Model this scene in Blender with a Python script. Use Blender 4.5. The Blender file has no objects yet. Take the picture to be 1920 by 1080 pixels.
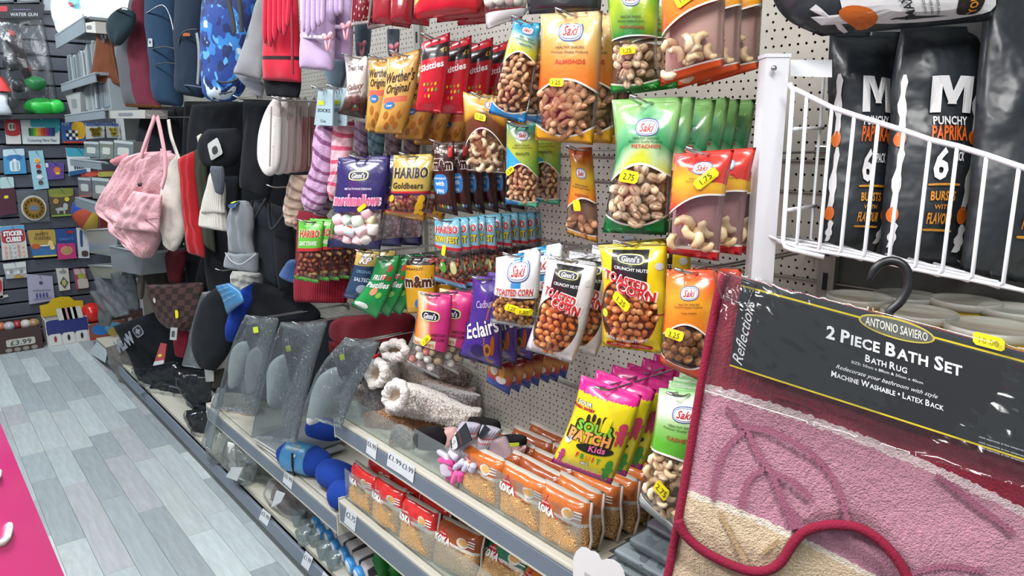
import bpy, bmesh, math, random
from mathutils import Vector, Matrix, Euler, noise

# ------------------------------------------------------------------ camera, world, lamps, exposure
SC = bpy.context.scene
COL = SC.collection
FPX, PITCH, YAW = 1340.0, math.radians(11.6), math.radians(49.87)
CAM = Vector((0, 0, 1.5))
_c, _s, _cp, _sp = math.cos(YAW), math.sin(YAW), math.cos(PITCH), math.sin(PITCH)
RIGHT = Vector((_c, _s, 0))
FWD = Vector((-_s * _cp, _c * _cp, -_sp))
UP = Vector((-_s * _sp, _c * _sp, _cp))
cam_d = bpy.data.cameras.new('camera')
cam_d.sensor_width = 36
cam_d.lens = FPX / 1920 * 36
cam_d.clip_start = 0.02
cam = bpy.data.objects.new('camera', cam_d)
COL.objects.link(cam)
m = Matrix((RIGHT, UP, -FWD)).transposed().to_4x4()
m.translation = CAM
cam.matrix_world = m
SC.camera = cam
w = bpy.data.worlds.new('world')
SC.world = w
w.use_nodes = True
w.node_tree.nodes['Background'].inputs[0].default_value = (0.86, 0.93, 1, 1)
w.node_tree.nodes['Background'].inputs[1].default_value = 0.42
SC.view_settings.view_transform = 'Standard'
SC.view_settings.look = 'None'
SC.view_settings.exposure = 0.0
SC.view_settings.gamma = 1
SC.view_settings.use_curve_mapping = False
LAMPS = [(-5.3, 0.1, 34, (.86, .94, 1)), (-3.4, -0.15, 40, (.88, .95, 1)), (-1.5, -0.1, 46, (.97, .98, 1)), (0.3, 0.05, 38, (1, .985, .96)), (-0.6, -1.25, 46, (1, .985, .96))]


# ------------------------------------------------------------------ picture-to-place helpers
def ray(u, v):
    return RIGHT * (u - 960) + UP * (540 - v) + FWD * FPX


def PY(y): return lambda u, v: CAM + ray(u, v) * (y / ray(u, v).y)
def PX(x): return lambda u, v: CAM + ray(u, v) * (x / ray(u, v).x)
def PZ(z): return lambda u, v: CAM + ray(u, v) * ((z - 1.5) / ray(u, v).z)
def PN(p0, n): return lambda u, v: CAM + ray(u, v) * ((p0 - CAM).dot(n) / ray(u, v).dot(n))
def PD(d): return lambda u, v: CAM + ray(u, v) * (d / FPX)


# ------------------------------------------------------------------ materials
def lin(h):
    if not isinstance(h, str): return tuple(h)[:3]
    h = h.lstrip('#')
    r = []
    for i in (0, 2, 4):
        c = int(h[i:i + 2], 16) / 255
        r.append(c / 12.92 if c <= .04045 else ((c + .055) / 1.055) ** 2.4)
    return tuple(r)


class X:
    def __init__(s, g, k): s.g, s.k = g, k
    def _o(s, op, b=0, c=None, rev=False):
        n = s.g.nt.nodes.new('ShaderNodeMath'); n.operation = op
        for i, a in enumerate(((b, s) if rev else (s, b)) + ((c,) if c is not None else ())):
            if isinstance(a, X): s.g.nt.links.new(a.k, n.inputs[i])
            else: n.inputs[i].default_value = a
        return X(s.g, n.outputs[0])
    def __add__(s, b): return s._o('ADD', b)
    __radd__ = __add__
    def __sub__(s, b): return s._o('SUBTRACT', b)
    def __rsub__(s, b): return s._o('SUBTRACT', b, rev=True)
    def __mul__(s, b): return s._o('MULTIPLY', b)
    __rmul__ = __mul__
    def __truediv__(s, b): return s._o('DIVIDE', b)
    def gt(s, b): return s._o('GREATER_THAN', b)
    def lt(s, b): return s._o('LESS_THAN', b)
    def mx(s, b): return s._o('MAXIMUM', b)
    def mn(s, b): return s._o('MINIMUM', b)
    def ab(s): return s._o('ABSOLUTE')
    def sin(s): return s._o('SINE')
    def cos(s): return s._o('COSINE')
    def fr(s): return s._o('FRACT')
    def fl(s): return s._o('FLOOR')
    def pw(s, b): return s._o('POWER', b)
    def sq(s): return s * s
    def mod(s, b): return s._o('FLOORED_MODULO', b)
    def ss(s, a, b):
        n = s.g.nt.nodes.new('ShaderNodeMapRange'); n.interpolation_type = 'SMOOTHSTEP'
        s.g.nt.links.new(s.k, n.inputs[0]); n.inputs[1].default_value = a; n.inputs[2].default_value = b
        return X(s.g, n.outputs[0])


class G:
    def __init__(g, name):
        g.m = bpy.data.materials.new(name); g.m.use_nodes = True
        g.nt = g.m.node_tree
        g.bsdf = g.nt.nodes['Principled BSDF']
        g.tc = g.nt.nodes.new('ShaderNodeTexCoord')
        sp = g.nt.nodes.new('ShaderNodeSeparateXYZ'); g.nt.links.new(g.tc.outputs['UV'], sp.inputs[0])
        g.u, g.v = X(g, sp.outputs[0]), X(g, sp.outputs[1])
        sp = g.nt.nodes.new('ShaderNodeSeparateXYZ'); g.nt.links.new(g.tc.outputs['Object'], sp.inputs[0])
        g.x, g.y, g.z = (X(g, sp.outputs[i]) for i in range(3))
    def noise(g, scale, detail=2, uv=False, stretch=None, rough=.5):
        n = g.nt.nodes.new('ShaderNodeTexNoise'); n.inputs['Scale'].default_value = scale
        n.inputs['Detail'].default_value = detail; n.inputs['Roughness'].default_value = rough
        src = g.tc.outputs['UV' if uv else 'Object']
        if stretch:
            mp = g.nt.nodes.new('ShaderNodeMapping'); mp.inputs['Scale'].default_value = stretch
            g.nt.links.new(src, mp.inputs[0]); src = mp.outputs[0]
        g.nt.links.new(src, n.inputs['Vector'])
        return X(g, n.outputs['Fac'])
    def voro(g, scale, uv=True, col=False, stretch=None):
        n = g.nt.nodes.new('ShaderNodeTexVoronoi'); n.inputs['Scale'].default_value = scale
        src = g.tc.outputs['UV' if uv else 'Object']
        if stretch:
            mp = g.nt.nodes.new('ShaderNodeMapping'); mp.inputs['Scale'].default_value = stretch
            g.nt.links.new(src, mp.inputs[0]); src = mp.outputs[0]
        g.nt.links.new(src, n.inputs['Vector'])
        return n.outputs['Color'] if col else X(g, n.outputs['Distance'])
    def mix(g, f, a, b):
        n = g.nt.nodes.new('ShaderNodeMix'); n.data_type = 'RGBA'
        for i, q in ((0, f), (6, a), (7, b)):
            if isinstance(q, X): g.nt.links.new(q.k, n.inputs[i])
            elif isinstance(q, bpy.types.NodeSocket): g.nt.links.new(q, n.inputs[i])
            elif i == 0: n.inputs[0].default_value = q
            else: n.inputs[i].default_value = (*lin(q), 1)
        return n.outputs[2]
    def paint(g, base, *layers):
        c = base
        for mk, col in layers: c = g.mix(mk, c, col)
        return c
    def ell(g, cx, cy, rx, ry): return (((g.u - cx) * (1 / rx)).sq() + ((g.v - cy) * (1 / ry)).sq()).lt(1)
    def rect(g, a, b, c, d): return g.u.gt(a) * g.u.lt(b) * g.v.gt(c) * g.v.lt(d)
    def band(g, x, a, b): return x.gt(a) * x.lt(b)
    def ramp(g, x, stops):
        n = g.nt.nodes.new('ShaderNodeValToRGB'); e = n.color_ramp.elements
        g.nt.links.new(x.k, n.inputs[0])
        while len(e) < len(stops): e.new(.5)
        for i, (p, c) in enumerate(stops): e[i].position = p; e[i].color = (*lin(c), 1)
        return n.outputs[0]
    def out(g, col, rough=.5, metal=0, spec=.5, bump=None, bs=.3, bd=.01, clear=None, coat=0, sheen=0, sss=0, tint='#ffffff', trans=0, gloss=.6):
        b, nt = g.bsdf, g.nt
        if isinstance(col, bpy.types.NodeSocket): nt.links.new(col, b.inputs['Base Color'])
        else: b.inputs['Base Color'].default_value = (*lin(col), 1)
        if isinstance(rough, X): nt.links.new(rough.k, b.inputs['Roughness'])
        else: b.inputs['Roughness'].default_value = rough
        b.inputs['Metallic'].default_value = metal
        b.inputs['Specular IOR Level'].default_value = spec
        b.inputs['Coat Weight'].default_value = coat; b.inputs['Coat Roughness'].default_value = .1
        b.inputs['Sheen Weight'].default_value = sheen
        b.inputs['Transmission Weight'].default_value = trans
        if bump is not None:
            n = nt.nodes.new('ShaderNodeBump'); n.inputs['Strength'].default_value = bs; n.inputs['Distance'].default_value = bd
            nt.links.new(bump.k, n.inputs['Height']); nt.links.new(n.outputs[0], b.inputs['Normal'])
        if clear is not None:
            t = nt.nodes.new('ShaderNodeBsdfTransparent'); t.inputs[0].default_value = (*lin(tint), 1)
            gl = nt.nodes.new('ShaderNodeBsdfGlossy'); gl.inputs['Roughness'].default_value = .12
            if bump is not None: nt.links.new(n.outputs[0], gl.inputs['Normal'])
            lw = nt.nodes.new('ShaderNodeLayerWeight'); lw.inputs[0].default_value = .25
            mx = nt.nodes.new('ShaderNodeMixShader')
            f = X(g, lw.outputs['Fresnel']) * gloss + .05
            nt.links.new(f.k, mx.inputs[0]); nt.links.new(t.outputs[0], mx.inputs[1]); nt.links.new(gl.outputs[0], mx.inputs[2])
            m2 = nt.nodes.new('ShaderNodeMixShader')
            if isinstance(clear, X): nt.links.new(clear.k, m2.inputs[0])
            else: m2.inputs[0].default_value = clear
            nt.links.new(b.outputs[0], m2.inputs[1]); nt.links.new(mx.outputs[0], m2.inputs[2])
            nt.links.new(m2.outputs[0], nt.nodes['Material Output'].inputs[0])
        return g.m


_flat = {}
def flat(c, rough=.5, metal=0, emit=0):
    k = (c, rough, metal, emit)
    if k not in _flat:
        g = G('paint_' + str(len(_flat)))
        g.out(c, rough, metal)
        if emit:
            g.bsdf.inputs['Emission Color'].default_value = (*lin(c), 1); g.bsdf.inputs['Emission Strength'].default_value = emit
        _flat[k] = g.m
    return _flat[k]


def fabric(name, col, rib=0, fuzz=300, bs=.5, var=.12, horiz=False, col2=None, layers=None):
    g = G(name)
    n = g.noise(fuzz, 2)
    b = n * .6
    if rib: b = b + ((g.v if horiz else g.u) * rib * 6.283).sin() * .5
    big = g.noise(9, 3)
    c = g.mix((n + big) * .5, tuple(q * (1 - var * 2) for q in lin(col)), tuple(min(1, q * (1 + var * 2)) for q in lin(col2 or col)))
    if layers: c = g.paint(c, *layers(g))
    return g.out(c, .9, bump=b, bs=bs, bd=.003, sheen=.25 if sum(lin(col)) > .4 else .03, spec=.2)


def film(name, tint='#ffffff', rough=.1, fac=1.0, milky='#ffffff', wr=60, gloss=.55, bs=.6, bd=.004):
    g = G(name)
    b = g.noise(wr, 3)
    return g.out(milky, .2, bump=b, bs=bs, bd=bd, clear=fac, tint=tint, gloss=gloss)


CHROME = flat('#c9cbcf', .22, 1)
WHITE = flat('#e8e8ea', .45)
FILM = film('clear_film', '#f4f6f6')
ACRYL = film('clear_acrylic', '#f6faf9', wr=3, fac=.95, milky='#d8dcda', gloss=.25)
MILKY = film('milky_film', '#e8ecee', fac=.8, milky='#9aa2a6', wr=90)
YEL = flat('#f2e21c', .45)
INK = flat('#17171a', .5)


# ------------------------------------------------------------------ objects
def thing(name, label, cat, loc, group=None):
    o = bpy.data.objects.new(name, None); COL.objects.link(o)
    o.empty_display_size = .02
    o.location = loc; o['label'] = label; o['category'] = cat
    if group: o['group'] = group
    return o


def tag(o, label, cat, group=None):
    o['label'] = label; o['category'] = cat
    if group: o['group'] = group
    return o


class MB:
    def __init__(s): s.v, s.f, s.uv, s.mi, s.mats, s.sm = [], [], [], [], [], []
    def mat(s, m):
        if m not in s.mats: s.mats.append(m)
        return s.mats.index(m)
    def add(s, vs, fs, m, uvs=None, smooth=True):
        b, k = len(s.v), s.mat(m)
        s.v += [Vector(q) for q in vs]
        for f in fs:
            s.f.append([b + i for i in f]); s.mi.append(k); s.sm.append(smooth)
            s.uv.append([uvs[i] for i in f] if uvs else [(0, 0)] * len(f))
        return s
    def box(s, c, sz, m, M=None, bev=0):
        c = Vector(c); h = Vector(sz) / 2
        vs, fs = [], []
        for a in (-1, 1):
            for b in (-1, 1):
                for d in (-1, 1): vs.append(Vector((a * h.x, b * h.y, d * h.z)))
        fs = [(0, 1, 3, 2), (4, 6, 7, 5), (0, 4, 5, 1), (2, 3, 7, 6), (0, 2, 6, 4), (1, 5, 7, 3)]
        uv = [((q.x / (2 * h.x) + .5) if h.x > h.y else (q.y / (2 * h.y) + .5), q.z / (2 * h.z) + .5) for q in vs]
        if bev:
            bm = bmesh.new(); q = [bm.verts.new(v) for v in vs]
            for f in fs: bm.faces.new([q[i] for i in f])
            bmesh.ops.bevel(bm, geom=bm.edges[:], offset=bev, segments=2, affect='EDGES', profile=.5)
            bm.verts.index_update()
            vs = [v.co.copy() for v in bm.verts]; fs = [[v.index for v in f.verts] for f in bm.faces]; bm.free()
            uv = [((q.x / (2 * h.x) + .5) if h.x > h.y else (q.y / (2 * h.y) + .5), q.z / (2 * h.z) + .5) for q in vs]
        s.add([c + (M @ v if M else v) for v in vs], fs, m, uv, False)
        return s
    def hexa(s, f4, b4, m):  # two quads (TL TR BR BL) front and back
        vs = list(f4) + list(b4)
        uv = [(0, 1), (1, 1), (1, 0), (0, 0)] * 2
        s.add(vs, [(3, 2, 1, 0), (4, 5, 6, 7), (0, 1, 5, 4), (2, 3, 7, 6), (1, 2, 6, 5), (3, 0, 4, 7)], m, uv, False)
        return s
    def tube(s, pts, r, m, n=8, close=False):
        pts = [Vector(p) for p in pts]; N = len(pts)
        vs, fs, uv = [], [], []
        up = None
        for i, p in enumerate(pts):
            t = (pts[min(i + 1, N - 1)] - pts[max(i - 1, 0)]) if not close else pts[(i + 1) % N] - pts[i - 1]
            t.normalize()
            if up is None: up = t.orthogonal().normalized()
            up = (up - t * up.dot(t)).normalized(); w = t.cross(up)
            rr = r[i] if isinstance(r, (list, tuple)) else r
            for k in range(n):
                a = 2 * math.pi * k / n
                vs.append(p + (up * math.cos(a) + w * math.sin(a)) * rr); uv.append((k / n, i / max(1, N - 1)))
        for i in range(N if close else N - 1):
            for k in range(n):
                a, b = i * n, ((i + 1) % N) * n
                fs.append((a + k, a + (k + 1) % n, b + (k + 1) % n, b + k))
        if not close: fs += [tuple(range(n - 1, -1, -1)), tuple(range((N - 1) * n, N * n))]
        s.add(vs, fs, m, uv); return s
    def ball(s, c, rad, m, M=None, nu=10, nv=7, fn=None):
        c = Vector(c); vs, fs, uv = [], [], []
        rad = Vector(rad) if not isinstance(rad, (int, float)) else Vector((rad,) * 3)
        for j in range(nv + 1):
            th = math.pi * j / nv
            for i in range(nu):
                ph = 2 * math.pi * i / nu
                d = Vector((math.sin(th) * math.cos(ph), math.sin(th) * math.sin(ph), math.cos(th)))
                p = Vector((d.x * rad.x, d.y * rad.y, d.z * rad.z))
                if fn: p = fn(p, d)
                vs.append(c + (M @ p if M else p)); uv.append((i / nu, 1 - j / nv))
        for j in range(nv):
            for i in range(nu):
                a, b = j * nu, (j + 1) * nu
                fs.append((a + i, b + i, b + (i + 1) % nu, a + (i + 1) % nu))
        s.add(vs, fs, m, uv); return s
    def lathe(s, c, prof, m, n=20, M=None):
        c = Vector(c); vs, fs, uv = [], [], []
        for j, (r, z) in enumerate(prof):
            for i in range(n):
                a = 2 * math.pi * i / n; p = Vector((r * math.cos(a), r * math.sin(a), z))
                vs.append(c + (M @ p if M else p)); uv.append((i / n, j / (len(prof) - 1)))
        for j in range(len(prof) - 1):
            for i in range(n): fs.append((j * n + i, j * n + (i + 1) % n, (j + 1) * n + (i + 1) % n, (j + 1) * n + i))
        s.add(vs, fs, m, uv); return s
    def prism(s, poly, d, m):  # planar polygon swept by d
        poly = [Vector(p) for p in poly]; n = len(poly); d = Vector(d)
        s.add(poly + [p + d for p in poly], [list(range(n)), list(range(2 * n - 1, n - 1, -1))] + [(i, i + n, (i + 1) % n + n, (i + 1) % n) for i in range(n)], m, None, False)
        return s
    def mesh(s, name, org):
        me = bpy.data.meshes.new(name)
        me.from_pydata([v - org for v in s.v], [], s.f)
        for q in s.mats: me.materials.append(q)
        me.polygons.foreach_set('material_index', s.mi)
        me.polygons.foreach_set('use_smooth', s.sm)
        ul = me.uv_layers.new(name='UVMap')
        ul.data.foreach_set('uv', [c for f in s.uv for p in f for c in p])
        me.update(); return me
    def build(s, name, parent=None, org=None):
        if org is None: org = parent.location if parent and not parent.parent else (base_of(s.v) if not parent else Vector((0, 0, 0)))
        if parent and parent.parent: org = parent.parent.location + parent.location
        o = bpy.data.objects.new(name, s.mesh(name, Vector(org))); COL.objects.link(o)
        if parent: o.parent = parent
        else: o.location = org
        if name in ('lettering', 'print', 'torn_paper_print', 'handwriting', 'jelly_picture', 'bear_shape'): o['kind'] = 'stuff'
        return o


def base_of(vs):
    return Vector((sum(v.x for v in vs) / len(vs), sum(v.y for v in vs) / len(vs), min(v.z for v in vs)))


def copy_tree(o, parent=None, off=Vector((0, 0, 0)), skip=()):
    c = o.copy(); COL.objects.link(c)
    c.parent = parent
    if not parent: c.location = o.location + off
    for ch in list(o.children):
        if ch.get('front_only') or ch.name.split('.')[0] in skip: continue
        copy_tree(ch, c)
    return c


ORD = ['second', 'third', 'fourth', 'fifth', 'sixth', 'seventh', 'eighth', 'ninth', 'tenth', 'eleventh', 'twelfth']


# ------------------------------------------------------------------ puffed sheets: bags, hats, clothes
def polyat(P, t):
    n = len(P) - 1; x = min(max(t, 0), 1) * n; i = min(int(x), n - 1); f = x - i
    return (P[i][0] + (P[i + 1][0] - P[i][0]) * f, P[i][1] + (P[i + 1][1] - P[i][1]) * f)


def smoothat(P, t):
    n = len(P) - 1
    if n < 2: return polyat(P, t)
    x = min(max(t, 0), 1) * n; i = min(int(x), n - 1); f = x - i
    p = [P[max(i - 1, 0)], P[i], P[i + 1], P[min(i + 2, n)]]
    r = []
    for k in (0, 1):
        a, b, c, d = (q[k] for q in p)
        r.append(.5 * (2 * b + (c - a) * f + (2 * a - 5 * b + 4 * c - d) * f * f + (3 * b - a - 3 * c + d) * f ** 3))
    return r


class Puff:
    def __init__(s, L, R, pl, th=.02, nu=14, nv=18, crimp=(.1, .07), p=.6, wr=.0015, wf=25, seed=0, back=.5, low=.0, curve=smoothat, round_=.3, sag=0, fold=0, face=.7):
        th *= .8
        """L, R: left and right outline from top to bottom in the picture; pl: plane function or y, or (y top, y bottom)"""
        s.seed, s.th, s.p, s.crimp, s.wr, s.wf, s.back, s.low, s.rd, s.fold = seed, th, p, crimp, wr, wf, back, low, round_, fold
        s.nu, s.nv = nu, nv
        s.Lp, s.Rp = [], []
        if isinstance(pl, (int, float)) and face:
            um = (L[0][0] + R[0][0]) / 2; p0 = PY(pl)(um, (L[0][1] + R[0][1]) / 2)
            tc = Vector((-p0.x, -p0.y, 0)).normalized(); nn = (Vector((0, -1, 0)) * (1 - face) + tc * face).normalized()
            pl = PN(p0, nn)
        for j in range(nv * 2 + 1):
            t = j / (nv * 2)
            fn = pl if callable(pl) else PY(pl[0] + (pl[1] - pl[0]) * t if isinstance(pl, tuple) else pl)
            s.Lp.append(fn(*curve(L, t))); s.Rp.append(fn(*curve(R, t)))
        U = sum((b - a for a, b in zip(s.Lp, s.Rp)), Vector()); V = (s.Lp[0] + s.Rp[0] - s.Lp[-1] - s.Rp[-1])
        s.n = U.cross(V).normalized()
        s.W = sum((b - a).length for a, b in zip(s.Lp, s.Rp)) / len(s.Lp)
        s.H = ((s.Lp[0] + s.Rp[0]) / 2 - (s.Lp[-1] + s.Rp[-1]) / 2).length
    def prof(s, a, v):
        t = 1 - v
        e0 = max(0, min(1, (t - s.crimp[0]) / s.rd)); e1 = max(0, min(1, (1 - t - s.crimp[1]) / s.rd))
        e = math.sqrt(max(0, 1 - (1 - e0) ** 2)) * math.sqrt(max(0, 1 - (1 - e1) ** 2))
        return (max(0, 1 - (2 * a - 1) ** 2) ** s.p) * e * (1 + s.low * (t - .5) * 2)
    def base(s, a, v):
        x = min(max(1 - v, 0), 1) * s.nv * 2; i = min(int(x), s.nv * 2 - 1); f = x - i
        l = s.Lp[i].lerp(s.Lp[i + 1], f); r = s.Rp[i].lerp(s.Rp[i + 1], f)
        return l + (r - l) * a
    def S(s, a, v, off=0):
        b = s.base(a, v); k = s.prof(a, v)
        n = noise.noise(Vector((a * s.W * s.wf + s.seed * 7.3, v * s.H * s.wf * .8, s.seed * 3.1)))
        q = min(1, 6 * min(a, 1 - a)) * min(1, 8 * min(v, 1 - v) + .3)
        d = s.th * k + s.wr * n * q * 2
        if s.fold: d += s.fold * math.sin(a * s.W * 190 + 2 * n + s.seed) * q
        return b + s.n * (d + off)
    def mb(s, m, M=None, m2=None):
        M = M or MB(); nu, nv = s.nu, s.nv
        vs, uv, fi, bi = [], [], {}, {}
        for j in range(nv + 1):
            for i in range(nu + 1):
                a, v = i / nu, 1 - j / nv
                fi[i, j] = len(vs); vs.append(s.S(a, v)); uv.append((a, v))
        for j in range(nv + 1):
            for i in range(nu + 1):
                if i in (0, nu) or j in (0, nv): bi[i, j] = fi[i, j]
                else:
                    a, v = i / nu, 1 - j / nv
                    bi[i, j] = len(vs); vs.append(s.base(a, v) - s.n * (s.th * s.back * s.prof(a, v) + .0006)); uv.append((a, v))
        fs = []
        for j in range(nv):
            for i in range(nu):
                fs.append((fi[i, j], fi[i, j + 1], fi[i + 1, j + 1], fi[i + 1, j]))
        nf = len(fs)
        fb = [(bi[i, j], bi[i + 1, j], bi[i + 1, j + 1], bi[i, j + 1]) for j in range(nv) for i in range(nu)]
        if m2: M.add(vs, fs, m, uv); M.add(vs, fb, m2, uv)
        else: M.add(vs, fs + fb, m, uv)
        return M


class Quad:  # flat card with the same S(a, v) interface, corners TL TR BR BL
    def __init__(s, q, pl, th=.003):
        fn = pl if callable(pl) else PY(pl)
        s.q = [fn(*p) if len(p) == 2 else Vector(p) for p in q]
        s.n = (s.q[1] - s.q[0]).cross(s.q[0] - s.q[3]).normalized(); s.th = th
        s.W = ((s.q[1] - s.q[0]).length + (s.q[2] - s.q[3]).length) / 2; s.H = ((s.q[0] - s.q[3]).length + (s.q[1] - s.q[2]).length) / 2
    def S(s, a, v, off=0):
        t = s.q[0].lerp(s.q[1], a); b = s.q[3].lerp(s.q[2], a)
        return b.lerp(t, v) + s.n * off
    def mb(s, m, M=None, bev=0):
        M = M or MB()
        return M.hexa(s.q, [p - s.n * s.th for p in s.q], m)


# ------------------------------------------------------------------ lettering and stickers
_txt = {}
def tmesh(body, bold=0, shear=0):
    k = (body, bold, shear)
    if k not in _txt:
        cu = bpy.data.curves.new('t', 'FONT'); cu.body = body; cu.offset = bold; cu.shear = shear
        cu.align_x = 'CENTER'; cu.resolution_u = 2; cu.space_character = 1 + bold * 2.0
        o = bpy.data.objects.new('t', cu)
        me = bpy.data.meshes.new_from_object(o)
        vs = [(v.co.x / .7, v.co.y / .7 - .5) for v in me.vertices]
        fs = [tuple(p.vertices) for p in me.polygons]
        bpy.data.objects.remove(o); bpy.data.curves.remove(cu); bpy.data.meshes.remove(me)
        x0 = min(v[0] for v in vs) if vs else 0; x1 = max(v[0] for v in vs) if vs else 1
        _txt[k] = ([(x - (x0 + x1) / 2, y) for x, y in vs], fs, x1 - x0)
    return _txt[k]


def T(M, P, body, a, v, h, col, w=None, sh=0, bold=.012, ol=None, olw=.05, rot=0, off=.0012, arc=0):
    """print body on surface P, centred at (a, v); h = cap height / height of P, w = width / width of P"""
    c, s = math.cos(rot), math.sin(rot)
    for b, cc, o in (([(bold + olw, ol, off * .6)] if ol else []) + [(bold, col, off)]):
        vs, fs, W = tmesh(body, b, sh)
        if not vs: continue
        W0 = tmesh(body, bold, sh)[2]
        k = (w * P.W / W0) if w else h * P.H
        out = []
        for x, y in vs:
            X_, Y_ = x * k, y * h * P.H
            if arc: Y_ -= arc * (x / W0 * 2) ** 2 * h * P.H
            X_, Y_ = X_ * c - Y_ * s, X_ * s + Y_ * c
            out.append(P.S(a + X_ / P.W, v + Y_ / P.H, o))
        M.add(out, fs, flat(cc, .4) if isinstance(cc, str) else cc, None, False)


def patch(M, P, a, v, ra, rv, m, off=.0008, e=2.0, n=20, rot=0, pts=None):
    """a printed or stuck-on shape: superellipse of half sizes ra, rv, or points in that box"""
    if pts is None:
        pts = []
        for i in range(n):
            t = 2 * math.pi * i / n; c, s = math.cos(t), math.sin(t)
            pts.append((math.copysign(abs(c) ** (2 / e), c), math.copysign(abs(s) ** (2 / e), s)))
    n = len(pts); vs = [P.S(a, v, off)]; fs = []
    cr, sr = math.cos(rot), math.sin(rot)
    for k in (.5, 1):
        for x, y in pts:
            X_, Y_ = x * ra * P.W * k, y * rv * P.H * k
            X_, Y_ = X_ * cr - Y_ * sr, X_ * sr + Y_ * cr
            vs.append(P.S(a + X_ / P.W, v + Y_ / P.H, off))
    for i in range(n):
        j = (i + 1) % n
        fs += [(0, 1 + i, 1 + j), (1 + i, 1 + n + i, 1 + n + j, 1 + j)]
    M.add(vs, fs, m if not isinstance(m, str) else flat(m, .4), [(0, 0)] * len(vs), False)


def scaps(M, P, body, a, v, h, col, w, k=.78, **q):
    """small capitals: the first letter of each word tall, the rest lower, on one base line"""
    runs = []
    for i, wd in enumerate(body.split(' ')):
        if i: runs.append((' ', .34, 0))
        runs.append((wd[0], tmesh(wd[0], q.get('bold', .012))[2] + .12, 1))
        if wd[1:]: runs.append((wd[1:], (tmesh(wd[1:], q.get('bold', .012))[2] + .12) * k, k))
    tot = sum(r[1] for r in runs); sc = w * P.W / tot; x = -w / 2
    for t, W, kk in runs:
        ww = W * sc / P.W
        if kk: T(M, P, t, a + x + ww / 2, v - h * (1 - kk) / 2, h * kk, col, w=max(.002, ww - .12 * kk * sc / P.W), **q)
        x += ww


STK = [(-1, -.6), (-.8, -1), (.8, -1), (1, -.6), (1, .6), (.8, 1), (-.8, 1), (-1, .6)]
def sticker(root, P, a, v, txt='1.25', w=.026, h=.014, rot=0, off=.004):
    M = MB(); w *= .8; h *= .8
    patch(M, P, a, v, w / 2 / P.W, h / 2 / P.H, YEL, off, pts=STK, rot=rot)
    T(M, P, txt, a, v, h * .5 / P.H, '#3a3a12', rot=rot, off=off + .0006, bold=0)
    par = next((q for q in root.children if q.name.split('.')[0] == 'pouch'), root)
    o = M.build('price_sticker', par); o['label'] = 'yellow price sticker'; o['front_only'] = 1
    return o
# ------------------------------------------------------------------ room
def struct(name, mb, parent=None):
    o = mb.build(name, parent)
    if not parent: o['kind'] = 'structure'
    return o


fl = struct('floor', MB().box((-1.9, -.7, -.03), (9.2, 4.1, .05), flat('#5d6468', .6)))
def plank_mat(i, c):
    g = G('laminate_' + str(i))
    n = g.noise(3.2, 4, stretch=(1.2, 16, 1), rough=.62); k = g.noise(7, 3, stretch=(1, 3, 1))
    fine = g.noise(40, 2, stretch=(.12, 5, 1))
    c0 = lin(c)
    col = g.mix(n.ss(.3, .72) * .85 + fine * .15, tuple(x * .86 for x in c0), tuple(x * 1.10 for x in c0))
    col = g.mix(k.ss(.70, .80) * .45, col, tuple(x * .42 for x in c0))
    return g.out(col, .42, bump=n + fine, bs=.12, bd=.002)
PM = [plank_mat(i, c) for i, c in enumerate(['#b0babb', '#a6b0b2', '#9aa4a7', '#b8c2c1', '#a5a8aa', '#adb5b4', '#939c9f'])]
rnd = random.Random(5)
PW = .1
pmesh = {}
yy = [.96 - PW * i for i in range(-3, 17)]
for r, y in enumerate(yy):
    x = -6.33 - rnd.uniform(0, .5)
    while x < -1.0 and (y > -.75):
        Lg = rnd.choice([.36, .5, .66, .85])
        x1 = min(x + Lg, -.9); x0 = max(x, -6.33)
        if x1 - x0 > .05:
            mi = rnd.randrange(7); key = (mi, rnd.randrange(3))
            if key not in pmesh:
                b = MB().box((0, 0, 0), (1, PW - .0014, .006), PM[mi]); b.v = [v + Vector((key[1] * 3.7, key[1] * 1.3 + mi, 0)) for v in b.v]
                pmesh[key] = b.mesh('plank', Vector((key[1] * 3.7, key[1] * 1.3 + mi, 0)))
            o = bpy.data.objects.new('plank', pmesh[key]); COL.objects.link(o)
            o.parent = fl; o.location = Vector(((x0 + x1) / 2, y - PW / 2, -.003)) - fl.location; o.scale = (x1 - x0 - .0014, 1, 1)
        x = x1 if x1 < -.9 else 0

g = G('plaster_white'); n = g.noise(30, 3); WALL = g.out(g.mix(n, '#c9ccce', '#d6d8d9'), .8)
struct('ceiling', MB().box((-1.9, -.7, 2.83), (9.2, 4.1, .06), flat('#dfe2e4', .8)))
struct('wall_back', MB().box((-6.46, -.7, 1.4), (.1, 4.1, 2.8), flat('#4b4f5b', .6)))
struct('wall_behind_shelving', MB().box((-3.1, 1.36, 1.4), (6.8, .08, 2.8), WALL))
struct('wall_right', MB().box((1.0, 1.36, 1.4), (1.4, .08, 2.8), WALL))
wb = bpy.data.objects['wall_back']
g = G('slatwall_board'); n = g.noise(60, 2, stretch=(1, .3, 6))
SLAT = g.out(g.mix(n, '#40444f', '#4d515d'), .5)
for k in range(24):
    b = MB().box((-6.375, .35, .06 + k * .105), (.07, 2.2, .092), SLAT, bev=.004)
    b.build('slat', wb, wb.location)

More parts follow.
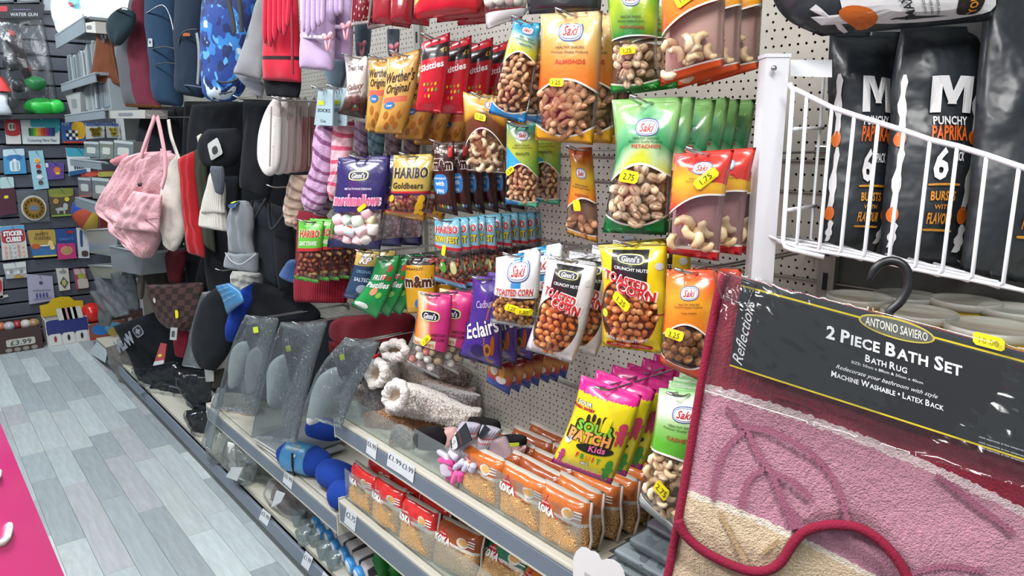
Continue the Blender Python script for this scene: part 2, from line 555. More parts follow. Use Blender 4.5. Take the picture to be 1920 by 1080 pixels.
# ceiling lamps
for i, (x, y, e, c) in enumerate(LAMPS):
    r = thing('ceiling_light', ['far end panel lamp on the ceiling by the toy wall', 'ceiling panel lamp above the hanging bags', 'ceiling panel lamp above the sweet packets', 'ceiling panel lamp above the bath rug and basket', 'ceiling panel lamp over the customer side of the aisle'][i], 'lamp', (x, y, 2.74), 'ceiling panel lamps')
    f = MB()
    for a, b, q, d in ((-.61, 0, .02, .34), (.61, 0, .02, .34), (0, -.16, 1.2, .02), (0, .16, 1.2, .02)): f.box((x + a, y + b, 2.77), (q, d, .06), WHITE)
    f.build('frame', r)
    MB().box((x, y, 2.785), (1.18, .3, .02), flat('#ffffff', .5, emit=3.0)).build('diffuser', r)
    ld = bpy.data.lights.new('panel_light', 'AREA'); ld.shape = 'RECTANGLE'; ld.size = 1.16; ld.size_y = .28; ld.energy = e; ld.color = c
    lo = bpy.data.objects.new('panel_light', ld); COL.objects.link(lo); lo.parent = r; lo.location = (0, 0, -.005)

# ------------------------------------------------------------------ gondola shelving
g = G('pegboard_enamel')
A = .0155; Zp = .028
def holes(px, oz, ox=0):
    dx = ((g.x + ox) * (1 / px)).fr() - .5
    dz = ((g.z + oz) * (1 / Zp)).fr() - .5
    return ((dx * px).sq() + (dz * Zp).sq()).lt(.0024 ** 2)
hm = holes(A, 0).mx(holes(A * 5 / 3, Zp / 2, .004))
n = g.noise(14, 3); PEG = g.out(g.mix(n, '#a19e94', '#b0ada4'), .5)
t = g.nt.nodes.new('ShaderNodeBsdfTransparent'); mx = g.nt.nodes.new('ShaderNodeMixShader')
g.nt.links.new(hm.k, mx.inputs[0]); g.nt.links.new(g.bsdf.outputs[0], mx.inputs[1]); g.nt.links.new(t.outputs[0], mx.inputs[2])
g.nt.links.new(mx.outputs[0], g.nt.nodes['Material Output'].inputs[0])
ENAMEL = flat('#8d8b84', .45)
CREAM = flat('#b9b6a8', .5)
DARKB = flat('#1b1a19', .8)
STRIP = flat('#68717f', .42)
YW, YF = 1.22, .89
JO = [-5.65, -4.39, -3.13, -1.87, -.585, .66]
names = ['toy end bay of shelving with narrow shelves', 'shelving bay behind the hanging bags and backpacks', 'shelving bay behind the hats, socks and slippers', 'shelving bay of perforated panels behind the sweets and nuts', 'shelving bay with tubs, behind the white wire basket']
for i in range(5):
    x0, x1 = JO[i], JO[i + 1]; xc = (x0 + x1) / 2
    r = thing('shelving_bay', 'grey ' + names[i], 'shelving', (xc, YW, 0), 'wall shelving bays')
    zs = [.13, .52, .90, 1.257, 1.412, 1.467, 1.86, 2.25, 2.6]
    for a, b in zip(zs, zs[1:]):
        MB().box((xc, YW + .004, (a + b) / 2), (x1 - x0 - .03, .002, b - a - .0025), PEG if i < 4 else flat('#444a46', .6)).build('perforated_panel', r)
        MB().box((xc, YW + .001, b - .0005), (x1 - x0 - .03, .008, .002), ENAMEL).build('panel_lip', r)
    MB().box((xc, YW + .05, 1.36), (x1 - x0 - .01, .01, 2.5), DARKB).build('backing', r)
    up = MB()
    up.box((x1, YW + .014, 1.3), (.03, .05, 2.6), ENAMEL)
    up.build('upright', r)
    sl = MB()
    for z in range(12, 40): sl.box((x1, YW - .0115, z * .06), (.008, .002, .03), DARKB)
    sl.build('upright_slots', r)['kind'] = 'stuff'
    MB().box((xc, YF + .015, .028), (x1 - x0 - .004, .012, .056), flat('#5f625f', .5)).build('plinth', r)
    b = MB().box((xc, (YF + YW) / 2 + .01, .123), (x1 - x0 - .004, YW - YF, .016), CREAM); b.build('base_shelf', r)
    b = MB().box((xc, YF - .004, .087), (x1 - x0 - .004, .012, .06), STRIP, bev=.003); b.build('price_rail', r)


def shelf(x0, x1, z, h, label, yf=YF, cap=True, rail=STRIP, group=None, CREAM=CREAM):
    xc = (x0 + x1) / 2
    r = thing('shelf', label, 'shelf', (xc, yf, z - h), group)
    MB().box((xc, (yf + YW) / 2 + .012, z - .008), (x1 - x0, YW - yf - .014, .016), CREAM, bev=.003).build('board', r)
    MB().box((xc, yf + .004, z - .006), (x1 - x0, .022, .012), CREAM, bev=.004).build('lip', r)
    MB().box((xc, yf - .003, z - .012 - (h - .012) / 2), (x1 - x0 - .01, .008, h - .014), rail, bev=.002).build('price_rail', r)
    MB().box((xc, yf - .003, z - h), (x1 - x0 - .01, .010, .004), CREAM).build('rail_edge', r)
    if cap:
        for x in (x0, x1):
            MB().hexa([Vector((x - .003, yf - .006, z + .004)), Vector((x + .004, yf - .006, z + .004)), Vector((x + .004, yf - .006, z - h - .008)), Vector((x - .003, yf - .006, z - h - .008))],
                      [Vector((x - .003, YW - .005, z + .004)), Vector((x + .004, YW - .005, z + .004)), Vector((x + .004, YW - .005, z - h * .9)), Vector((x - .003, YW - .005, z - h * .9))], CREAM).build('end_bracket', r)
    return r


shelf(-1.868, -.60, .70, .056, 'shelf carrying fluffy slippers and orange noodle packs, sweets above')
shelf(-1.866, -.60, .435, .07, 'lower shelf of red noodle packs under the slipper shelf')
shelf(-3.122, -1.885, .375, .062, 'long low shelf with blue neck pillows and grey folders')
for x0, x1, z, h, l in ((-5.72, -4.75, 2.185, .085, 'topmost grey shelf by the toy wall, white packages on it'), (-5.72, -4.62, 1.875, .05, 'grey shelf holding the upper row of film cases'),
                        (-5.72, -4.50, 1.675, .05, 'grey shelf holding the lower row of film cases'), (-5.72, -4.75, 1.385, .045, 'grey shelf under the clear stationery boxes'), (-5.72, -4.9, 1.125, .06, 'short grey shelf above the striped beach ball')):
    shelf(x0, x1, z, h, l, cap=False, rail=flat('#7f898f', .45), CREAM=flat('#858d92', .5))

# price tickets slid into the rails
HAND = flat('#22262a', .6)
def ticket(q, y, txt, label, h=.4):
    P_ = Quad(q, y, .0006)
    r = thing('price_ticket', label, 'price tag', P_.S(.5, 0), 'handwritten price tickets')
    P_.mb(flat('#d9dcdf', .6)).build('card', r)
    M = MB(); T(M, P_, txt, .5, .66, h * .8, HAND, w=.86, bold=.0, off=.0006)
    for k in range(2): T(M, P_, '- - -', .45, .25 - .12 * k, .05, '#8a9094', w=.5, bold=0, off=.0006)
    M.build('handwriting', r)
yt = YF - .0085
ticket([(690, 819), (707, 831), (704, 862), (686, 848)], yt, '£6.99', 'white ticket reading £6.99 below the fluffy slippers')
ticket([(729, 843), (756, 862), (752, 890), (725, 873)], yt, '£1.99', 'white ticket reading £1.99 just left of the £3.99 one')
ticket([(754, 861), (778, 875), (774, 906), (751, 889)], yt - .0008, '£3.99', 'white ticket reading £3.99 on the slipper shelf rail')
ticket([(650, 951), (669, 967), (665, 998), (645, 980)], yt, '£2.75', 'white ticket reading £2.75 at the left end of the red noodle shelf')
ticket([(534, 882), (550, 895), (546, 918), (530, 903)], yt, '£6.99', 'small white ticket below the blue neck pillows')
ticket([(493, 953), (508, 966), (501, 987), (485, 973)], YF - .0115, '£5.99', 'white ticket reading £5.99 on the bottom rail')
ticket([(573, 1033), (587, 1046), (578, 1071), (564, 1058)], YF - .0115, '£1.99', 'white ticket reading £1.99 on the bottom rail nearest the bottles')
ticket([(606, 1071), (622, 1087), (615, 1110), (600, 1096)], YF - .0115, '£1.99', 'white ticket cut off by the bottom of the photo')

# clear acrylic risers along the shelf fronts
def riser(q, y, label):
    P_ = Quad(q, y, .003)
    o = tag(P_.mb(ACRYL).build('acrylic_riser'), label, 'shelf guard', 'clear acrylic risers'); return o
yr = YF + .012
def pz(x, z): return (x, yr, z)
riser([pz(-1.855, .775), pz(-1.46, .775), pz(-1.46, .702), pz(-1.855, .702)], yr, 'clear acrylic riser in front of the fluffy slippers')
riser([pz(-1.455, .79), pz(-1.27, .79), pz(-1.27, .702), pz(-1.455, .702)], yr, 'clear acrylic riser in front of the sock packs')
riser([pz(-1.262, .80), pz(-.868, .80), pz(-.868, .702), pz(-1.262, .702)], yr, 'clear acrylic riser in front of the orange noodle packs')
riser([pz(-1.855, .535), pz(-.90, .535), pz(-.90, .437), pz(-1.855, .437)], yr, 'long clear acrylic riser in front of the red noodle packs')
riser([pz(-3.1, .44), pz(-3.0, .44), pz(-3.0, .377), pz(-3.1, .377)], yr, 'short clear acrylic riser at the far end of the pillow shelf')


def hook(x, z, y0, label, wire=.0022, drop=.0):
    """double chrome peg: plate on the panel, two prongs joined by a rounded, tipped-up end"""
    M = MB(); w = .008
    a = [Vector((x - w, YW, z)), Vector((x - w, (y0 + YW) / 2, z)), Vector((x - w, y0 + .02, z)), Vector((x - w, y0, z + .006)), Vector((x, y0 - .008, z + .010)), Vector((x + w, y0, z + .006)), Vector((x + w, y0 + .02, z)), Vector((x + w, (y0 + YW) / 2, z)), Vector((x + w, YW, z))]
    M.tube(a, wire, CHROME, 6)
    r = thing('peg_hook', label, 'hook', (x, YW, z), 'chrome peg hooks')
    M.build('prongs', r)
    MB().box((x, YW - .004, z), (.03, .006, .022), CHROME, bev=.002).build('back_plate', r)
    return r
# ------------------------------------------------------------------ packets
def bag_mat(name, fn, wtop=None, wbot=None, line='#f4f4ee', rough=.27, metal=0, bs=.35, coat=.5, lw=.008):
    g = G(name)
    col = fn(g)
    v = g.v
    cr = (v.gt(.945) + v.lt(.045)).mn(1)
    b = g.noise(26, 3) * 1.2 + g.noise(9, 2) * 1.5 + cr * ((v * 520).sin() * .35)
    cl = None
    if wtop:
        f = lambda q: q.sin()
        a, c = wtop(g.u, f), wbot(g.u, f)
        d1, d2 = a - v, v - c
        cl = d1.gt(0) * d2.gt(0)
        if line: col = g.mix((d1.ab().lt(lw) + d2.ab().lt(lw)).mn(1), col, line)
        cl = d1.gt(lw if line else 0) * d2.gt(lw if line else 0)
    return g.out(col, rough, metal, bump=b, bs=bs, bd=.006, clear=cl, coat=coat)


def grad(*st): return lambda g: g.ramp(g.v + (g.noise(2.2, 1, uv=True) - .5) * .3, st)


# nut and sweet pieces, one mesh each, shared by every copy
def piece_mat(nm, a, b, sc=90, rough=.45, bs=.3):
    g = G(nm); n = g.noise(sc, 3)
    return g.out(g.mix(n.ss(.3, .7), a, b), rough, bump=n, bs=bs, bd=.002)
PMESH = {}
def pieces():
    O = Vector((0, 0, 0))
    def reg(k, mb): PMESH.setdefault(k, []).append(mb.mesh(k, O))
    al = [piece_mat('almond_skin_%d' % i, a, b, 160) for i, (a, b) in enumerate((('#a06a46', '#c8966e'), ('#b07a54', '#d4a47a')))]
    for q in al: reg('almond', MB().ball(O, (.0068, .0118, .0045), q, nu=10, nv=7, M=Euler((math.pi / 2, 0, 0)).to_matrix(), fn=lambda p, d: Vector((p.x * (1 - .35 * d.z) * .68 / .68, p.y * 1.0 * .42, d.z * .0118))))
    ca = [piece_mat('cashew_flesh_%d' % i, a, b, 60, .4) for i, (a, b) in enumerate((('#e6caa0', '#f2dfc0'), ('#dcb98a', '#eed3a8')))]
    for q in ca:
        pts = [Vector((.0095 * math.cos(t), .0095 * math.sin(t), 0)) for t in [(-.2 + .62 * k) for k in range(6)]]
        reg('cashew', MB().tube(pts, [.0026, .0052, .0060, .0058, .0048, .0024], q, 8))
    pi = [piece_mat('pistachio_shell_%d' % i, a, b, 50, .5) for i, (a, b) in enumerate((('#dcbf98', '#f0dfc4'), ('#cfae88', '#e8d2b0')))]
    gk = piece_mat('pistachio_kernel', '#a88a5a', '#b8906a')
    for q in pi:
        M = MB()
        for sgn in (-1, 1):
            R_ = Euler((0, sgn * .09, 0)).to_matrix()
            M.ball((sgn * .0011, 0, 0), (.0052, .0088, .0056), q, R_, 10, 7)
        M.ball((0, .001, .0012), (.0022, .0070, .0049), gk, None, 8, 5)
        reg('pistachio', M)
    pn = [piece_mat('peanut_flesh_%d' % i, a, b, 60) for i, (a, b) in enumerate((('#d8a878', '#ecc9a0'), ('#cf9a6a', '#e6bd92')))]
    for q in pn: reg('peanut', MB().ball(O, (.0048, .0088, .0048), q, None, 9, 7))
    co = [piece_mat('toasted_corn_%d' % i, a, b, 80, .35) for i, (a, b) in enumerate((('#dd7c3c', '#f4ac66'), ('#d26a30', '#ec964c'), ('#e29250', '#f6be7c')))]
    for q in co: reg('red_corn', MB().ball(O, (.0056, .0078, .0042), q, None, 9, 6, fn=lambda p, d: Vector((p.x * (1 - .3 * d.y), p.y, p.z))))
    co = [piece_mat('gold_corn_%d' % i, a, b, 80, .35) for i, (a, b) in enumerate((('#b87a36', '#d8a660'), ('#a2682a', '#ca9048'), ('#c68e4a', '#e4bb7c')))]
    for q in co: reg('gold_corn', MB().ball(O, (.0056, .0072, .0042), q, None, 9, 6, fn=lambda p, d: Vector((p.x * (1 - .3 * d.y), p.y, p.z))))
    wa = [piece_mat('walnut_%d' % i, a, b, 120) for i, (a, b) in enumerate((('#6e4424', '#a9784a'), ('#8a5a30', '#c0905c')))]
    for q in wa: reg('walnut_piece', MB().ball(O, (.0088, .0078, .006), q, None, 12, 8, fn=lambda p, d: p * (1 + .28 * noise.noise(d * 3.1))))
    for i, c in enumerate(('#f6d4d6', '#f4f1e8', '#d6e4ea', '#f2ecc0', '#daead8', '#f4c4ca')):
        q = piece_mat('marshmallow_%d' % i, c, c, 60, .8)
        reg('marshmallow', MB().lathe(O, [(0, -.0095), (.0085, -.0092), (.0105, -.007), (.011, 0), (.0105, .007), (.0085, .0092), (0, .0095)], q, 12, Euler((1.3, .3, 0)).to_matrix()))
    for i, c in enumerate(('#dcd8d0', '#b9a3a0', '#d9c7a2', '#c77c74', '#9c9c98', '#cfd4c4')):
        reg('gum_sweet', MB().ball(O, (.0095, .009, .0075), piece_mat('gum_%d' % i, c, c, 200, .55), None, 10, 7))
    for i, c in enumerate(('#a04a38', '#8a3c30', '#b06a40', '#93604a', '#b8925c')):
        reg('jelly_sweet', MB().ball(O, (.006, .009, .005), flat(c, .25), None, 8, 6))
    for i, c in enumerate(('#c6242a', '#e0a62a', '#5b8f3a', '#d9662a', '#7a3a86')): reg('candy', MB().ball(O, (.0055, .0055, .0035), flat(c, .3), None, 9, 6))
pieces()


def scatter(root, P, kind, wt, wb, d, r, vmax=1, a0=.09, a1=.91, sep=True, seed=1, size=1.0, fill='#6b4426', layers=1):
    rn = random.Random(seed); f = math.sin
    nu, nv = max(2, int(P.W / d)), max(2, int(P.H / (d * .82)))
    J = MB(); cnt = 0
    U = (P.S(.6, .5) - P.S(.4, .5)).normalized(); V = P.n.cross(U)
    B = Matrix((U, V, P.n)).transposed()
    for j in range(nv):
        for i in range(nu):
            a = (i + .5 + .5 * (j % 2) - .25 + rn.uniform(-.22, .22)) / nu; v = (j + .5 + rn.uniform(-.2, .2)) / nv
            if not a0 < a < a1: continue
            if v > min(wt(a, f), vmax) - .4 * r / P.H or v < wb(a, f) + .4 * r / P.H: continue
            R_ = B @ Euler((rn.uniform(-.5, .5), rn.uniform(-.5, .5), rn.uniform(0, 6.28))).to_matrix()
            me = rn.choice(PMESH[kind]); k = size * rn.uniform(.86, 1.1)
            a = .5 + (a - .5) * .97; p = P.S(a, v, -r * .85 - rn.uniform(0, .004))
            if sep and cnt < 290:
                o = bpy.data.objects.new(kind, me); COL.objects.link(o); o.parent = root
                mt = R_.to_4x4() @ Matrix.Scale(k, 4); mt.translation = p - root.location
                o.matrix_local = mt; cnt += 1
            else:
                q = me.materials[0]
                J.add([p + R_ @ (v_.co * k) for v_ in me.vertices], [tuple(x.vertices) for x in me.polygons], q)
    if J.v:
        o = J.build(kind + '_heap', root); o['kind'] = 'stuff'
    if fill:
        M = MB(); n = 10; vs = []; fs = []
        for j in range(n + 1):
            for i in range(n + 1):
                a = a0 + (a1 - a0) * i / n; lo, hi = wb(a, f), min(wt(a, f), vmax)
                vs.append(P.S(a, lo + (hi - lo) * j / n, -r * 1.5 - .003))
        for j in range(n):
            for i in range(n): q = j * (n + 1) + i; fs.append((q, q + 1, q + n + 2, q + n + 1))
        g = _fills.get(fill)
        if not g:
            gg = G('deep_' + kind); nn = gg.voro(110, uv=False); c = lin(fill)
            g = _fills[fill] = gg.out(gg.mix(nn.ss(.1, .6), tuple(min(1, x * 1.25) for x in c), tuple(x * .62 for x in c)), .7, bump=nn, bs=.6)
        o = M.add(vs, fs, g).build(kind + '_layer', root); o['kind'] = 'stuff'
_fills = {}


class Bag:
    def __init__(s, name, label, cat, L, R, y, th, mat, txt=(), seed=0, extra=None, **k):
        s.P = Puff(L, R, y, th, seed=seed, **k)
        s.label, s.cat, s.name = label, cat, name
        s.root = thing(name, label, cat, s.P.S(.5, 0, 0))
        s.pouch = s.P.mb(mat).build('pouch', s.root)
        M = MB()
        if extra: extra(M, s.P)
        for t in txt: T(M, s.P, *t[:5], **(t[5] if len(t) > 5 else {}))
        if M.v: M.build('lettering', s.pouch)
    def stack(s, n, dy, noun, dx=0, dz=0, jit=.03, skip=(), z0=None, hk=True, hx=None, front=.03):
        """n more packets behind this one on the same chrome peg"""
        rn = random.Random(sum(map(ord, s.label)) + n)
        grp = noun + 's on one peg'
        if n: s.root['group'] = grp
        for i in range(n):
            c = copy_tree(s.root, None, Vector((dx * (i + 1) + rn.uniform(-.003, .003), dy * (i + 1), dz * (i + 1) + rn.uniform(-.003, .003))), skip)
            c.rotation_euler = (rn.uniform(-jit, jit) * .6, rn.uniform(-jit, jit), rn.uniform(-jit, jit) * 2)
            c['label'] = f'{noun}, {ORD[i]} from the front on its peg'
            if c.get('group') is None: c['group'] = grp
        if hk:
            p = s.P.S(.5, .955 if z0 is None else z0)
            hook(p.x if hx is None else hx, p.z, p.y - front, f'chrome peg holding the {noun.split(",")[0]}s')
        return s


def saki_logo(M, P, a, v, w=.36, txt='Saki'):
    rv = w * P.W / P.H * .36
    patch(M, P, a, v, w / 2, rv, '#34548c', .0006, 2.6); patch(M, P, a, v, w / 2 * .91, rv * .87, '#f2f1ee', .0009, 2.6)
    patch(M, P, a, v, w / 2 * .86, rv * .78, '#34548c', .0011, 2.6); patch(M, P, a, v, w / 2 * .81, rv * .70, '#eceaea', .0013, 2.6)
    T(M, P, txt, a, v + .002, rv * .92, '#b0222c', w=w * .62, sh=.35, bold=.02, off=.0018)


def saki(label, L, R, y, th, base, wt, wb, prod, pc, kind, logo=(.5, .82, .36), lines=(.70, .665), pv=.62, stick=None, vmax=1, d=.014, r=.005, size=1, fill='#6b4426', seed=0, ph=.026, pw=.4, line='#f2efe2', back=None, **k):
    nm = 'nut_packet'
    m = bag_mat('print_%s_%d' % (prod.lower().replace(' ', '_') or 'plain', seed), base, wt, wb, line)
    def ex(M, P):
        if logo: saki_logo(M, P, *logo)
        if lines:
            T(M, P, 'HEALTHY SNACKS', logo[0], lines[0], .017, '#2f3b2e', w=logo[2] * 1.15, off=.0015)
            T(M, P, 'Premium Quality Products', logo[0], lines[1], .016, '#2f3b2e', w=logo[2] * 1.5, off=.0015)
        if prod and pw: T(M, P, prod, logo[0] + .02, pv, ph, pc, w=pw, bold=.03, off=.0015)
    b = Bag(nm, label, 'snack packet', L, R, y, th, m, (), seed, ex, **k)
    scatter(b.root, b.P, kind, wt, wb, d, r, vmax, seed=seed + 3, size=size, fill=fill)
    if back:
        M = MB(); n = 10; vs = [b.P.S(.03 + .094 * i, wb(.03 + .094 * i, math.sin) + (wt(.03 + .094 * i, math.sin) - wb(.03 + .094 * i, math.sin)) * j / n, -b.P.th * .9) for j in range(n + 1) for i in range(n + 1)]
        M.add(vs, [(j * 11 + i, j * 11 + i + 1, j * 11 + i + 12, j * 11 + i + 11) for j in range(n) for i in range(n)], flat(back, .6)); M.build('back_print', b.root)
    if stick: sticker(b.root, b.P, *stick)
    return b


arch = lambda a, b: (lambda u, f: a + b * f(u * 3.1416))
smile = lambda a, b: (lambda u, f: a - b * f(u * 3.1416))
slope = lambda a, b, c=0: (lambda u, f: a + b * u + c * f(u * 3.1416))


def two(g, a, b, c, ang=1.0, at=.6):
    n = (g.v + (g.u * 3 * ang).sin() * .12 + (g.noise(2, 1, uv=True) - .5) * .25)
    return g.ramp(n, [(at - .28, c), (at - .02, b), (at + .2, a)])


# almonds
B = saki('big orange and yellow packet of almonds with a clear window', [(1014, 27), (1013, 110), (1008, 190), (1002, 262)], [(1130, 20), (1126, 110), (1120, 190), (1112, 272)], .95, .032,
         lambda g: g.mix(g.v.lt(.2), g.ramp(g.v + (g.u - .5) * .14, [(.42, '#e2641c'), (.62, '#e98a34'), (.82, '#e2b368'), (.97, '#e6c58e')]), '#eeae1c'), arch(.40, .10), smile(.16, .09), 'ALMONDS', '#c23d1c', 'almond',
         logo=(.53, .84, .40), lines=(.735, .705), pv=.635, stick=(.36, .475, '1.25', .034, .018, -.05), d=.0145, r=.0052, size=1.12, fill='#8f6044', seed=1, pw=.5, ph=.032)
B.stack(2, .05, 'almond packet')
# pistachios, upper
B = saki('green and yellow pistachio packet cut off by the top of the photo', [(1136, -60), (1142, 40), (1148, 100), (1144, 176)], [(1240, -66), (1234, 40), (1232, 100), (1240, 163)], .95, .03,
         lambda g: g.mix(g.v.lt(.10), two(g, '#3fa02c', '#a9c22a', '#1f7a30', -1.2, .72), '#2f9a3a'), slope(.46, .06, .02), smile(.10, .03), 'PISTACHIOS', '#9c3b1c', 'pistachio', logo=(.5, .80, .36), lines=(.685, .655), pv=.60,
         stick=(.42, .345, '1.75', .036, .018, .1), d=.0155, r=.0058, size=1.15, vmax=.44, fill='#9a7c58', seed=2, pw=.5)
B.stack(1, .05, 'upper pistachio packet')
# cashews, upper right
B = saki('orange cashew packet cut off at the top, right of the upper pistachios', [(1238, -70), (1240, 0), (1241, 90), (1238, 162)], [(1360, -80), (1360, 0), (1358, 70), (1357, 124)], .90, .028,
         lambda g: g.mix(g.v.lt(.13), two(g, '#eec02a', '#ea8e2a', '#e0561e', .8, .75), '#e2581e'), slope(.42, .26, .02), smile(.12, .0), 'CASHEWS', '#b5641c', 'cashew', logo=(.5, .93, .34), lines=None, pv=.80, vmax=.40,
         stick=(.42, .66, '1.75', .036, .018, .55), d=.0175, r=.0055, size=1.15, fill=None, seed=3, pw=.4, back='#bf988c')
B.stack(2, .045, 'orange cashew packet')
# peanuts, tilted
B = saki('blue and yellow peanut packet hanging at a tilt left of the almonds', [(965, 36), (952, 80), (934, 150), (916, 212)], [(1014, 44), (1008, 100), (998, 170), (985, 232)], .93, .028,
         lambda g: g.mix(g.v.lt(.17), two(g, '#3c9cc4', '#c9cf2a', '#7ab04a', 1, .72), '#2f8fd0'), slope(.47, .10, .10), smile(.15, .07), 'PEANUTS', '#2f6f9a', 'peanut', logo=(.62, .86, .42), lines=(.77, .745), pv=.70, d=.0115, r=.0045, size=.95, fill='#8a5c34', seed=4, pw=.4, ph=.018)
B.stack(1, .05, 'tilted peanut packet')
# clear bag of white nuts and black bag at the top edge
g = lambda q: q.mix(q.v.gt(.62), '#d3d5d6', '#e4e2dc')
B = Bag('snack_packet', 'white and clear packet of pale sweets at the top edge of the photo', 'snack packet', [(906, -70), (908, 0), (912, 57)], [(996, -70), (996, 0), (985, 28)], .93, .02, bag_mat('print_white_clear', g, slope(.95, 0), slope(.3, 0), None))
scatter(B.root, B.P, 'gum_sweet', slope(.9, 0), slope(.36, 0), .017, .006, seed=9, size=1.3, fill='#cfcac0')
B.stack(0, 0, 'white packet')
B = Bag('snack_packet', 'plain black packet end above the big almond packet', 'snack packet', [(986, -60), (988, 0), (992, 27)], [(1130, -60), (1128, 0), (1126, 20)], .97, .02, bag_mat('print_black', lambda g: g.mix(g.v.lt(.2), '#26262a', '#3a3a3e')))
B.stack(0, 0, 'black packet')
# small cashew, peanut, almond
B = saki('small brown cashew packet with a yellow top', [(868, 172), (871, 240), (874, 322)], [(952, 188), (951, 250), (950, 328)], 1.0, .026,
         lambda g: g.ramp(g.v + (g.u - .5).ab() * .35, [(.55, '#5a2f16'), (.72, '#6e3d18'), (.80, '#d99f30'), (.95, '#e0bc70')]), arch(.30, .23), smile(.04, .0), '', '', 'cashew', logo=(.7, .84, .34), lines=(.745, .715), stick=(.44, .66, '1.25', .032, .018, -.1),
         d=.0165, r=.0055, size=1.0, fill='#a97a48', seed=5, pw=0)
B.stack(1, .06, 'small cashew packet')
B = saki('small blue and green peanut packet beside the small cashew packet', [(950, 232), (949, 310), (947, 382)], [(1009, 235), (1010, 310), (1009, 390)], .98, .024,
         lambda g: g.mix(g.v.lt(.12), g.mix((g.v + g.u * .35).lt(.72), two(g, '#3a8a72', '#b9bf3a', '#6fae48', 1, .8), '#2f9fcc'), g.mix(g.u.gt(.4), '#2f8fd0', '#4fb38c')), arch(.36, .16), smile(.11, .03), 'PEANUTS', '#4d5a1e', 'peanut', logo=(.55, .83, .40), lines=(.72, .695), pv=.63,
         stick=(.18, .44, '0.99', .026, .015, .6), d=.0115, r=.0045, size=.9, fill='#9a6a40', seed=6, pw=.4)
B.stack(1, .06, 'small peanut packet')
B = saki('narrow orange almond packet hanging alone on the bare pegboard', [(1066, 278), (1070, 330), (1063, 390), (1063, 438)], [(1110, 276), (1115, 340), (1120, 400), (1121, 456)], 1.04, .02,
         lambda g: g.mix(g.v.lt(.10), two(g, '#b4531c', '#cfae2a', '#d9731e', 1, .78), '#d99a3c'), slope(.34, .10, .08), smile(.10, .02), 'ALMONDS', '#a8431c', 'almond', logo=(.5, .72, .44), lines=(.60, .575), pv=.50, vmax=.30,
         stick=(.38, .39, '', .018, .026, .2), d=.0145, r=.005, size=1.15, fill=None, seed=7, pw=.5, back='#8a6a54')
B.stack(0, 0, 'narrow almond packet')
# pistachios, big
B = saki('large green pistachio packet, front of its peg', [(1147, 187), (1152, 240), (1154, 290), (1144, 350), (1137, 395), (1129, 436)], [(1281, 181), (1272, 240), (1262, 290), (1258, 340), (1254, 395), (1249, 441)], .90, .036,
         lambda g: g.mix(g.v.lt(.18), g.ramp(g.v + (g.u - .55).ab() * .5 + (g.noise(3, 1, uv=True) - .5) * .2, [(.45, '#b9c832'), (.62, '#c8d23a'), (.72, '#b8d8a8'), (.82, '#2c9458'), (.97, '#7fc08a'), (1, '#8cc472')]), '#0f7a3a'), arch(.44, .10), smile(.17, .08), 'PISTACHIOS', '#c23d2a', 'pistachio', logo=(.56, .80, .36), lines=(.725, .70), pv=.665,
         stick=(.36, .46, '2.75', .042, .021, -.2), d=.0165, r=.006, size=1.2, fill='#a88a66', seed=8, pw=.48, ph=.026)
B.stack(5, .042, 'large pistachio packet', skip=('pistachio', 'lettering'), jit=.05)
# red cashew
B = saki('red and yellow cashew packet with a mostly empty clear window', [(1263, 288), (1260, 340), (1254, 410), (1250, 475)], [(1377, 281), (1364, 340), (1354, 410), (1348, 490)], .87, .028,
         lambda g: g.mix(g.v.lt(.12), g.mix((g.v + g.u * .25 + (g.noise(3, 2, uv=True) - .5) * .12).gt(.87), two(g, '#d63a30', '#e8b72a', '#d62a30', .3, .72), '#d23a30'), '#d31f2a'), slope(.38, .16, .07), smile(.10, .0), '', '', 'cashew', logo=(.56, .80, .34), lines=(.70, .675), vmax=.33,
         stick=(.66, .70, '1.75', .042, .02, .75), d=.0185, r=.0055, size=1.25, fill=None, seed=10, pw=0, back='#b08486')
B.stack(2, .055, 'red cashew packet')
# walnuts / orange
B = saki('orange and yellow walnut packet beside the bath rug', [(1250, 505), (1247, 570), (1242, 630), (1237, 681)], [(1346, 506), (1343, 570), (1332, 640), (1316, 716)], .86, .028,
         lambda g: g.mix(g.v.lt(.13), two(g, '#d9481e', '#e8a12a', '#e2781e', .5, .8), '#e0501e'), arch(.36, .14), smile(.16, .07), 'Honey Cashews', '#6b4a1c', 'walnut_piece', logo=(.52, .78, .36), lines=(.69, .665), pv=.61,
         stick=(.30, .40, '3.25', .036, .019, -.15), d=.013, r=.0055, size=1.0, fill='#7a5230', seed=11, pw=.3, ph=.014)
B.stack(1, .05, 'walnut packet')
# green cashew at the bottom
B = saki('pale green cashew packet leaning by the edge of the bath rug', [(1236, 727), (1228, 790), (1215, 860), (1196, 945)], [(1330, 737), (1318, 810), (1300, 900), (1270, 1006)], .86, .03,
         lambda g: g.mix(g.v.lt(.14), g.ramp(g.v + (g.noise(2, 1, uv=True) - .5) * .1, [(.55, '#5cae2e'), (.68, '#8cc66a'), (.8, '#dfe6d8'), (.9, '#c9dcc0'), (.98, '#7ab46c')]), '#b9c0bc'), slope(.44, .0, .03), slope(.10, -.06), 'CASHEWS', '#a8431c', 'cashew', logo=(.62, .80, .5), lines=(.71, .685), pv=.61,
         stick=(.46, .24, '2.75', .03, .02, -.3), d=.0135, r=.0052, size=.92, fill='#b09468', seed=12, pw=.6, ph=.03)
B.stack(4, .012, 'pale green cashew packet', dz=.004, skip=('cashew', 'lettering'))


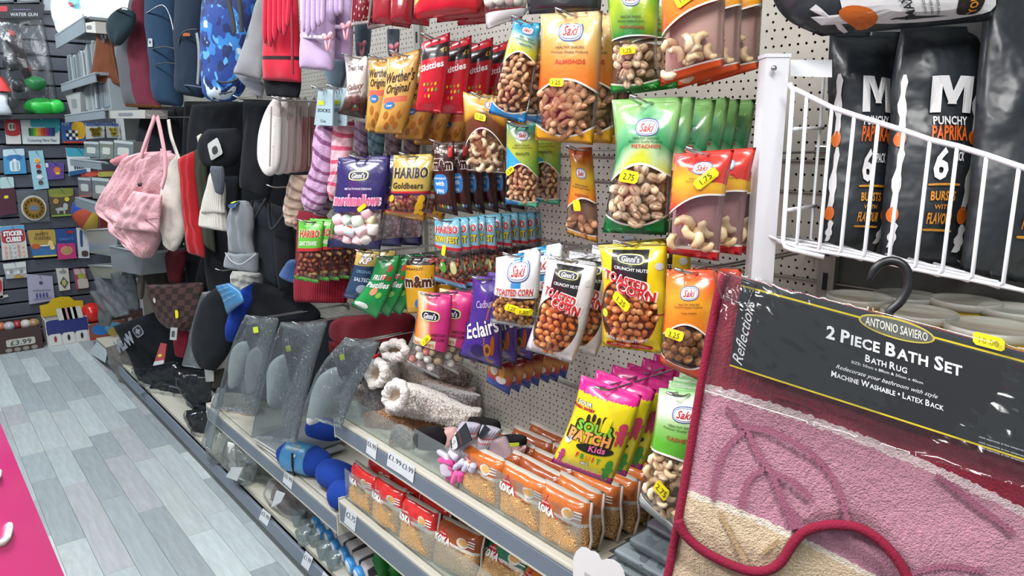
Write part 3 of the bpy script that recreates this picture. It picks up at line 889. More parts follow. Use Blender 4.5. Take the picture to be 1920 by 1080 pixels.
# toasted corn
def oval_window(cx, cy, rx, ry):
    def wt(u, f):
        q = 1 - ((u - cx) * (1 / rx)) ** 2 if not isinstance(u, X) else 1 - ((u - cx) * (1 / rx)).sq()
        s_ = (max(q, 0) ** .5) if not isinstance(u, X) else q.mx(0).pw(.5)
        return cy + ry * s_
    def wb(u, f):
        q = 1 - ((u - cx) * (1 / rx)) ** 2 if not isinstance(u, X) else 1 - ((u - cx) * (1 / rx)).sq()
        s_ = (max(q, 0) ** .5) if not isinstance(u, X) else q.mx(0).pw(.5)
        return cy - ry * s_
    return wt, wb


def badge(M, P, a, v, w, txt, bg='#101828', rim='#e0d24a', h=.42, fg='#f4f4f4'):
    rv = w * P.W / P.H * h / 2
    patch(M, P, a, v, w / 2, rv, rim, .0007, 3); patch(M, P, a, v, w / 2 * .93, rv * .88, '#f2f2ee', .0010, 3); patch(M, P, a, v, w / 2 * .88, rv * .78, bg, .0013, 3)
    T(M, P, txt, a, v, rv * 1.05, fg, w=w * .66, sh=.2, bold=.02, off=.002)


def gin_corn(label, L, R, y, th, body, seed, strap='Salted Flavour', band=True, **k):
    wt, wb = oval_window(.44, .34, .45, .27)
    m = bag_mat('print_toasted_corn_%d' % seed, lambda g: g.paint(body, ((g.u - .48 - (g.v - .8) * .1).ab().lt(.27) * g.v.gt(.60) * g.v.lt(.90), '#1c1c1e'), (g.v.gt(.93) * (g.v * 330).sin().gt(.1), '#2a2a2a')), wt, wb, '#c9442a' if seed > 20 else '#e6d9c4')
    def ex(M, P):
        badge(M, P, .5, .81, .40, "Ginni's", rim='#c9d23a')
        T(M, P, 'CRUNCHY NUTS', .5, .715, .028, '#f0f0f0', w=.5, bold=.01)
        for q, a, v, w in (('TOASTED', .42, .605, .66), ('CORN', .58, .525, .56)): T(M, P, q, a, v, .075, '#c8242c', w=w, bold=.03, ol='#f8f4f0', olw=.055, rot=-.16, off=.003)
        patch(M, P, .9, .76, .06, .03, '#c9ced0', .0012, n=16)
        T(M, P, strap, .44, .125, .034, '#f4efe8' if band else '#7a2a1c', w=.66, bold=.02, arc=-.9, off=.003)
        if band:
            patch(M, P, .46, .06, .38, .028, '#c8242c', .0014, 4); T(M, P, 'Too Tasty to Put Down!', .46, .06, .022, '#f4e8d8', w=.62, off=.0022)
        else: T(M, P, 'Too Tasty to Put Down!', .36, .065, .016, '#c8242c', w=.5)
    b = Bag('corn_snack_packet', label, 'snack packet', L, R, y, th, m, (), seed, ex, **k)
    scatter(b.root, b.P, 'red_corn', wt, wb, .0118, .0042, seed=seed, size=1.0, fill='#b0582a')
    return b


B = gin_corn('bright yellow toasted corn packet with a red banner', [(1122, 459), (1128, 500), (1130, 580), (1128, 648)], [(1250, 451), (1252, 520), (1250, 590), (1243, 664)], .87, .034, '#e8cf1e', 21, 'Saltin and Lemon Flavour')
sticker(B.root, B.P, .36, .44, '1.25', .038, .018, -.6)
patch_m = MB(); patch(patch_m, B.P, .08, .33, .05, .035, '#c9d23a', .004); patch_m.build('lemon_picture', B.root)
B.stack(1, .06, 'yellow toasted corn packet')
B = gin_corn('white toasted corn packet hanging askew, front of its peg', [(1026, 478), (1020, 530), (1005, 595), (985, 655)], [(1122, 492), (1112, 550), (1096, 620), (1074, 682)], .85, .032, '#e2e2e4', 18, 'Natural Flavour', band=False)
B.stack(3, .05, 'white toasted corn packet', dx=.006, dz=.004)
wt, wb = slope(.52, -.03), slope(.12, -.04)
m = bag_mat('print_saki_corn', lambda g: g.paint('#e4e6e8', (g.band(g.u, .42, .64) * g.v.gt(.62), '#2f8fc4'), (g.v.lt(.06), '#d0d4d6')), wt, wb, None)
def ex(M, P):
    saki_logo(M, P, .56, .80, .50)
    T(M, P, 'TOASTED CORN', .5, .575, .075, '#c0392c', w=.82, bold=.03, ol='#f4f0f0', olw=.05, off=.0025)
    T(M, P, 'Salted Corn', .62, .09, .03, '#2f6f9a', w=.4)
B = Bag('corn_snack_packet', 'white and blue packet of golden toasted corn with two price stickers', 'snack packet', [(930, 483), (928, 530), (922, 575), (919, 605)], [(1014, 467), (1012, 530), (1006, 580), (1004, 617)], .89, .03, m, (), 17, ex)
scatter(B.root, B.P, 'gold_corn', wt, wb, .0112, .0042, seed=17, size=.95, fill='#7a4a18')
sticker(B.root, B.P, .52, .37, '1.25', .036, .018, -.25); sticker(B.root, B.P, .78, .32, '1.30', .04, .018, -.1)
B.stack(1, .06, 'white golden corn packet', dz=.006)

# sour sweets
m = bag_mat('print_sour', lambda g: g.paint('#ecd81e', ((g.v + (g.noise(30, 2, uv=True) - .5) * .09).gt(.83), '#d8268a'), ((g.v + (g.noise(34, 2, uv=True) - .5) * .08).lt(.075), '#d8268a'), (g.rect(.60, 1, .30, .86) * (g.voro(7) .lt(.0)), '#b02a3a')))
def ex(M, P):
    T(M, P, 'SOUR', .18, .745, .034, '#f4f4f4', w=.24, bold=.03, ol='#1c1c1c', olw=.06)
    T(M, P, 'THEN SWEET', .18, .70, .026, '#d8264a', w=.36, bold=.02, ol='#5a1020', olw=.03)
    T(M, P, 'SOUR', .46, .535, .098, '#7ec23a', w=.60, bold=.05, ol='#2a3018', olw=.06, off=.003)
    T(M, P, 'PATCH', .42, .425, .105, '#f0a05a', w=.68, bold=.05, ol='#3a2a18', olw=.06, off=.003)
    patch(M, P, .56, .315, .30, .05, '#1f241a', .0012, 2)
    T(M, P, 'Kids', .60, .325, .062, '#e86aa0', w=.26, bold=.03, off=.003, rot=.05)
    for i, c in enumerate(('#c8242c', '#2f9a3a', '#e88a1e', '#c8242c', '#2f9a3a')):
        T(M, P, 'FRUIT'[i], .34 + i * .085, .235 - .004 * i, .045, c, bold=.04, off=.0025)
    T(M, P, 'MIX', .5, .165, .028, '#f4f4ee', w=.12, ol='#2a2a1a', olw=.05)
    patch(M, P, .10, .35, .06, .055, '#dfe6ee', .001); T(M, P, '140g', .10, .35, .02, '#2a4a7a', w=.08)
    for cx, cy, s, c in ((.86, .13, 1, '#4a9a3a'), (.88, .50, 1.25, '#c0405a'), (.10, .15, .7, '#b03a7a')):  # plain jelly figures
        patch(M, P, cx, cy + .075 * s, .055 * s, .042 * s, c, .0022); patch(M, P, cx, cy, .05 * s, .055 * s, c, .002, 2.6)
        for sx in (-1, 1):
            patch(M, P, cx + sx * .06 * s, cy + .03 * s, .028 * s, .014 * s, c, .0022, rot=sx * .5); patch(M, P, cx + sx * .03 * s, cy - .06 * s, .02 * s, .03 * s, c, .0022)
    for i in range(5): patch(M, P, .30 + .09 * i, .62 + .02 * (i % 2), .03, .045, '#2a2a1c', .0016, 2.4)
B = Bag('sweet_packet', 'pink and yellow sour sweets packet, front of its peg', 'sweet packet', [(1090, 703), (1078, 760), (1058, 815), (1033, 866)], [(1204, 742), (1190, 790), (1172, 845), (1146, 909)], .86, .026, m, (), 30, ex)
sticker(B.root, B.P, .62, .60, '', .016, .034, -.1)
B.stack(8, .04, 'pink and yellow sour sweets packet', jit=.02, skip=())

# left-hand sweets -------------------------------------------------
def plain(label, L, R, y, th, fn, txt=(), ex=None, seed=0, wt=None, wb=None, name='sweet_packet', cat='sweet packet', tag_=None, **k):
    m = bag_mat('print_' + (tag_ or 'sweet_%d' % seed), fn, wt, wb, None)
    return Bag(name, label, cat, L, R, y, th, m, txt, seed, ex, **k)


def ovals(*a):
    def f(M, P):
        for x, y, rx, ry, c in a: patch(M, P, x, y, rx, ry, c, .001)
    return f


B = plain('white and brown chocolate sweets packet, left of the golden caramels', [(646, 106), (650, 160), (644, 190), (633, 213)], [(690, 105), (689, 150), (687, 190), (684, 223)], .93, .022, lambda g: g.ramp(g.v + (g.noise(6, 2, uv=True) - .5) * .2, [(.28, '#3a221c'), (.40, '#6a5048'), (.48, '#d6d0ca'), (.95, '#dcd8d2')]),
          [('Treat bag', .5, .84, .06, '#4a2a24', dict(w=.7, sh=.2)), ('Galaxy', .5, .60, .10, '#7a5a50', dict(w=.8, sh=.35, bold=.02)), ('Counters', .5, .50, .05, '#5a3a30', dict(w=.6))], ovals((.35, .25, .12, .05, '#4a2c22'), (.65, .2, .13, .05, '#5a3428'), (.5, .12, .12, .05, '#45281f'), (.72, .33, .1, .04, '#4a2c22'), (.62, .24, .05, .03, '#4a8a6a')), 31)
B.stack(2, .06, 'white and brown chocolate packet')
cf = lambda g: g.paint(g.ramp(g.v, [(.0, '#b8862e'), (.3, '#c99a48'), (.7, '#d2ab62'), (1, '#c08a34')]), (g.rect(.1, .85, .43, .50), '#cf6a50'))
ct = [('£1.25', .55, .92, .055, '#4a2a12', dict(w=.3)), ("Werther's", .5, .73, .115, '#2a1c10', dict(w=.88, sh=.15, bold=.02)), ('Original', .5, .60, .10, '#2a1c10', dict(w=.72, sh=.15, bold=.02)), ('Creamy', .35, .40, .03, '#f4f4f4', dict(w=.2))]
ce = ovals((.35, .40, .18, .045, '#2f6fb0'), (.30, .28, .08, .05, '#a8641e'), (.55, .22, .08, .05, '#b06a22'), (.75, .28, .07, .05, '#a8641e'), (.42, .14, .08, .05, '#9a5a1a'), (.70, .15, .07, .045, '#b06a22'), (.8, .33, .06, .05, '#c88a3a'))
plain('golden caramel sweets packet half hidden at the left of its pair', [(692, 112), (690, 170), (684, 246)], [(744, 106), (738, 170), (722, 250)], .96, .024, cf, ct, ce, 32).stack(1, .05, 'left-hand golden caramel packet')
plain('golden caramel sweets packet at the right of its pair, front of its peg', [(727, 110), (722, 160), (712, 210), (700, 250)], [(789, 91), (782, 150), (770, 205), (754, 253)], .92, .026, cf, ct, ce, 33).stack(5, .055, 'golden caramel packet', dz=-.014, jit=.05)
ce = ovals(*[(.3 + .13 * (i % 4) + .04 * (i // 4), .36 - .07 * (i // 4), .035, .022, c) for i, c in enumerate(('#e0c02a', '#5a9a3a', '#d9662a', '#e0c02a', '#7a3a86', '#e8a02a', '#e0c02a', '#5a9a3a', '#d9662a', '#e0c02a'))])
plain('red fruit sweets packet with a black top, front of its peg', [(791, 80), (789, 120), (784, 165), (778, 209)], [(844, 60), (842, 110), (836, 160), (828, 213)], .93, .024, lambda g: g.paint('#c0182a', (g.band(g.v, .70, .86), '#2a2024'), (g.v.gt(.93), '#b01c2c')),
      [('Skittles', .48, .60, .085, '#f4f4f4', dict(w=.8, bold=.03, rot=.12)), ('£1', .85, .78, .05, '#e0c02a', dict(w=.14))], ce, 34).stack(4, .058, 'red fruit sweets packet', dx=.004)
wt, wb = slope(.40, .04), slope(.14, -.01, -.04)
B = plain('purple and clear marshmallow packet, front of its peg', [(634, 296), (630, 350), (622, 410), (613, 464)], [(732, 291), (729, 350), (722, 410), (713, 468)], .87, .034, lambda g: g.paint('#2c2462', (g.band(g.v, .125, .14), '#a8327a')), [("Ginni's", .5, .78, .01, '#f4f4f4', {}), ('MOUTHWATERING', .48, .65, .022, '#d8d4e8', dict(w=.5)), ('marshmallows', .46, .535, .10, '#d86a90', dict(w=.86, bold=.05, ol='#f4e4ec', olw=.04, off=.003)), ('FUN SIZE SHAPES', .30, .145, .03, '#d8648c', dict(w=.5, rot=-.15))], lambda M, P: badge(M, P, .46, .78, .38, "Ginni's", rim='#c9d23a'), 35, wt=wt, wb=wb)
scatter(B.root, B.P, 'marshmallow', wt, wb, .025, .009, seed=35, size=1.42, fill='#ecd8dc')
M = MB(); patch(M, B.P, .40, .22, .09, .055, '#d8402a', .002); patch(M, B.P, .40, .22, .05, .035, '#e8745a', .003); M.build('strawberry_picture', B.root)
sticker(B.root, B.P, .60, .46, '', .028, .014, .7)
B.stack(2, .06, 'purple marshmallow packet', skip=('marshmallow',))
wt, wb = slope(.50, 0), slope(.17, 0)
B = plain('gold gummy bears packet with a clear window', [(738, 291), (735, 340), (728, 380), (719, 401)], [(813, 288), (810, 340), (804, 380), (796, 416)], .93, .028, lambda g: g.paint('#b9a24e', (g.v.lt(.14), '#c08a1e'), (g.band(g.v, .50, .53), '#b8282a'), (g.band(g.v, .14, .17), '#b8282a')), [('HARIBO', .5, .77, .105, '#1f1a14', dict(w=.84, bold=.04, ol='#e8e0c8', olw=.02)), ('Goldbears', .46, .615, .085, '#2a2418', dict(w=.76, bold=.02))], None, 36, wt=wt, wb=wb)
scatter(B.root, B.P, 'jelly_sweet', wt, wb, .012, .005, vmax=.42, seed=36, fill='#7a4a3a')
M = MB()
for q in ((.84, .40, .08, .075), (.82, .27, .09, .11), (.77, .18, .05, .035), (.90, .17, .05, .035), (.10, .42, .07, .06)): patch(M, B.P, *q, '#d8ac1e', .002)
M.build('bear_shape', B.root)
B.stack(1, .055, 'gold gummy bears packet', dz=-.003)
plain('brown chocolate sweets packet with a blue speech bubble', [(812, 269), (813, 330), (816, 395)], [(852, 264), (853, 330), (859, 405)], .98, .022, lambda g: g.mix(g.v.gt(.86), '#3a1a16', '#4a2c24'), [('Treat bag', .40, .83, .05, '#e8e0d4', dict(w=.62)), ('chocolate', .32, .735, .02, '#e8e0d4', dict(w=.5)), ('m&m', .48, .65, .115, '#3a1a16', dict(w=.86, bold=.05, ol='#e8e0d8', olw=.06)), ('with', .36, .41, .055, '#f0f4f8', dict(w=.42, bold=.02)), ('you', .36, .33, .055, '#f0f4f8', dict(w=.36, bold=.02)), ('entertained', .36, .475, .03, '#f0f4f8', dict(w=.56))],
      lambda M, P: (patch(M, P, .38, .405, .34, .125, '#2f80c4', .0009, 3), patch(M, P, .84, .82, .10, .08, '#c0282a', .001, 4), [patch(M, P, .3 + .12 * i, .13, .05, .025, c, .001) for i, c in enumerate(('#b03a2a', '#c9a02a', '#4a8a3a', '#c9c4bc', '#3a6ab0'))]), 37).stack(5, .042, 'brown chocolate sweets packet', jit=.04)
wt, wb = slope(.56, 0), slope(.14, 0)
B = plain('blue and clear fizzy jelly sweets packet, front of its long row', [(815, 412), (815, 470), (813, 527)], [(863, 410), (868, 480), (877, 545)], .95, .018, lambda g: g.paint(g.ramp(g.v, [(.6, '#8cb4c0'), (1, '#5aa0b8')]), (g.band(g.v, .55, .60), '#b82a3a'), (g.v.lt(.12), '#6fa0c0'), (g.band(g.v, .12, .15), '#b82a3a')), [('HARIBO', .48, .82, .09, '#c0282a', dict(w=.84, bold=.04, ol='#e8e8e0', olw=.03)), ('KIWI FEST', .48, .69, .075, '#e0c82a', dict(w=.84, bold=.04, ol='#3a3a1a', olw=.03))], None, 38, wt=wt, wb=wb)
scatter(B.root, B.P, 'jelly_sweet', wt, wb, .012, .005, vmax=.45, seed=38, sep=False, fill='#9a9a84')
M = MB(); [patch(M, B.P, *q, .0022) for q in ((.34, .31, .11, .075, '#5aa03a'), (.68, .33, .10, .085, '#cfcf8a'), (.30, .34, .03, .02, '#f0f0e8'), (.66, .37, .03, .02, '#f0f0e8'))]; M.build('jelly_picture', B.root)
sticker(B.root, B.P, .40, .55, '', .012, .03, -.2)
B.stack(10, .0255, 'blue and clear fizzy jelly packet', jit=.015)
wt, wb = slope(.50, .0), slope(.10, -.02)
B = plain('green and clear gummy packet, front of its row', [(560, 412), (557, 470), (551, 523)], [(608, 415), (604, 470), (598, 532)], .88, .02, lambda g: g.paint('#62b83a', (g.band(g.v, .50, .55), '#b82a2a'), (g.v.lt(.10), '#62b83a'), (g.band(g.v, .10, .13), '#b02a2a')), [('HARIBO', .5, .76, .10, '#c0282a', dict(w=.78, bold=.04, ol='#e8f0d8', olw=.03)), ('GIANT STRAWBS', .46, .62, .06, '#e8e8e0', dict(w=.7, bold=.03))], None, 39, wt=wt, wb=wb)
scatter(B.root, B.P, 'jelly_sweet', wt, wb, .014, .005, seed=39, sep=False, fill='#7a2a22')
B.stack(5, .033, 'green and clear gummy packet', jit=.03)
plain('blue and gold salted nuts packet left of the green pastilles', [(669, 470), (660, 510), (643, 557)], [(714, 472), (708, 515), (694, 566)], .95, .02, lambda g: g.paint('#26405e', (g.v.gt(.66), '#c9ac5a'), (g.v.lt(.10), '#4a5a8a')), [('KP', .48, .77, .13, '#f0f0ee', dict(w=.46, sh=.2, bold=.04, ol='#1c1c20', olw=.08)), ('ORIGINAL', .5, .55, .06, '#7aa0c8', dict(w=.6, bold=.02)), ('SALTED', .5, .40, .06, '#c8d4e0', dict(w=.6, bold=.02))], ovals((.6, .25, .2, .07, '#8a9aa8')), 40).stack(1, .05, 'blue and gold nuts packet')
ce = lambda M, P: [patch(M, P, *q, .001) for q in ((.44, .40, .13, .075, '#d8906a'), (.68, .34, .10, .05, '#7ac04a'), (.75, .78, .09, .05, '#c0402a'), (.62, .66, .08, .05, '#c83a2a'), (.30, .13, .26, .055, '#d8e0d8'), (.82, .62, .06, .04, '#b83a2a'))]
plain('green fruit pastilles packet hanging askew, front of its peg', [(707, 482), (695, 520), (678, 548), (658, 571)], [(750, 478), (742, 515), (728, 555), (706, 598)], .93, .018, lambda g: g.mix(g.noise(4, 2, uv=True), '#0f7a3a', '#1f9a4a'), [('FRUIT', .42, .66, .085, '#f0f4f0', dict(w=.5, bold=.03, rot=-.1)), ('Pastilles', .48, .52, .10, '#f4f8f4', dict(w=.86, bold=.03, rot=-.1))], ce, 41).stack(4, .036, 'green fruit pastilles packet', jit=.05)
plain('yellow peanut sweets packet beside the green pastilles', [(754, 480), (758, 530), (763, 588)], [(818, 480), (818, 530), (816, 586)], 1.0, .022, lambda g: g.paint('#d9a41e', ((g.v + (g.noise(20, 1, uv=True) - .5) * .03).gt(.80), '#2c1c16')), [('m&m', .48, .54, .17, '#4a2c1c', dict(w=.82, bold=.05, ol='#f0e8d8', olw=.05)), ("'s", .92, .54, .14, '#4a2c1c', dict(w=.09, bold=.03)), ('PEANUT', .4, .74, .04, '#4a2c1c', dict(w=.5))], ovals((.48, .20, .13, .075, '#3a7ab0'), (.7, .20, .1, .07, '#d0a83a'), (.88, .9, .10, .06, '#b82a2a')), 42).stack(2, .05, 'yellow peanut sweets packet')
wt, wb = slope(.33, -.03, .02), slope(.06, -.02)
B = plain('pink and orange gum sweets packet with a clear lower half', [(783, 545), (782, 590), (774, 640), (761, 680)], [(848, 553), (846, 600), (838, 655), (824, 711)], .89, .024, lambda g: g.paint(g.ramp(g.u + g.v * .4 + (g.noise(3, 2, uv=True) - .5) * .3, [(.3, '#d97a2a'), (.5, '#d8c89a'), (.7, '#c84a5a'), (.95, '#c8327a')]), (g.v.lt(.06), '#d8d4cc'), (g.band(g.v, .33, .42) * g.u.lt(.7), '#d8cfb0')), [('AMERICAN', .72, .49, .035, '#5a1c2a', dict(w=.38)), ('HARD GUMS', .72, .44, .035, '#5a1c2a', dict(w=.38)), ('QUALITY SWEETS', .36, .365, .035, '#b0462a', dict(w=.62, bold=.02))], lambda M, P: badge(M, P, .44, .70, .56, "Ginni's", rim='#c9d23a', h=.52), 43, wt=wt, wb=wb)
scatter(B.root, B.P, 'gum_sweet', wt, wb, .0178, .008, seed=43, size=1.1, fill='#b09c92')
sticker(B.root, B.P, .42, .42, '1.20', .034, .016, .95)
B.stack(2, .055, 'pink and orange gum sweets packet')
plain('purple toffee sweets packet with a big white name', [(886, 517), (884, 570), (874, 620), (860, 668)], [(939, 520), (942, 580), (942, 640), (941, 693)], .92, .024, lambda g: g.paint(g.mix(g.noise(3, 2, uv=True), '#3a1f78', '#4f2f92'), ((((g.u - .75) * 1.6).sq() + ((g.v - .40) * 1.0).sq()).pw(.5).gt(.30) * (((g.u - .75) * 1.6).sq() + ((g.v - .40) * 1.0).sq()).pw(.5).lt(.345) * g.u.lt(.8), '#9a5a2a'), (g.v.lt(.05), '#2a1a4a')), [('Cadbury', .52, .715, .075, '#c9b8d8', dict(w=.62, sh=.3, bold=.0, rot=.2)), ('Eclairs', .44, .435, .16, '#f4f2f4', dict(w=1.0, sh=.3, bold=.02, ol='#2a1458', olw=.03, rot=.5))], ovals((.42, .18, .17, .075, '#2a1458'), (.66, .22, .09, .07, '#b0702a'), (.66, .22, .045, .035, '#5a2c14'), (.78, .28, .05, .11, '#a8561e')), 44).stack(4, .045, 'purple toffee sweets packet', jit=.03)
plain('small clear and blue sweets packet under the purple toffees, front of its row', [(914, 672), (914, 690), (912, 716)], [(966, 682), (962, 710), (955, 741)], .98, .016, lambda g: g.ramp(g.v, [(.25, '#2a4a9a'), (.35, '#a83a2a'), (.6, '#c08a4a'), (.8, '#8a2a2a')]), (), ovals((.3, .6, .14, .16, '#d8d4c0'), (.6, .62, .1, .2, '#d8a04a'), (.6, .38, .2, .1, '#d8d0cc')), 45).stack(6, .03, 'small clear and blue sweets packet')
# the row cut off by the top edge
plain('white rimmed red berry sweets packet at the top edge', [(661, -60), (660, 0), (656, 50)], [(699, -60), (698, 0), (692, 44)], .95, .02, lambda g: g.paint('#d8d4d0', (g.rect(.08, .92, .1, 1) , '#7a1c2a'), (g.rect(.08, .92, .1, 1) * g.voro(9).lt(.28), '#c9b8b0'))).stack(1, .05, 'berry sweets packet')
for i, (dx, c) in enumerate(((0, '#8c1a26'), (34, '#7a1620'))):
    plain(['dark red sweets packet at the top edge, left one', 'dark red sweets packet at the top edge, right one'][i], [(700 + dx, -60), (699 + dx, 0), (697 + dx, 42)], [(742 + dx, -60), (741 + dx, 0), (737 + dx, 48)], .96, .02, lambda g, c=c: g.mix(g.noise(5, 2, uv=True), c, '#a82a34'), [('M', .6, .55, .10, '#e8e0e0', {})], None, 47 + i).stack(1, .05, ['left', 'right'][i] + ' dark red sweets packet')
plain('large bright red packet with a yellow corner at the top edge', [(779, -80), (778, -20), (775, 38)], [(914, -80), (910, -20), (899, 24)], .90, .026, lambda g: g.paint('#c61f2c', ((g.u * .8 + (1 - g.v)).lt(.75) * g.v.lt(.62) * g.u.lt(.6), '#d8b02a'), (g.v.lt(.16), '#b01824'))).stack(2, .055, 'bright red packet')
# ------------------------------------------------------------------ right: bath set, wire basket, crisps, tubs
shelf(-.57, .64, 1.155, .05, 'shelf of lidded tubs behind the bath rug and basket', cap=False)
def tub(u, v, d, r, h, col, label):
    p = PD(d)(u, v); h = p.z - 1.1555; t = thing('lidded_tub', label, 'tub', p - Vector((0, 0, h)), 'lidded tubs behind the bath rug')
    MB().lathe(p - Vector((0, 0, h)), [(0, 0), (r * .86, 0), (r * .9, .004), (r * .96, h - .014)], flat(col, .4), 28).build('body', t)
    M = MB(); M.lathe(p - Vector((0, 0, .016)), [(r * .96, 0), (r * 1.03, .002), (r * 1.03, .010), (r * .99, .012), (r * .95, .010), (r * .93, .0085), (0, .0085)], film('lid_film_' + label[:8].replace(' ', '_'), '#e6e4d4', fac=.5, milky='#c9cac2', wr=8), 28); M.build('lid', t)
    MB().lathe(p - Vector((0, 0, .004 + .012)), [(0, -.012), (r * .9, -.012)], flat('#c9b46a', .6), 24).build('contents', t)
for q in ((1612, 549, 1.10, .046, .07, '#c9a21e', 'yellow tub with clear lid, nearest the white post'), (1725, 577, 1.0, .048, .075, '#c8a020', 'yellow tub with pale lid right behind the black hanger hook'), (1862, 604, .92, .053, .08, '#c79c22', 'yellow tub with wide pale lid above the yellow price sticker'),
          (1700, 546, 1.11, .045, .08, '#6a6a2c', 'olive tub behind the hanger hook, further back'), (1812, 556, 1.05, .045, .09, '#c2a02a', 'yellow tub standing behind the wide pale lid'), (1908, 572, 1.0, .045, .09, '#6f8a3a', 'green tub at the right edge of the photo')): tub(*q)

# white post and wire basket
WP = flat('#dfe1e6', .4)
p = PD(1.0)(1437, 106); q = PD(1.0)(1481, 105)
dirx = Vector((q.x - p.x, q.y - p.y, 0)); diry = Vector((-dirx.y, dirx.x, 0)).normalized() * .03
r = thing('wire_basket_stand', 'white wire basket stand with square post, black crisp packets inside', 'display stand', (p.x, p.y, 0))
def vbox(M, a, dx, dy, z0, z1, m):
    f = [Vector((a.x, a.y, z1)), Vector((a.x, a.y, z1)) + dx, Vector((a.x, a.y, z0)) + dx, Vector((a.x, a.y, z0))]
    M.hexa(f, [v + dy for v in f], m)
M = MB(); vbox(M, p, dirx, diry, 0, p.z, WP); M.build('post', r)
M = MB(); e = dirx.normalized() * .0015; vbox(M, p - e - diry * .04, dirx + e * 2, diry * 1.08, p.z - .001, p.z + .004, WP); M.build('post_cap', r)
c = PD(.996)(1451, 128); M = MB(); M.ball(c, .0042, CHROME); M.build('screw', r)
def Zb(u): return .985 - (u - 1480) / 450 * .17
def W3(u, v, dz=0): return PD(Zb(u) + dz)(u, v)
M = MB(); M.hexa([PD(1.03)(*k) for k in ((1482, 112), (1560, 112), (1560, 145), (1482, 143))], [PD(1.05)(*k) for k in ((1482, 112), (1560, 112), (1560, 145), (1482, 143))], WP); M.build('cross_bar', r)
wt_ = [(1487, 168), (1513, 178), (1560, 202), (1602, 216), (1647, 230), (1695, 245), (1744, 262), (1795, 274), (1850, 291), (1911, 312), (1975, 331)]
wb_ = [(1468, 452), (1494, 463), (1536, 471), (1576, 477), (1620, 485), (1666, 494), (1716, 505), (1766, 515), (1822, 525), (1880, 537), (1945, 550)]
MB().tube([W3(1481, 156), W3(1483, 164), W3(1500, 172)] + [W3(*k) for k in wt_[2:]], .0036, WP, 8).build('top_rail', r)
MB().tube([W3(1487, 166), W3(1468, 452), W3(1472, 463), W3(1484, 468), W3(1545, 482)], .0032, WP, 8).build('end_wire', r)
MB().tube([W3(*k, .003) for k in wb_], .0026, WP, 8).build('bottom_rail', r)
back = Vector((diry.x, diry.y, 0)).normalized() * .2
for a, b in zip(wt_[1:], wb_[1:]):
    B0 = W3(*b)
    MB().tube([W3(*a), B0 + (W3(*a) - B0) * .03, B0 + back * .03 - Vector((0, 0, .002)), B0 + back], .0026, WP, 6).build('wire', r)
for k in (.33, .66): MB().tube([W3(*b) + back * k for b in wb_], .0024, WP, 6).build('floor_wire', r)
for (a, b) in (((1477, 394), (1530, 386)), ((1490, 242), (1543, 240))): MB().tube([W3(*a), W3(*b, .16)], .0028, WP, 6).build('side_wire', r)
MB().tube([W3(1546, 130, .16), W3(1520, 448, .16), W3(1534, 462, .1)], .0024, WP, 6).build('rear_wire', r)

def crisp_mat(nm):
    g = G(nm); b = g.noise(7, 3) * 2 + g.noise(22, 2)
    return g.out(g.mix(g.noise(3, 2), '#22262b', '#2e3339'), .4, bump=b, bs=.5, bd=.014, coat=.12)
CR = crisp_mat('crisp_black'); CW = flat('#dcdcde', .4); CO = flat('#d2691e', .4); CAm = flat('#c9892a', .4)
def crisp(L, R, d, label, seed, cx=.5, side=True, th=.035, sc=1):
    P = Puff(L, R, PD(d), th, 18, 26, (.05, .05), .5, .006, 14, seed, face=0)
    t = thing('crisp_packet', label, 'snack packet', P.S(.5, 0))
    P.mb(CR).build('pouch', t)
    M = MB()
    if sc:
        for dx, pts in ((-.18, None), (.18, None), (-.06, [(-1.9, 1), (-.1, 1), (1.9, -.55), (.4, -.55)]), (.06, [(1.9, 1), (.1, 1), (-1.9, -.55), (-.4, -.55)])): patch(M, P, cx + dx, .655, .055 if pts is None else .06, .085, CW, .004 if pts is None else .0046, pts=pts or [(-1, -1), (1, -1), (1, 1), (-1, 1)])
        T(M, P, 'PUNCHY', cx, .535, .035, '#dcdcde', w=.40 * sc, bold=.03, off=.003)
        T(M, P, 'PAPRIKA', cx, .485, .055, '#d2601e', w=.42 * sc, bold=.03, off=.003)
        T(M, P, '6', cx - .08, .375, .10, '#e6e6e8', bold=.03, w=.16, off=.004); T(M, P, 'PACK', cx + .12, .40, .03, '#e6e6e8', w=.14, bold=.02, off=.003)
        T(M, P, 'BURSTS', cx, .265, .032, '#d0882a', w=.30 * sc, bold=.03, off=.003); T(M, P, 'WITH', cx, .225, .016, '#d0882a', w=.2 * sc, off=.003); T(M, P, 'FLAVOUR', cx, .185, .036, '#d0882a', w=.32 * sc, bold=.03, off=.003)
        for v in (.305, .145): patch(M, P, cx, v, .19 * sc, .004, CAm, .003, 6)
        M.build('lettering', t)
    if side:
        M = MB(); rn = random.Random(seed)
        lf = [(-.5, -1)] + [(-.3 + .35 * math.sin(k * 1.3), -1 + k * .25) for k in range(1, 8)] + [(.1, 1), (.6, 1)] + [(.9 + .2 * math.sin(k * 1.7), 1 - k * .25) for k in range(1, 8)] + [(.4, -1)]
        for v, rv, m_ in ((.62, .14, CW), (.47, .03, CO), (.33, .11, CW), (.20, .03, CO), (.12, .05, CW)): patch(M, P, .87, v, .085, rv, m_, .0035, pts=lf if rv > .04 else None); patch(M, P, .06, v, .05, rv, m_, .0035, pts=lf if rv > .04 else None)
        M.build('torn_paper_print', t)
    return t, P
crisp([(1556, 60), (1552, 150), (1553, 250), (1540, 380), (1538, 470)], [(1690, 60), (1680, 150), (1672, 250), (1668, 380), (1640, 478)], 1.10, 'black crisp packet standing in the basket nearest the post', 1, .60)
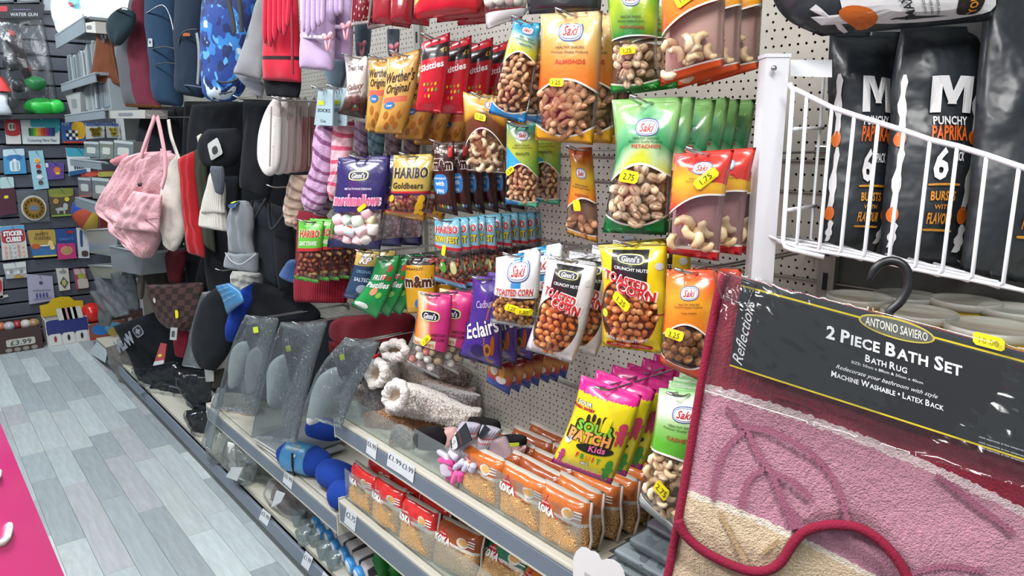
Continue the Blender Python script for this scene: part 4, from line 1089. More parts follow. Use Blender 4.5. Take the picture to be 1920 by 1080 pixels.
crisp([(1690, 50), (1672, 150), (1668, 250), (1655, 380), (1650, 485)], [(1850, 50), (1838, 150), (1830, 250), (1812, 380), (1800, 500)], 1.05, 'black crisp packet in the middle of the wire basket', 2, .56)
crisp([(1850, -40), (1832, 150), (1826, 250), (1815, 380), (1800, 510)], [(2020, -40), (2010, 150), (2005, 250), (1990, 380), (1975, 540)], 1.0, 'black crisp packet in the basket cut off by the right edge of the photo', 3, .62, False)
P = Puff([(1455, -90), (1452, -40), (1450, 0), (1480, 40), (1540, 68)], [(1880, -100), (1880, -60), (1875, -20), (1866, 20), (1850, 40)], PD(.99), .05, 22, 18, (.03, .05), .5, .005, 14, 5, face=0)
t = thing('crisp_packet', 'black crisp packet lying across the top of the basket, MAX printed on white', 'snack packet', P.S(.5, 0)); P.mb(CR).build('pouch', t)
M = MB()
patch(M, P, .58, .26, .38, .20, CW, .003, 3); patch(M, P, .25, .16, .09, .12, CO, .0045, 2)
T(M, P, 'MAX', .49, .22, .13, '#26282c', w=.10, bold=.02, off=.005, rot=1.75)
for i in range(3): T(M, P, 'DEEP RIDGED', .57 + i * .035, .25 - i * .01, .035, '#3a3c40', w=.09, off=.005, rot=1.75)
patch(M, P, .81, .27, .07, .17, flat('#26221e', .4), .0045, 4); T(M, P, 'YOUR', .82, .26, .11, '#d8902a', w=.12, bold=.03, off=.0065, rot=1.75)
[patch(M, P, .12, .16, .018, .17, CW, .004, pts=[(-1, -1), (1, -1), (1, 1), (-1, 1)], rot=q) for q in (.4, 1.5)]
M.build('lettering', t)

# bath set
def Zr(u): return .80 - (u - 1250) / 670 * .13
def R3(u, v, dz=0): return PD(Zr(u) + dz)(u, v)
def rug_mat(nm):
    g = G(nm)
    x = g.u * 700 + 1250; y = g.v * 700 + 480
    n1 = (g.noise(46, 2, uv=True) - .5); n2 = g.noise(230, 2, uv=True)
    dx = x - 1313; y1 = dx * .262 + dx.sq() * .00021 + 722 + n1 * 16
    dx2 = x - 1285; y2 = dx2 * .35 + dx2.sq() * .0003 + 920 + n1 * 16
    q = n2.ss(.25, .75)
    col = g.paint(g.mix(q, '#7e1c30', '#94283c'), ((y - y1).gt(0), g.mix(q, '#a87587', '#bd8b9b')), ((y - y2).gt(0), g.mix(q, '#bda688', '#d2bfa2')),
                  ((y - y1 + 6).gt(0) * (y - y1).lt(12), '#cdb6b8'), ((y - y2 + 4).gt(0) * (y - y2).lt(9), '#d8ccbc'))
    return g.out(col, .95, bump=n2 + g.noise(120, 1, uv=True), bs=.7, bd=.004, sheen=.3, spec=.1)
RUG = rug_mat('bath_rug_pile'); BIND = fabric('rug_binding', '#7f1c35', rib=0, fuzz=400, bs=.8)
root = thing('bath_rug_set', 'burgundy, pink and cream bath rug set on a black hanger with black header card', 'bath rug', R3(1600, 1150))
def sheet(A, B, nu, nv, dz, th, m, name, noise_=.0016, parent=None):
    M = MB(); vs, uv, fs = [], [], []
    for side in (0, 1):
        for j in range(nv + 1):
            for i in range(nu + 1):
                a, t = i / nu, j / nv; p, q = smoothat(A, a), smoothat(B, a)
                u, v = p[0] + (q[0] - p[0]) * t, p[1] + (q[1] - p[1]) * t
                P_ = R3(u, v, dz + side * th); e = min(1, 14 * min(a, 1 - a, t, 1 - t))
                if not side: P_ = P_ + (CAM - P_).normalized() * (noise_ * 1.5 * noise.noise(P_ * 300) + noise_ * 4 * noise.noise(P_ * 14) + th * .5 * (e - 1))
                vs.append(P_); uv.append(((u - 1250) / 700, (v - 480) / 700))
    n = (nu + 1) * (nv + 1)
    for j in range(nv):
        for i in range(nu):
            a = j * (nu + 1) + i; q = (a, a + nu + 1, a + nu + 2, a + 1)
            fs.append(q); fs.append(tuple(n + k for k in reversed(q)))
    for i in range(nu):
        for a in (i, nv * (nu + 1) + i): fs.append((a, a + 1, n + a + 1, n + a))
    for j in range(nv):
        for a in (j * (nu + 1), j * (nu + 1) + nu): fs.append((a, a + nu + 1, n + a + nu + 1, n + a))
    M.add(vs, fs, m, uv); return M.build(name, parent)
top = [(1362, 512), (1500, 548), (1650, 588), (1800, 628), (1990, 678)]
bend = [(1272, 975), (1284, 1002), (1312, 1028), (1350, 1050), (1395, 1068), (1432, 1071), (1462, 1056), (1486, 1020), (1510, 996), (1550, 985), (1600, 987), (1640, 1006), (1672, 1036), (1698, 1075), (1722, 1130), (1760, 1180), (1850, 1200), (1990, 1210)]
sheet(top, bend, 150, 70, 0, .014, RUG, 'front_mat', parent=root)
sheet([(1345, 560), (1500, 600), (1700, 650), (1990, 720)], [(1240, 1150), (1500, 1180), (1700, 1200), (1990, 1230)], 110, 60, .018, .012, RUG, 'rear_mat', parent=root)
def edge(pts, dz, r): MB().tube([R3(*smoothat(pts, i / 80), dz) for i in range(81)], r, BIND, 8).build('binding', root)
edge(bend, -.004, .0052)
edge([(1362, 512), (1345, 560), (1312, 735), (1286, 895), (1272, 975)], .002, .0048)
edge([(1344, 565), (1320, 690), (1270, 985), (1246, 1110), (1240, 1150)], .02, .005)
LOOP = fabric('rug_loops', '#8f566c', fuzz=500, bs=1, var=.25); LOOP2 = fabric('rug_loops_cream', '#a98f6a', fuzz=500, bs=1, var=.2); LOOP3 = fabric('rug_loops_burgundy', '#7c1a2e', fuzz=500, bs=1, var=.2)
def strip(pts, wpx, m):
    M = MB(); vs, fs = [], []; N = 60
    for i in range(N + 1):
        a, b = smoothat(pts, i / N), smoothat(pts, min(1, (i + 1) / N)); c_ = smoothat(pts, max(0, (i - 1) / N))
        dx, dy = b[0] - c_[0], b[1] - c_[1]; l = math.hypot(dx, dy) or 1
        k = wpx * (.7 + .3 * math.sin(i * 2.1)) * (1 if 2 < i < N - 2 else .5) / 2
        for sgn in (-1, 1): vs.append(R3(a[0] - dy / l * k * sgn, a[1] + dx / l * k * sgn, -.0045))
    for i in range(N): fs.append((2 * i, 2 * i + 1, 2 * i + 3, 2 * i + 2))
    M.add(vs, fs, m); o = M.build('carved_leaf_line', root)
for pts, m_ in (([(1362, 762), (1392, 798), (1440, 806), (1490, 830), (1540, 868), (1572, 918), (1592, 985)], LOOP), ([(1398, 806), (1362, 840), (1345, 880), (1338, 925), (1340, 940)], LOOP), ([(1348, 960), (1378, 1015), (1400, 1052)], LOOP2), ([(1400, 806), (1420, 848), (1446, 886), (1462, 925), (1478, 965), (1486, 992)], LOOP),
                ([(1432, 878), (1405, 898), (1395, 930), (1393, 955)], LOOP), ([(1452, 886), (1488, 904), (1522, 936)], LOOP), ([(1755, 890), (1820, 938), (1905, 1002)], LOOP), ([(1700, 1078), (1770, 1062), (1850, 1072)], LOOP), ([(1430, 1036), (1448, 1024), (1462, 1012)], LOOP2), ([(1450, 740), (1500, 754), (1540, 772)], LOOP3)):
    strip(pts, 15 if m_ is LOOP else 11, m_)
for k in range(3): strip([(1470 + 8 * k, 945 + 6 * k), (1484 + 9 * k, 975 + 5 * k), (1492 + 10 * k, 992 - 2 * k)], 14, LOOP)
# header card
q = [(1391, 521), (1950, 669), (1950, 873), (1368, 686)]
class Card(Quad):
    def __init__(s): s.q = [R3(*k, -.014) for k in q]; s.n = (s.q[1] - s.q[0]).cross(s.q[0] - s.q[3]).normalized(); s.th = .002; s.W = (s.q[1] - s.q[0]).length; s.H = (s.q[0] - s.q[3]).length
    def loc(s, u, v):
        a, b = .5, .5
        for _ in range(20):
            p = s.S(a, b); U_, V_ = proj(p); da = s.S(a + .01, b); db = s.S(a, b + .01)
            ua, va = proj(da); ub, vb = proj(db); J = Matrix((((ua - U_) / .01, (ub - U_) / .01), ((va - V_) / .01, (vb - V_) / .01)))
            d = J.inverted() @ Vector((u - U_, v - V_)); a += d.x; b += d.y
        return a, b
def proj(p):
    w_ = p - CAM; z = w_.dot(FWD); return 960 + FPX * w_.dot(RIGHT) / z, 540 - FPX * w_.dot(UP) / z
K = Card()
g = G('header_card_print'); cc = g.paint(g.mix(g.noise(4, 3, uv=True), '#17171a', '#222226'), (g.v.gt(.885), '#2c3230'), (g.band(g.v, .905, .925).mx(g.band(g.v, .0, .018)), '#d8c01e'), (g.v.gt(.965), '#33363a'))
HC = g.out(cc, .28, bump=g.noise(5, 2), bs=.25, bd=.01, coat=.4)
K.mb(HC).build('header_card', root)
M = MB()
def ct_(txt, u, v, h, wpx, col='#e4e4e6', **k):
    a, b = K.loc(u, v); T(M, K, txt, a, b, h, col, w=wpx / 575 if wpx else None, **k)
a, b = K.loc(1672, 656); scaps(M, K, '2 PIECE BATH SET', a, b, .128, '#e4e4e6', 258 / 575, bold=.03)
a, b = K.loc(1661, 682); scaps(M, K, 'BATH RUG', a, b, .072, '#e4e4e6', 80 / 575, bold=.02)
ct_('SIZE: 50cm x 80cm & 50cm x 40cm', 1662, 697.5, .028, 134, bold=.0); ct_('Redecorate your bathroom with style', 1660, 714, .042, 190, sh=.45, bold=0); a, b = K.loc(1661, 731); scaps(M, K, 'MACHINE WASHABLE • LATEX BACK', a, b, .06, '#e4e4e6', 210 / 575, bold=.02)
a, b = K.loc(1680, 616); patch(M, K, a, b, .126, .105, flat('#c9b84a', .4), .0006, n=32); patch(M, K, a, b, .119, .085, flat('#5c5f58', .4), .0010, n=32); T(M, K, 'ANTONIO SAVIERO', a, b, .085, '#e0ddd0', w=.205, bold=.01, off=.0015)
a, b = K.loc(1394, 622); T(M, K, 'Reflections', a, b, .115, '#d8d8d8', sh=.5, bold=.0, rot=1.5, off=.0012)
for i in range(3): ct_('wash separately at low temperature', 1880, 832 + i * 10, .016, 80, bold=0)
M.build('lettering', root)
a, b = K.loc(1853, 640); M = MB(); patch(M, K, a, b, .048, .062, YEL, .002, pts=STK); T(M, K, '10.00', a, b, .05, '#a8a028', w=.06, off=.003); M.build('price_sticker', root)['label'] = 'yellow price sticker'
sheet([(1366, 506), (1500, 542), (1700, 594), (1990, 672)], [(1318, 735), (1500, 790), (1700, 850), (1990, 935)], 60, 24, -.02, .0006, film('sleeve_film', '#fbfcfc', wr=14, gloss=.22), 'clear_sleeve', .004, parent=root)
# clear sleeve over the top, crumpled at the corner
P = Puff([(1334, 500), (1338, 520), (1352, 560)], [(1420, 532), (1416, 545), (1400, 580)], lambda u, v: R3(u, v, -.02), .012, 14, 12, (0, 0), .5, .004, 60, 4, face=0); P.mb(FILM).build('sleeve_corner', root)
hk = [(1666, 600), (1668, 584), (1688, 566), (1702, 540), (1703, 515), (1692, 496), (1672, 489), (1652, 494), (1638, 508), (1630, 526)]
MB().tube([R3(*smoothat(hk, i / 30), -.004) for i in range(31)], [.0046] * 26 + [.0044, .004, .0034, .003, .0024], flat('#1c1d20', .35), 8).build('hanger_hook', root)
MB().hexa([R3(*k, -.002) for k in ((1640, 588), (1700, 604), (1700, 622), (1640, 606))], [R3(*k, .006) for k in ((1640, 588), (1700, 604), (1700, 622), (1640, 606))], flat('#1c1d20', .35)).build('hanger_bar', root)

# cloud card and wrapped packs on the shelf's right end
pts = [(1076, 1120), (1074, 1062), (1075, 1046), (1080, 1034), (1089, 1026), (1099, 1027), (1106, 1033), (1114, 1034), (1122, 1040), (1127, 1051), (1137, 1048), (1150, 1050), (1162, 1059), (1169, 1071), (1172, 1084), (1184, 1092), (1186, 1120)]
poly = [PY(.872)(*k) for k in pts]
t = thing('cloud_sign', 'blank white cloud shaped card clipped to the shelf edge', 'sign', base_of(poly))
MB().prism(poly, (0, .0015, 0), flat('#dcdad8', .6)).build('card', t)
MB().box(PY(.876)(1110, 1100), (.03, .01, .05), FILM).build('clip', t)
GP = flat('#7f8a8e', .5); gm = film('wrap_film', '#cfd6d8', fac=.55, milky='#8b979b', wr=40)
for i, (x0, x1, y0, y1, z, c, l) in enumerate(((-.83, -.60, .92, 1.19, .712, '#7b878a', 'lowest grey folded pack in clear wrap under the green cashews'), (-.82, -.60, .93, 1.19, .736, '#87949a', 'second grey folded pack in clear wrap, above the lowest'), (-.80, -.60, .95, 1.2, .760, '#6f7c80', 'third grey folded pack in clear wrap, above the second'), (-.79, -.60, .99, 1.2, .783, '#4a4450', 'topmost dark folded pack in clear wrap'))):
    t = thing('wrapped_pack', l, 'folded pack', ((x0 + x1) / 2, (y0 + y1) / 2, z - .011), 'grey folded packs in clear wrap')
    MB().box(((x0 + x1) / 2, (y0 + y1) / 2, z), (x1 - x0 - .012, y1 - y0 - .012, .017), flat(c, .7), bev=.006).build('folded_cloth', t)
    P = Puff([(0, 0), (0, 1)], [(1, 0), (1, 1)], lambda u, v: Vector((x0 + (x1 - x0) * u, y1 - (y1 - y0) * v, z + .004)), .007, 16, 14, (0, 0), .25, .003, 60, i, face=0, curve=polyat); P.mb(gm).build('clear_wrap', t)

# pink board at lower left
f = [(-90, 560), (0, 790), (122, 1085), (150, 1160)]
a_, b_ = PD(.95)(0, 792), PD(.80)(122, 1082)
d_ = (b_ - a_).normalized(); nrm = d_.cross(Vector((.35, -.6, 1)).normalized()).normalized()
wdir = nrm.cross(d_).normalized()
if wdir.dot(RIGHT) > 0: wdir = -wdir
f4 = [a_ - d_ * .5 + wdir * .5, a_ - d_ * .5, b_ + d_ * .25, b_ + d_ * .25 + wdir * .5]
t = thing('pink_board', 'bright pink sloping display board with white lettering at the lower left corner', 'sign', f4[2])
g = G('pink_board_print'); 
MB().hexa(f4, [v - nrm * .006 if nrm.dot(CAM - a_) > 0 else v + nrm * .006 for v in f4], g.out('#e8408c', .3, coat=.3)).build('board', t)
KP = PN(a_ + (CAM - a_).normalized() * .004, nrm)
MB().tube([KP(*k) for k in ((-14, 1022), (4, 1018), (14, 1008), (18, 992), (17, 984))], .0034, flat('#f0eeee', .5), 8).build('lettering', t)
MB().tube([KP(-8, 900), KP(-3, 893), KP(-2, 884)], .003, flat('#f0eeee', .5), 8).build('lettering', t)
# ------------------------------------------------------------------ hanging clothes and bags
class Soft:
    def __init__(s, name, label, cat, L, R, y, th, mat, part='body', group=None, hk=False, face=.35, crimp=(0, 0), nu=18, nv=22, p=.5, wr=.003, wf=22, rd=.22, seed=0, back=1.0, root=None, **k):
        s.P = Puff(L, R, y, th, nu, nv, crimp, p, wr, wf, seed, back, round_=rd, face=face, **k)
        s.root = root or thing(name, label, cat, s.P.S(.5, 0), group)
        s.P.mb(mat).build(part, s.root)
        if hk:
            q = s.P.S(.5, .98); hook(q.x, q.z, q.y - .02, 'chrome peg holding the ' + hk)
    def add(s, part, L, R, y, th, mat, **k):
        Soft('', '', '', L, R, y, th, mat, part, root=s.root, **k); return s
    def tube(s, part, pts, r, m, n=8):
        MB().tube(pts, r, m, n).build(part, s.root); return s
    def on(s, part, fn):
        M = MB(); fn(M, s.P); M.build(part, s.root); return s


def camo(nm):
    g = G(nm); a, b, c = (g.noise(q, 1.5, stretch=(1, 1, .8)) for q in (17, 21, 27))
    return g.out(g.paint('#1f3f8a', (a.gt(.52), '#2f7ac0'), (b.gt(.56), '#15275c'), (c.gt(.61), '#58a4dc'), ((a + c).gt(1.20), '#c8d4dc')), .75, bump=g.noise(300), bs=.2)
def cloth2(nm, c, sc=350): return fabric(nm, c, fuzz=sc, bs=.35, var=.10)
NAVY = cloth2('navy_canvas', '#222f3f'); BLUE = cloth2('slate_blue_canvas', '#263d55'); BLK = cloth2('black_knit', '#14161b', 420); BLK2 = cloth2('black_nylon', '#101318', 200)
STRAP = flat('#14171d', .7); ZIP = flat('#9aa0a6', .3, 1); TAN = fabric('tan_leather', '#7a4c28', fuzz=80, bs=.2)


def strap(s, name, pts, y, w, m, off=.004):
    M = MB(); fn = PY(y); vs, fs = [], []
    N = 24
    for i in range(N + 1):
        a = fn(*smoothat(pts, i / N)); b = fn(*smoothat(pts, min(1, (i + 1) / N))) ; c_ = fn(*smoothat(pts, max(0, (i - 1) / N)))
        d = (b - c_).normalized(); sd = d.cross(Vector((.35, -.93, 0))).normalized() * w / 2; o = Vector((0, -off, 0))
        vs += [a - sd + o, a + sd + o, a + sd + o + Vector((0, .003, 0)), a - sd + o + Vector((0, .003, 0))]
    for i in range(N):
        for k in range(4): fs.append((4 * i + k, 4 * i + (k + 1) % 4, 4 * i + 4 + (k + 1) % 4, 4 * i + 4 + k))
    M.add(vs, fs, m); M.build(name, s.root); return s


s = Soft('backpack', 'blue camouflage backpack, right end of the backpack row', 'backpack', [(384, -30), (382, 60), (382, 120), (386, 165), (397, 190)], [(480, -30), (472, 60), (464, 110), (454, 160), (432, 191)], .93, .07, camo('blue_camouflage'), hk='blue camouflage backpack')
strap(s, 'strap', [(425, -20), (432, 10), (438, 40), (441, 62)], .86, .018, STRAP); strap(s, 'strap', [(448, -20), (452, 20), (455, 60)], .86, .016, STRAP)
strap(s, 'zip', [(384, 80), (388, 125), (400, 148), (425, 155), (448, 148)], .868, .006, STRAP); strap(s, 'zip', [(390, 168), (410, 176), (436, 172)], .875, .005, STRAP)
s = Soft('backpack', 'dark navy backpack with a light zip and orange tag', 'backpack', [(333, -30), (331, 60), (334, 120), (332, 158), (342, 178)], [(388, -30), (384, 60), (384, 110), (385, 160), (380, 184)], .97, .06, NAVY, hk='dark navy backpack')
strap(s, 'zip', [(370, 62), (374, 90), (374, 125), (372, 158)], .91, .012, flat('#8a929a', .5)); strap(s, 'piping', [(336, 130), (338, 75), (350, 58), (372, 55)], .91, .005, STRAP); strap(s, 'piping', [(334, 162), (350, 160), (380, 164)], .915, .006, flat('#33465a', .7))
s.on('tag', lambda M, P: patch(M, P, .72, .72, .10, .012, '#b5633a', .006, 6))
s = Soft('backpack', 'slate blue backpack with a pale square badge', 'backpack', [(273, -30), (279, 60), (287, 115), (290, 165), (300, 196)], [(334, -30), (333, 60), (333, 120), (336, 170), (340, 200)], 1.0, .07, BLUE, hk='slate blue backpack')
strap(s, 'zip', [(276, 25), (305, 10), (320, 30), (330, 80)], .935, .005, ZIP); strap(s, 'piping', [(286, 92), (310, 88), (330, 92)], .935, .006, STRAP); strap(s, 'piping', [(290, 122), (312, 118), (333, 120)], .935, .004, STRAP)
s.on('badge', lambda M, P: (patch(M, P, .42, .66, .10, .034, '#a9b2b6', .006, 8), patch(M, P, .42, .665, .04, .014, '#3a4450', .007)))
gb = lambda g: [(g.u.gt(.55), g.mix(g.noise(9), '#5c2230', '#7c3648')), (g.v.lt(.09), '#7a4c28')]
s = Soft('backpack', 'grey and burgundy backpack with a tan base', 'backpack', [(246, -10), (240, 40), (222, 90), (226, 140), (232, 180), (236, 200)], [(274, -14), (276, 40), (282, 100), (288, 150), (294, 185), (304, 204)], 1.02, .06, fabric('grey_burgundy_canvas', '#5c5a60', fuzz=300, bs=.3, layers=gb), hk='grey and burgundy backpack')
s.add('front_pocket', [(214, 88), (216, 104), (220, 116)], [(262, 92), (264, 106), (264, 120)], .96, .02, cloth2('grey_canvas_flap', '#66646a'))
s = Soft('cap', 'dark rounded cap hanging over the grey backpack', 'cap', [(228, 17), (205, 34), (201, 58), (214, 84)], [(232, 17), (252, 24), (250, 50), (224, 86)], .92, .035, cloth2('dark_teal_cloth', '#27363c')); strap(s, 'brim_edge', [(250, 20), (230, 15), (208, 30), (201, 55), (208, 76)], .892, .006, STRAP)
s = Soft('handbag', 'shiny brown leather bag hanging left of the backpacks', 'bag', [(184, 45), (180, 85), (172, 130), (168, 153)], [(206, 46), (213, 90), (220, 130), (228, 160)], .96, .025, fabric('brown_leather', '#6e4028', fuzz=60, bs=.15), hk='brown leather bag')
s.root.children[0].data.materials[0].node_tree.nodes['Principled BSDF'].inputs['Roughness'].default_value = .3
s.on('clasp', lambda M, P: [patch(M, P, .55 + .1 * i, .80 - .05 * (i % 2), .08, .03, ZIP, .004) for i in range(3)])
# quilted pink bag
g = G('pink_quilted_nylon'); qa = ((g.u * 3 + g.v * 3.4) * 16).sin().ab(); qb = ((g.u * 3 - g.v * 3.4) * 16).sin().ab(); nn = g.noise(22, 4)
PK = g.out(g.mix(nn, '#d49aa2', '#ecb6bb'), .45, bump=qa.mn(.5) * .5 + qb.mn(.5) * .5 + nn * 3, bs=.5, bd=.010, sheen=.2)
s = Soft('duffle_bag', 'quilted pink duffle bag with two handles and a dark snap button', 'bag', [(262, 286), (236, 300), (206, 345), (188, 378), (184, 395), (208, 412), (214, 430), (248, 462), (276, 484)], [(322, 282), (318, 310), (314, 345), (305, 380), (303, 410), (300, 430), (298, 446), (290, 462), (280, 484)], .90, .085, PK, wr=.014, wf=20, nu=44, nv=50, fold=.006)
s.add('pocket', [(250, 358), (236, 380), (222, 405), (214, 428)], [(304, 366), (302, 392), (300, 415), (298, 436)], .835, .03, PK, wr=.010, wf=30, nu=30, nv=24)
s.add('front_roll', [(240, 300), (222, 330), (204, 362), (190, 382)], [(272, 300), (258, 335), (240, 370), (226, 402)], .845, .03, PK, wr=.010, wf=26, nu=24, nv=30)
s.add('base_flap', [(214, 428), (240, 452), (262, 470), (274, 482)], [(298, 436), (296, 452), (290, 466), (281, 484)], .85, .012, fabric('pink_base_cloth', '#c98a95', fuzz=200, bs=.3), wr=.003)
s.add('gathered_end', [(300, 278), (306, 300), (300, 322), (284, 330)], [(330, 290), (330, 305), (322, 320), (300, 332)], .93, .02, PK, wr=.006)
s.add('fold', [(206, 300), (230, 290), (255, 278)][::-1], [(215, 312), (240, 304), (270, 292)][::-1], .95, .02, fabric('pink_lining', '#cf7f86'), wr=.004)
PS = fabric('pink_webbing', '#dc9aa2', fuzz=120, bs=.5)
strap(s, 'handle', [(292, 218), (282, 245), (268, 285), (256, 330), (244, 372)], .84, .022, PS); strap(s, 'handle', [(296, 218), (303, 250), (310, 290), (311, 325), (304, 352)], .84, .022, PS); strap(s, 'handle', [(290, 219), (276, 270), (272, 300)], .88, .02, PS)
q = PY(.80)(261, 346); MB().lathe(q, [(0, -.006), (.010, -.006), (.010, 0), (0, .002)], flat('#2a2830', .4), 14, Euler((math.pi / 2, 0, .5)).to_matrix()).build('snap_button', s.root)
strap(s, 'zip', [(186, 392), (215, 405), (255, 412), (302, 408)], .818, .006, flat('#b97880', .6))
hook(PY(.9)(293, 219).x, PY(.9)(293, 219).z, .87, 'chrome peg holding the pink duffle bag')
CRM = fabric('cream_canvas', '#cfc5ba', fuzz=120, bs=.5)
s = Soft('tote_bag', 'crumpled cream tote bag between the pink bag and the red bag', 'bag', [(322, 292), (314, 330), (304, 352), (303, 400), (300, 420), (310, 452), (322, 470)], [(338, 290), (344, 340), (342, 385), (346, 420), (344, 440), (336, 458), (326, 472)], .95, .035, CRM, wr=.008, wf=24)
strap(s, 'strap', [(317, 224), (322, 255), (332, 285), (342, 315)], .92, .02, CRM)
s = Soft('garment_bag', 'long bright red folded bag hanging by the cream tote', 'bag', [(334, 296), (340, 340), (345, 400), (350, 440), (352, 474)], [(366, 282), (368, 340), (374, 400), (380, 440), (384, 484)], .94, .03, fabric('red_nylon', '#a81c22', fuzz=60, bs=.3), wr=.005, wf=16, fold=.004)
s = Soft('garment_bag', 'khaki green folded bag behind the red one', 'bag', [(366, 280), (370, 330), (378, 390), (384, 462)], [(386, 282), (388, 340), (396, 410), (404, 474)], .98, .025, cloth2('khaki_nylon', '#3c3f34'), fold=.004)
s.add('lining', [(370, 255), (372, 275), (374, 290)], [(378, 250), (380, 275), (376, 296)], .93, .006, CRM)
# knit hats
WK = fabric('white_rib_knit', '#d8d3c8', rib=14, fuzz=200, bs=.8, var=.06)
s = Soft('knit_hat', 'white ribbed knit hat with a folded cuff', 'hat', [(396, 322), (390, 350), (380, 386), (378, 400)], [(416, 330), (420, 360), (420, 386), (422, 400)], .93, .035, WK); s.add('cuff', [(380, 388), (376, 408), (375, 424)], [(422, 392), (423, 412), (424, 434)], .925, .04, WK)
s.add('grey_top', [(396, 311), (398, 332), (408, 362)], [(418, 312), (420, 336), (416, 366)], .90, .02, fabric('grey_knit', '#565c66', rib=10))
GK = fabric('grey_marl_knit', '#7c8288', fuzz=420, bs=.8, var=.16)
s = Soft('knit_hat', 'grey marl beanie with turned up cuff and a blue paper label', 'hat', [(446, 376), (434, 396), (428, 420), (432, 448), (430, 474)], [(462, 376), (472, 400), (473, 425), (470, 450), (478, 484)], .92, .04, GK, fold=.004); s.add('cuff', [(428, 472), (424, 486), (422, 500)], [(482, 474), (482, 490), (482, 512)], .915, .045, GK)
strap(s, 'cuff_edge', [(424, 474), (436, 490), (455, 495), (482, 476)], .865, .005, fabric('pale_grey_trim', '#9a9fa4'))
s.on('paper_label', lambda M, P: (patch(M, P, .45, 1.0, .34, .15, '#22406a', .02, 6), patch(M, P, .5, 1.0, .16, .06, '#a9c23a', .024), T(M, P, 'BEANIE', .5, 1.06, .05, '#d0d6dc', w=.5, off=.026)))
strapk = [((388, 244), (370, 268), (378, 312)), ((452, 240), (456, 280), (432, 310))]
s = Soft('knit_hat', 'black knit hat with a white paper tag', 'hat', [(390, 242), (374, 262), (372, 290), (384, 312)], [(446, 240), (458, 262), (452, 290), (432, 312)], .95, .04, BLK)
s.on('paper_tag', lambda M, P: (patch(M, P, .58, .46, .12, .22, '#b9bab6', .012, 8, rot=.55), patch(M, P, .60, .44, .05, .09, '#3a3c40', .014, 3, rot=.55)))
for a in (('scarf', 'long black knit scarf hanging beside the grey beanie', 'scarf', [(470, 196), (460, 250), (452, 320), (450, 352)], [(500, 200), (500, 260), (510, 320), (505, 376)], .98, .035, BLK),
          ('glove_pair', 'dark charcoal fleece gloves hanging right of the grey beanie', 'gloves', [(478, 376), (474, 420), (480, 470), (494, 518)], [(500, 372), (512, 420), (522, 470), (520, 540)], .99, .03, fabric('charcoal_fleece', '#262b31', fuzz=120, bs=.8)),
          ('glove_pair', 'black gloves with a looped strap left of the beige fluffy sock', 'gloves', [(508, 380), (514, 430), (518, 490), (524, 545)], [(540, 392), (548, 440), (552, 490), (556, 548)], 1.0, .03, BLK),
          ('jacket', 'black padded jacket hanging under the backpacks', 'jacket', [(360, 196), (352, 240), (350, 300), (356, 330)], [(470, 190), (462, 240), (458, 280), (440, 310)], 1.08, .03, BLK2),
          ('jacket', 'black coat hanging behind the pink duffle bag', 'jacket', [(268, 205), (256, 250), (250, 300), (256, 360)], [(330, 205), (338, 250), (344, 300), (350, 330)], 1.02, .03, BLK2),
          ('trousers', 'black trousers hanging behind the white knit hat', 'trousers', [(388, 330), (384, 420), (384, 500), (396, 560)], [(450, 330), (448, 420), (440, 500), (436, 560)], 1.06, .03, BLK),
          ('scarf', 'dark burgundy scarf hanging low behind the red bag', 'scarf', [(306, 462), (312, 500), (318, 530)], [(352, 470), (346, 500), (338, 532)], 1.0, .025, cloth2('burgundy_knit', '#5a1c26')),
          ('bag', 'dark brown drawstring bag behind the pink duffle bag', 'bag', [(268, 470), (270, 500), (276, 536)], [(312, 470), (314, 500), (316, 536)], 1.03, .03, cloth2('dark_brown_cloth', '#2c2422')),
          ('jacket', 'dark fleece hanging low above the maroon hats', 'jacket', [(476, 528), (462, 560), (450, 590), (446, 606)], [(540, 545), (570, 560), (600, 585), (596, 606)], 1.0, .04, BLK),
          ('coat', 'long black coat hanging at the back, under the camouflage backpack', 'jacket', [(345, 190), (340, 320), (345, 440), (350, 590)], [(470, 190), (466, 320), (460, 440), (450, 590)], 1.17, .03, BLK2),  # added black filler garments, standing in for shadow and dark clothes at the back
          ('coat', 'long black coat at the back, beside the folded ankle socks', 'jacket', [(456, 186), (454, 320), (452, 440), (450, 600)], [(545, 186), (548, 320), (548, 440), (552, 600)], 1.17, .03, BLK2),
          ('coat', 'black coat at the back, behind the red bag and khaki bag', 'jacket', [(285, 200), (280, 320), (285, 440), (290, 560)], [(352, 200), (350, 320), (352, 440), (356, 560)], 1.16, .03, BLK2),
          ('leggings', 'black leggings at the back, behind the beige fluffy sock', 'clothing', [(540, 200), (540, 300), (545, 420), (548, 500)], [(600, 200), (602, 300), (600, 400), (596, 500)], 1.18, .02, BLK),
          ('jacket', 'black fleece jacket at the back, above the blue rolled pillows', 'jacket', [(566, 590), (556, 660), (548, 740)], [(664, 604), (650, 670), (632, 744)], 1.12, .025, BLK),
          ('jacket', 'black fleece at the back, behind the two left slipper bags', 'jacket', [(470, 600), (440, 680), (420, 740)], [(575, 600), (560, 680), (540, 760)], 1.10, .025, BLK),
          ('tracksuit', 'black tracksuit hanging low left of the slipper bags', 'clothing', [(380, 470), (370, 510), (360, 560)], [(440, 500), (430, 530), (420, 560)], 1.1, .03, BLK2)):
    s = Soft(*a)
    if a[0] == 'glove_pair': strap(s, 'loop', [(x - 4, y_) for x, y_ in a[3][:2]] + [a[4][0]], a[5] - .04, .008, STRAP)
for q, l in (((408, 508), 'bent chrome peg end, upper one of the lower pair'), ((436, 485), 'chrome peg under the grey beanie'), ((505, 352), 'chrome peg with a white tip beside the folded socks')):
    p = PY(.93)(*q); hook(p.x, p.z, .93, l)
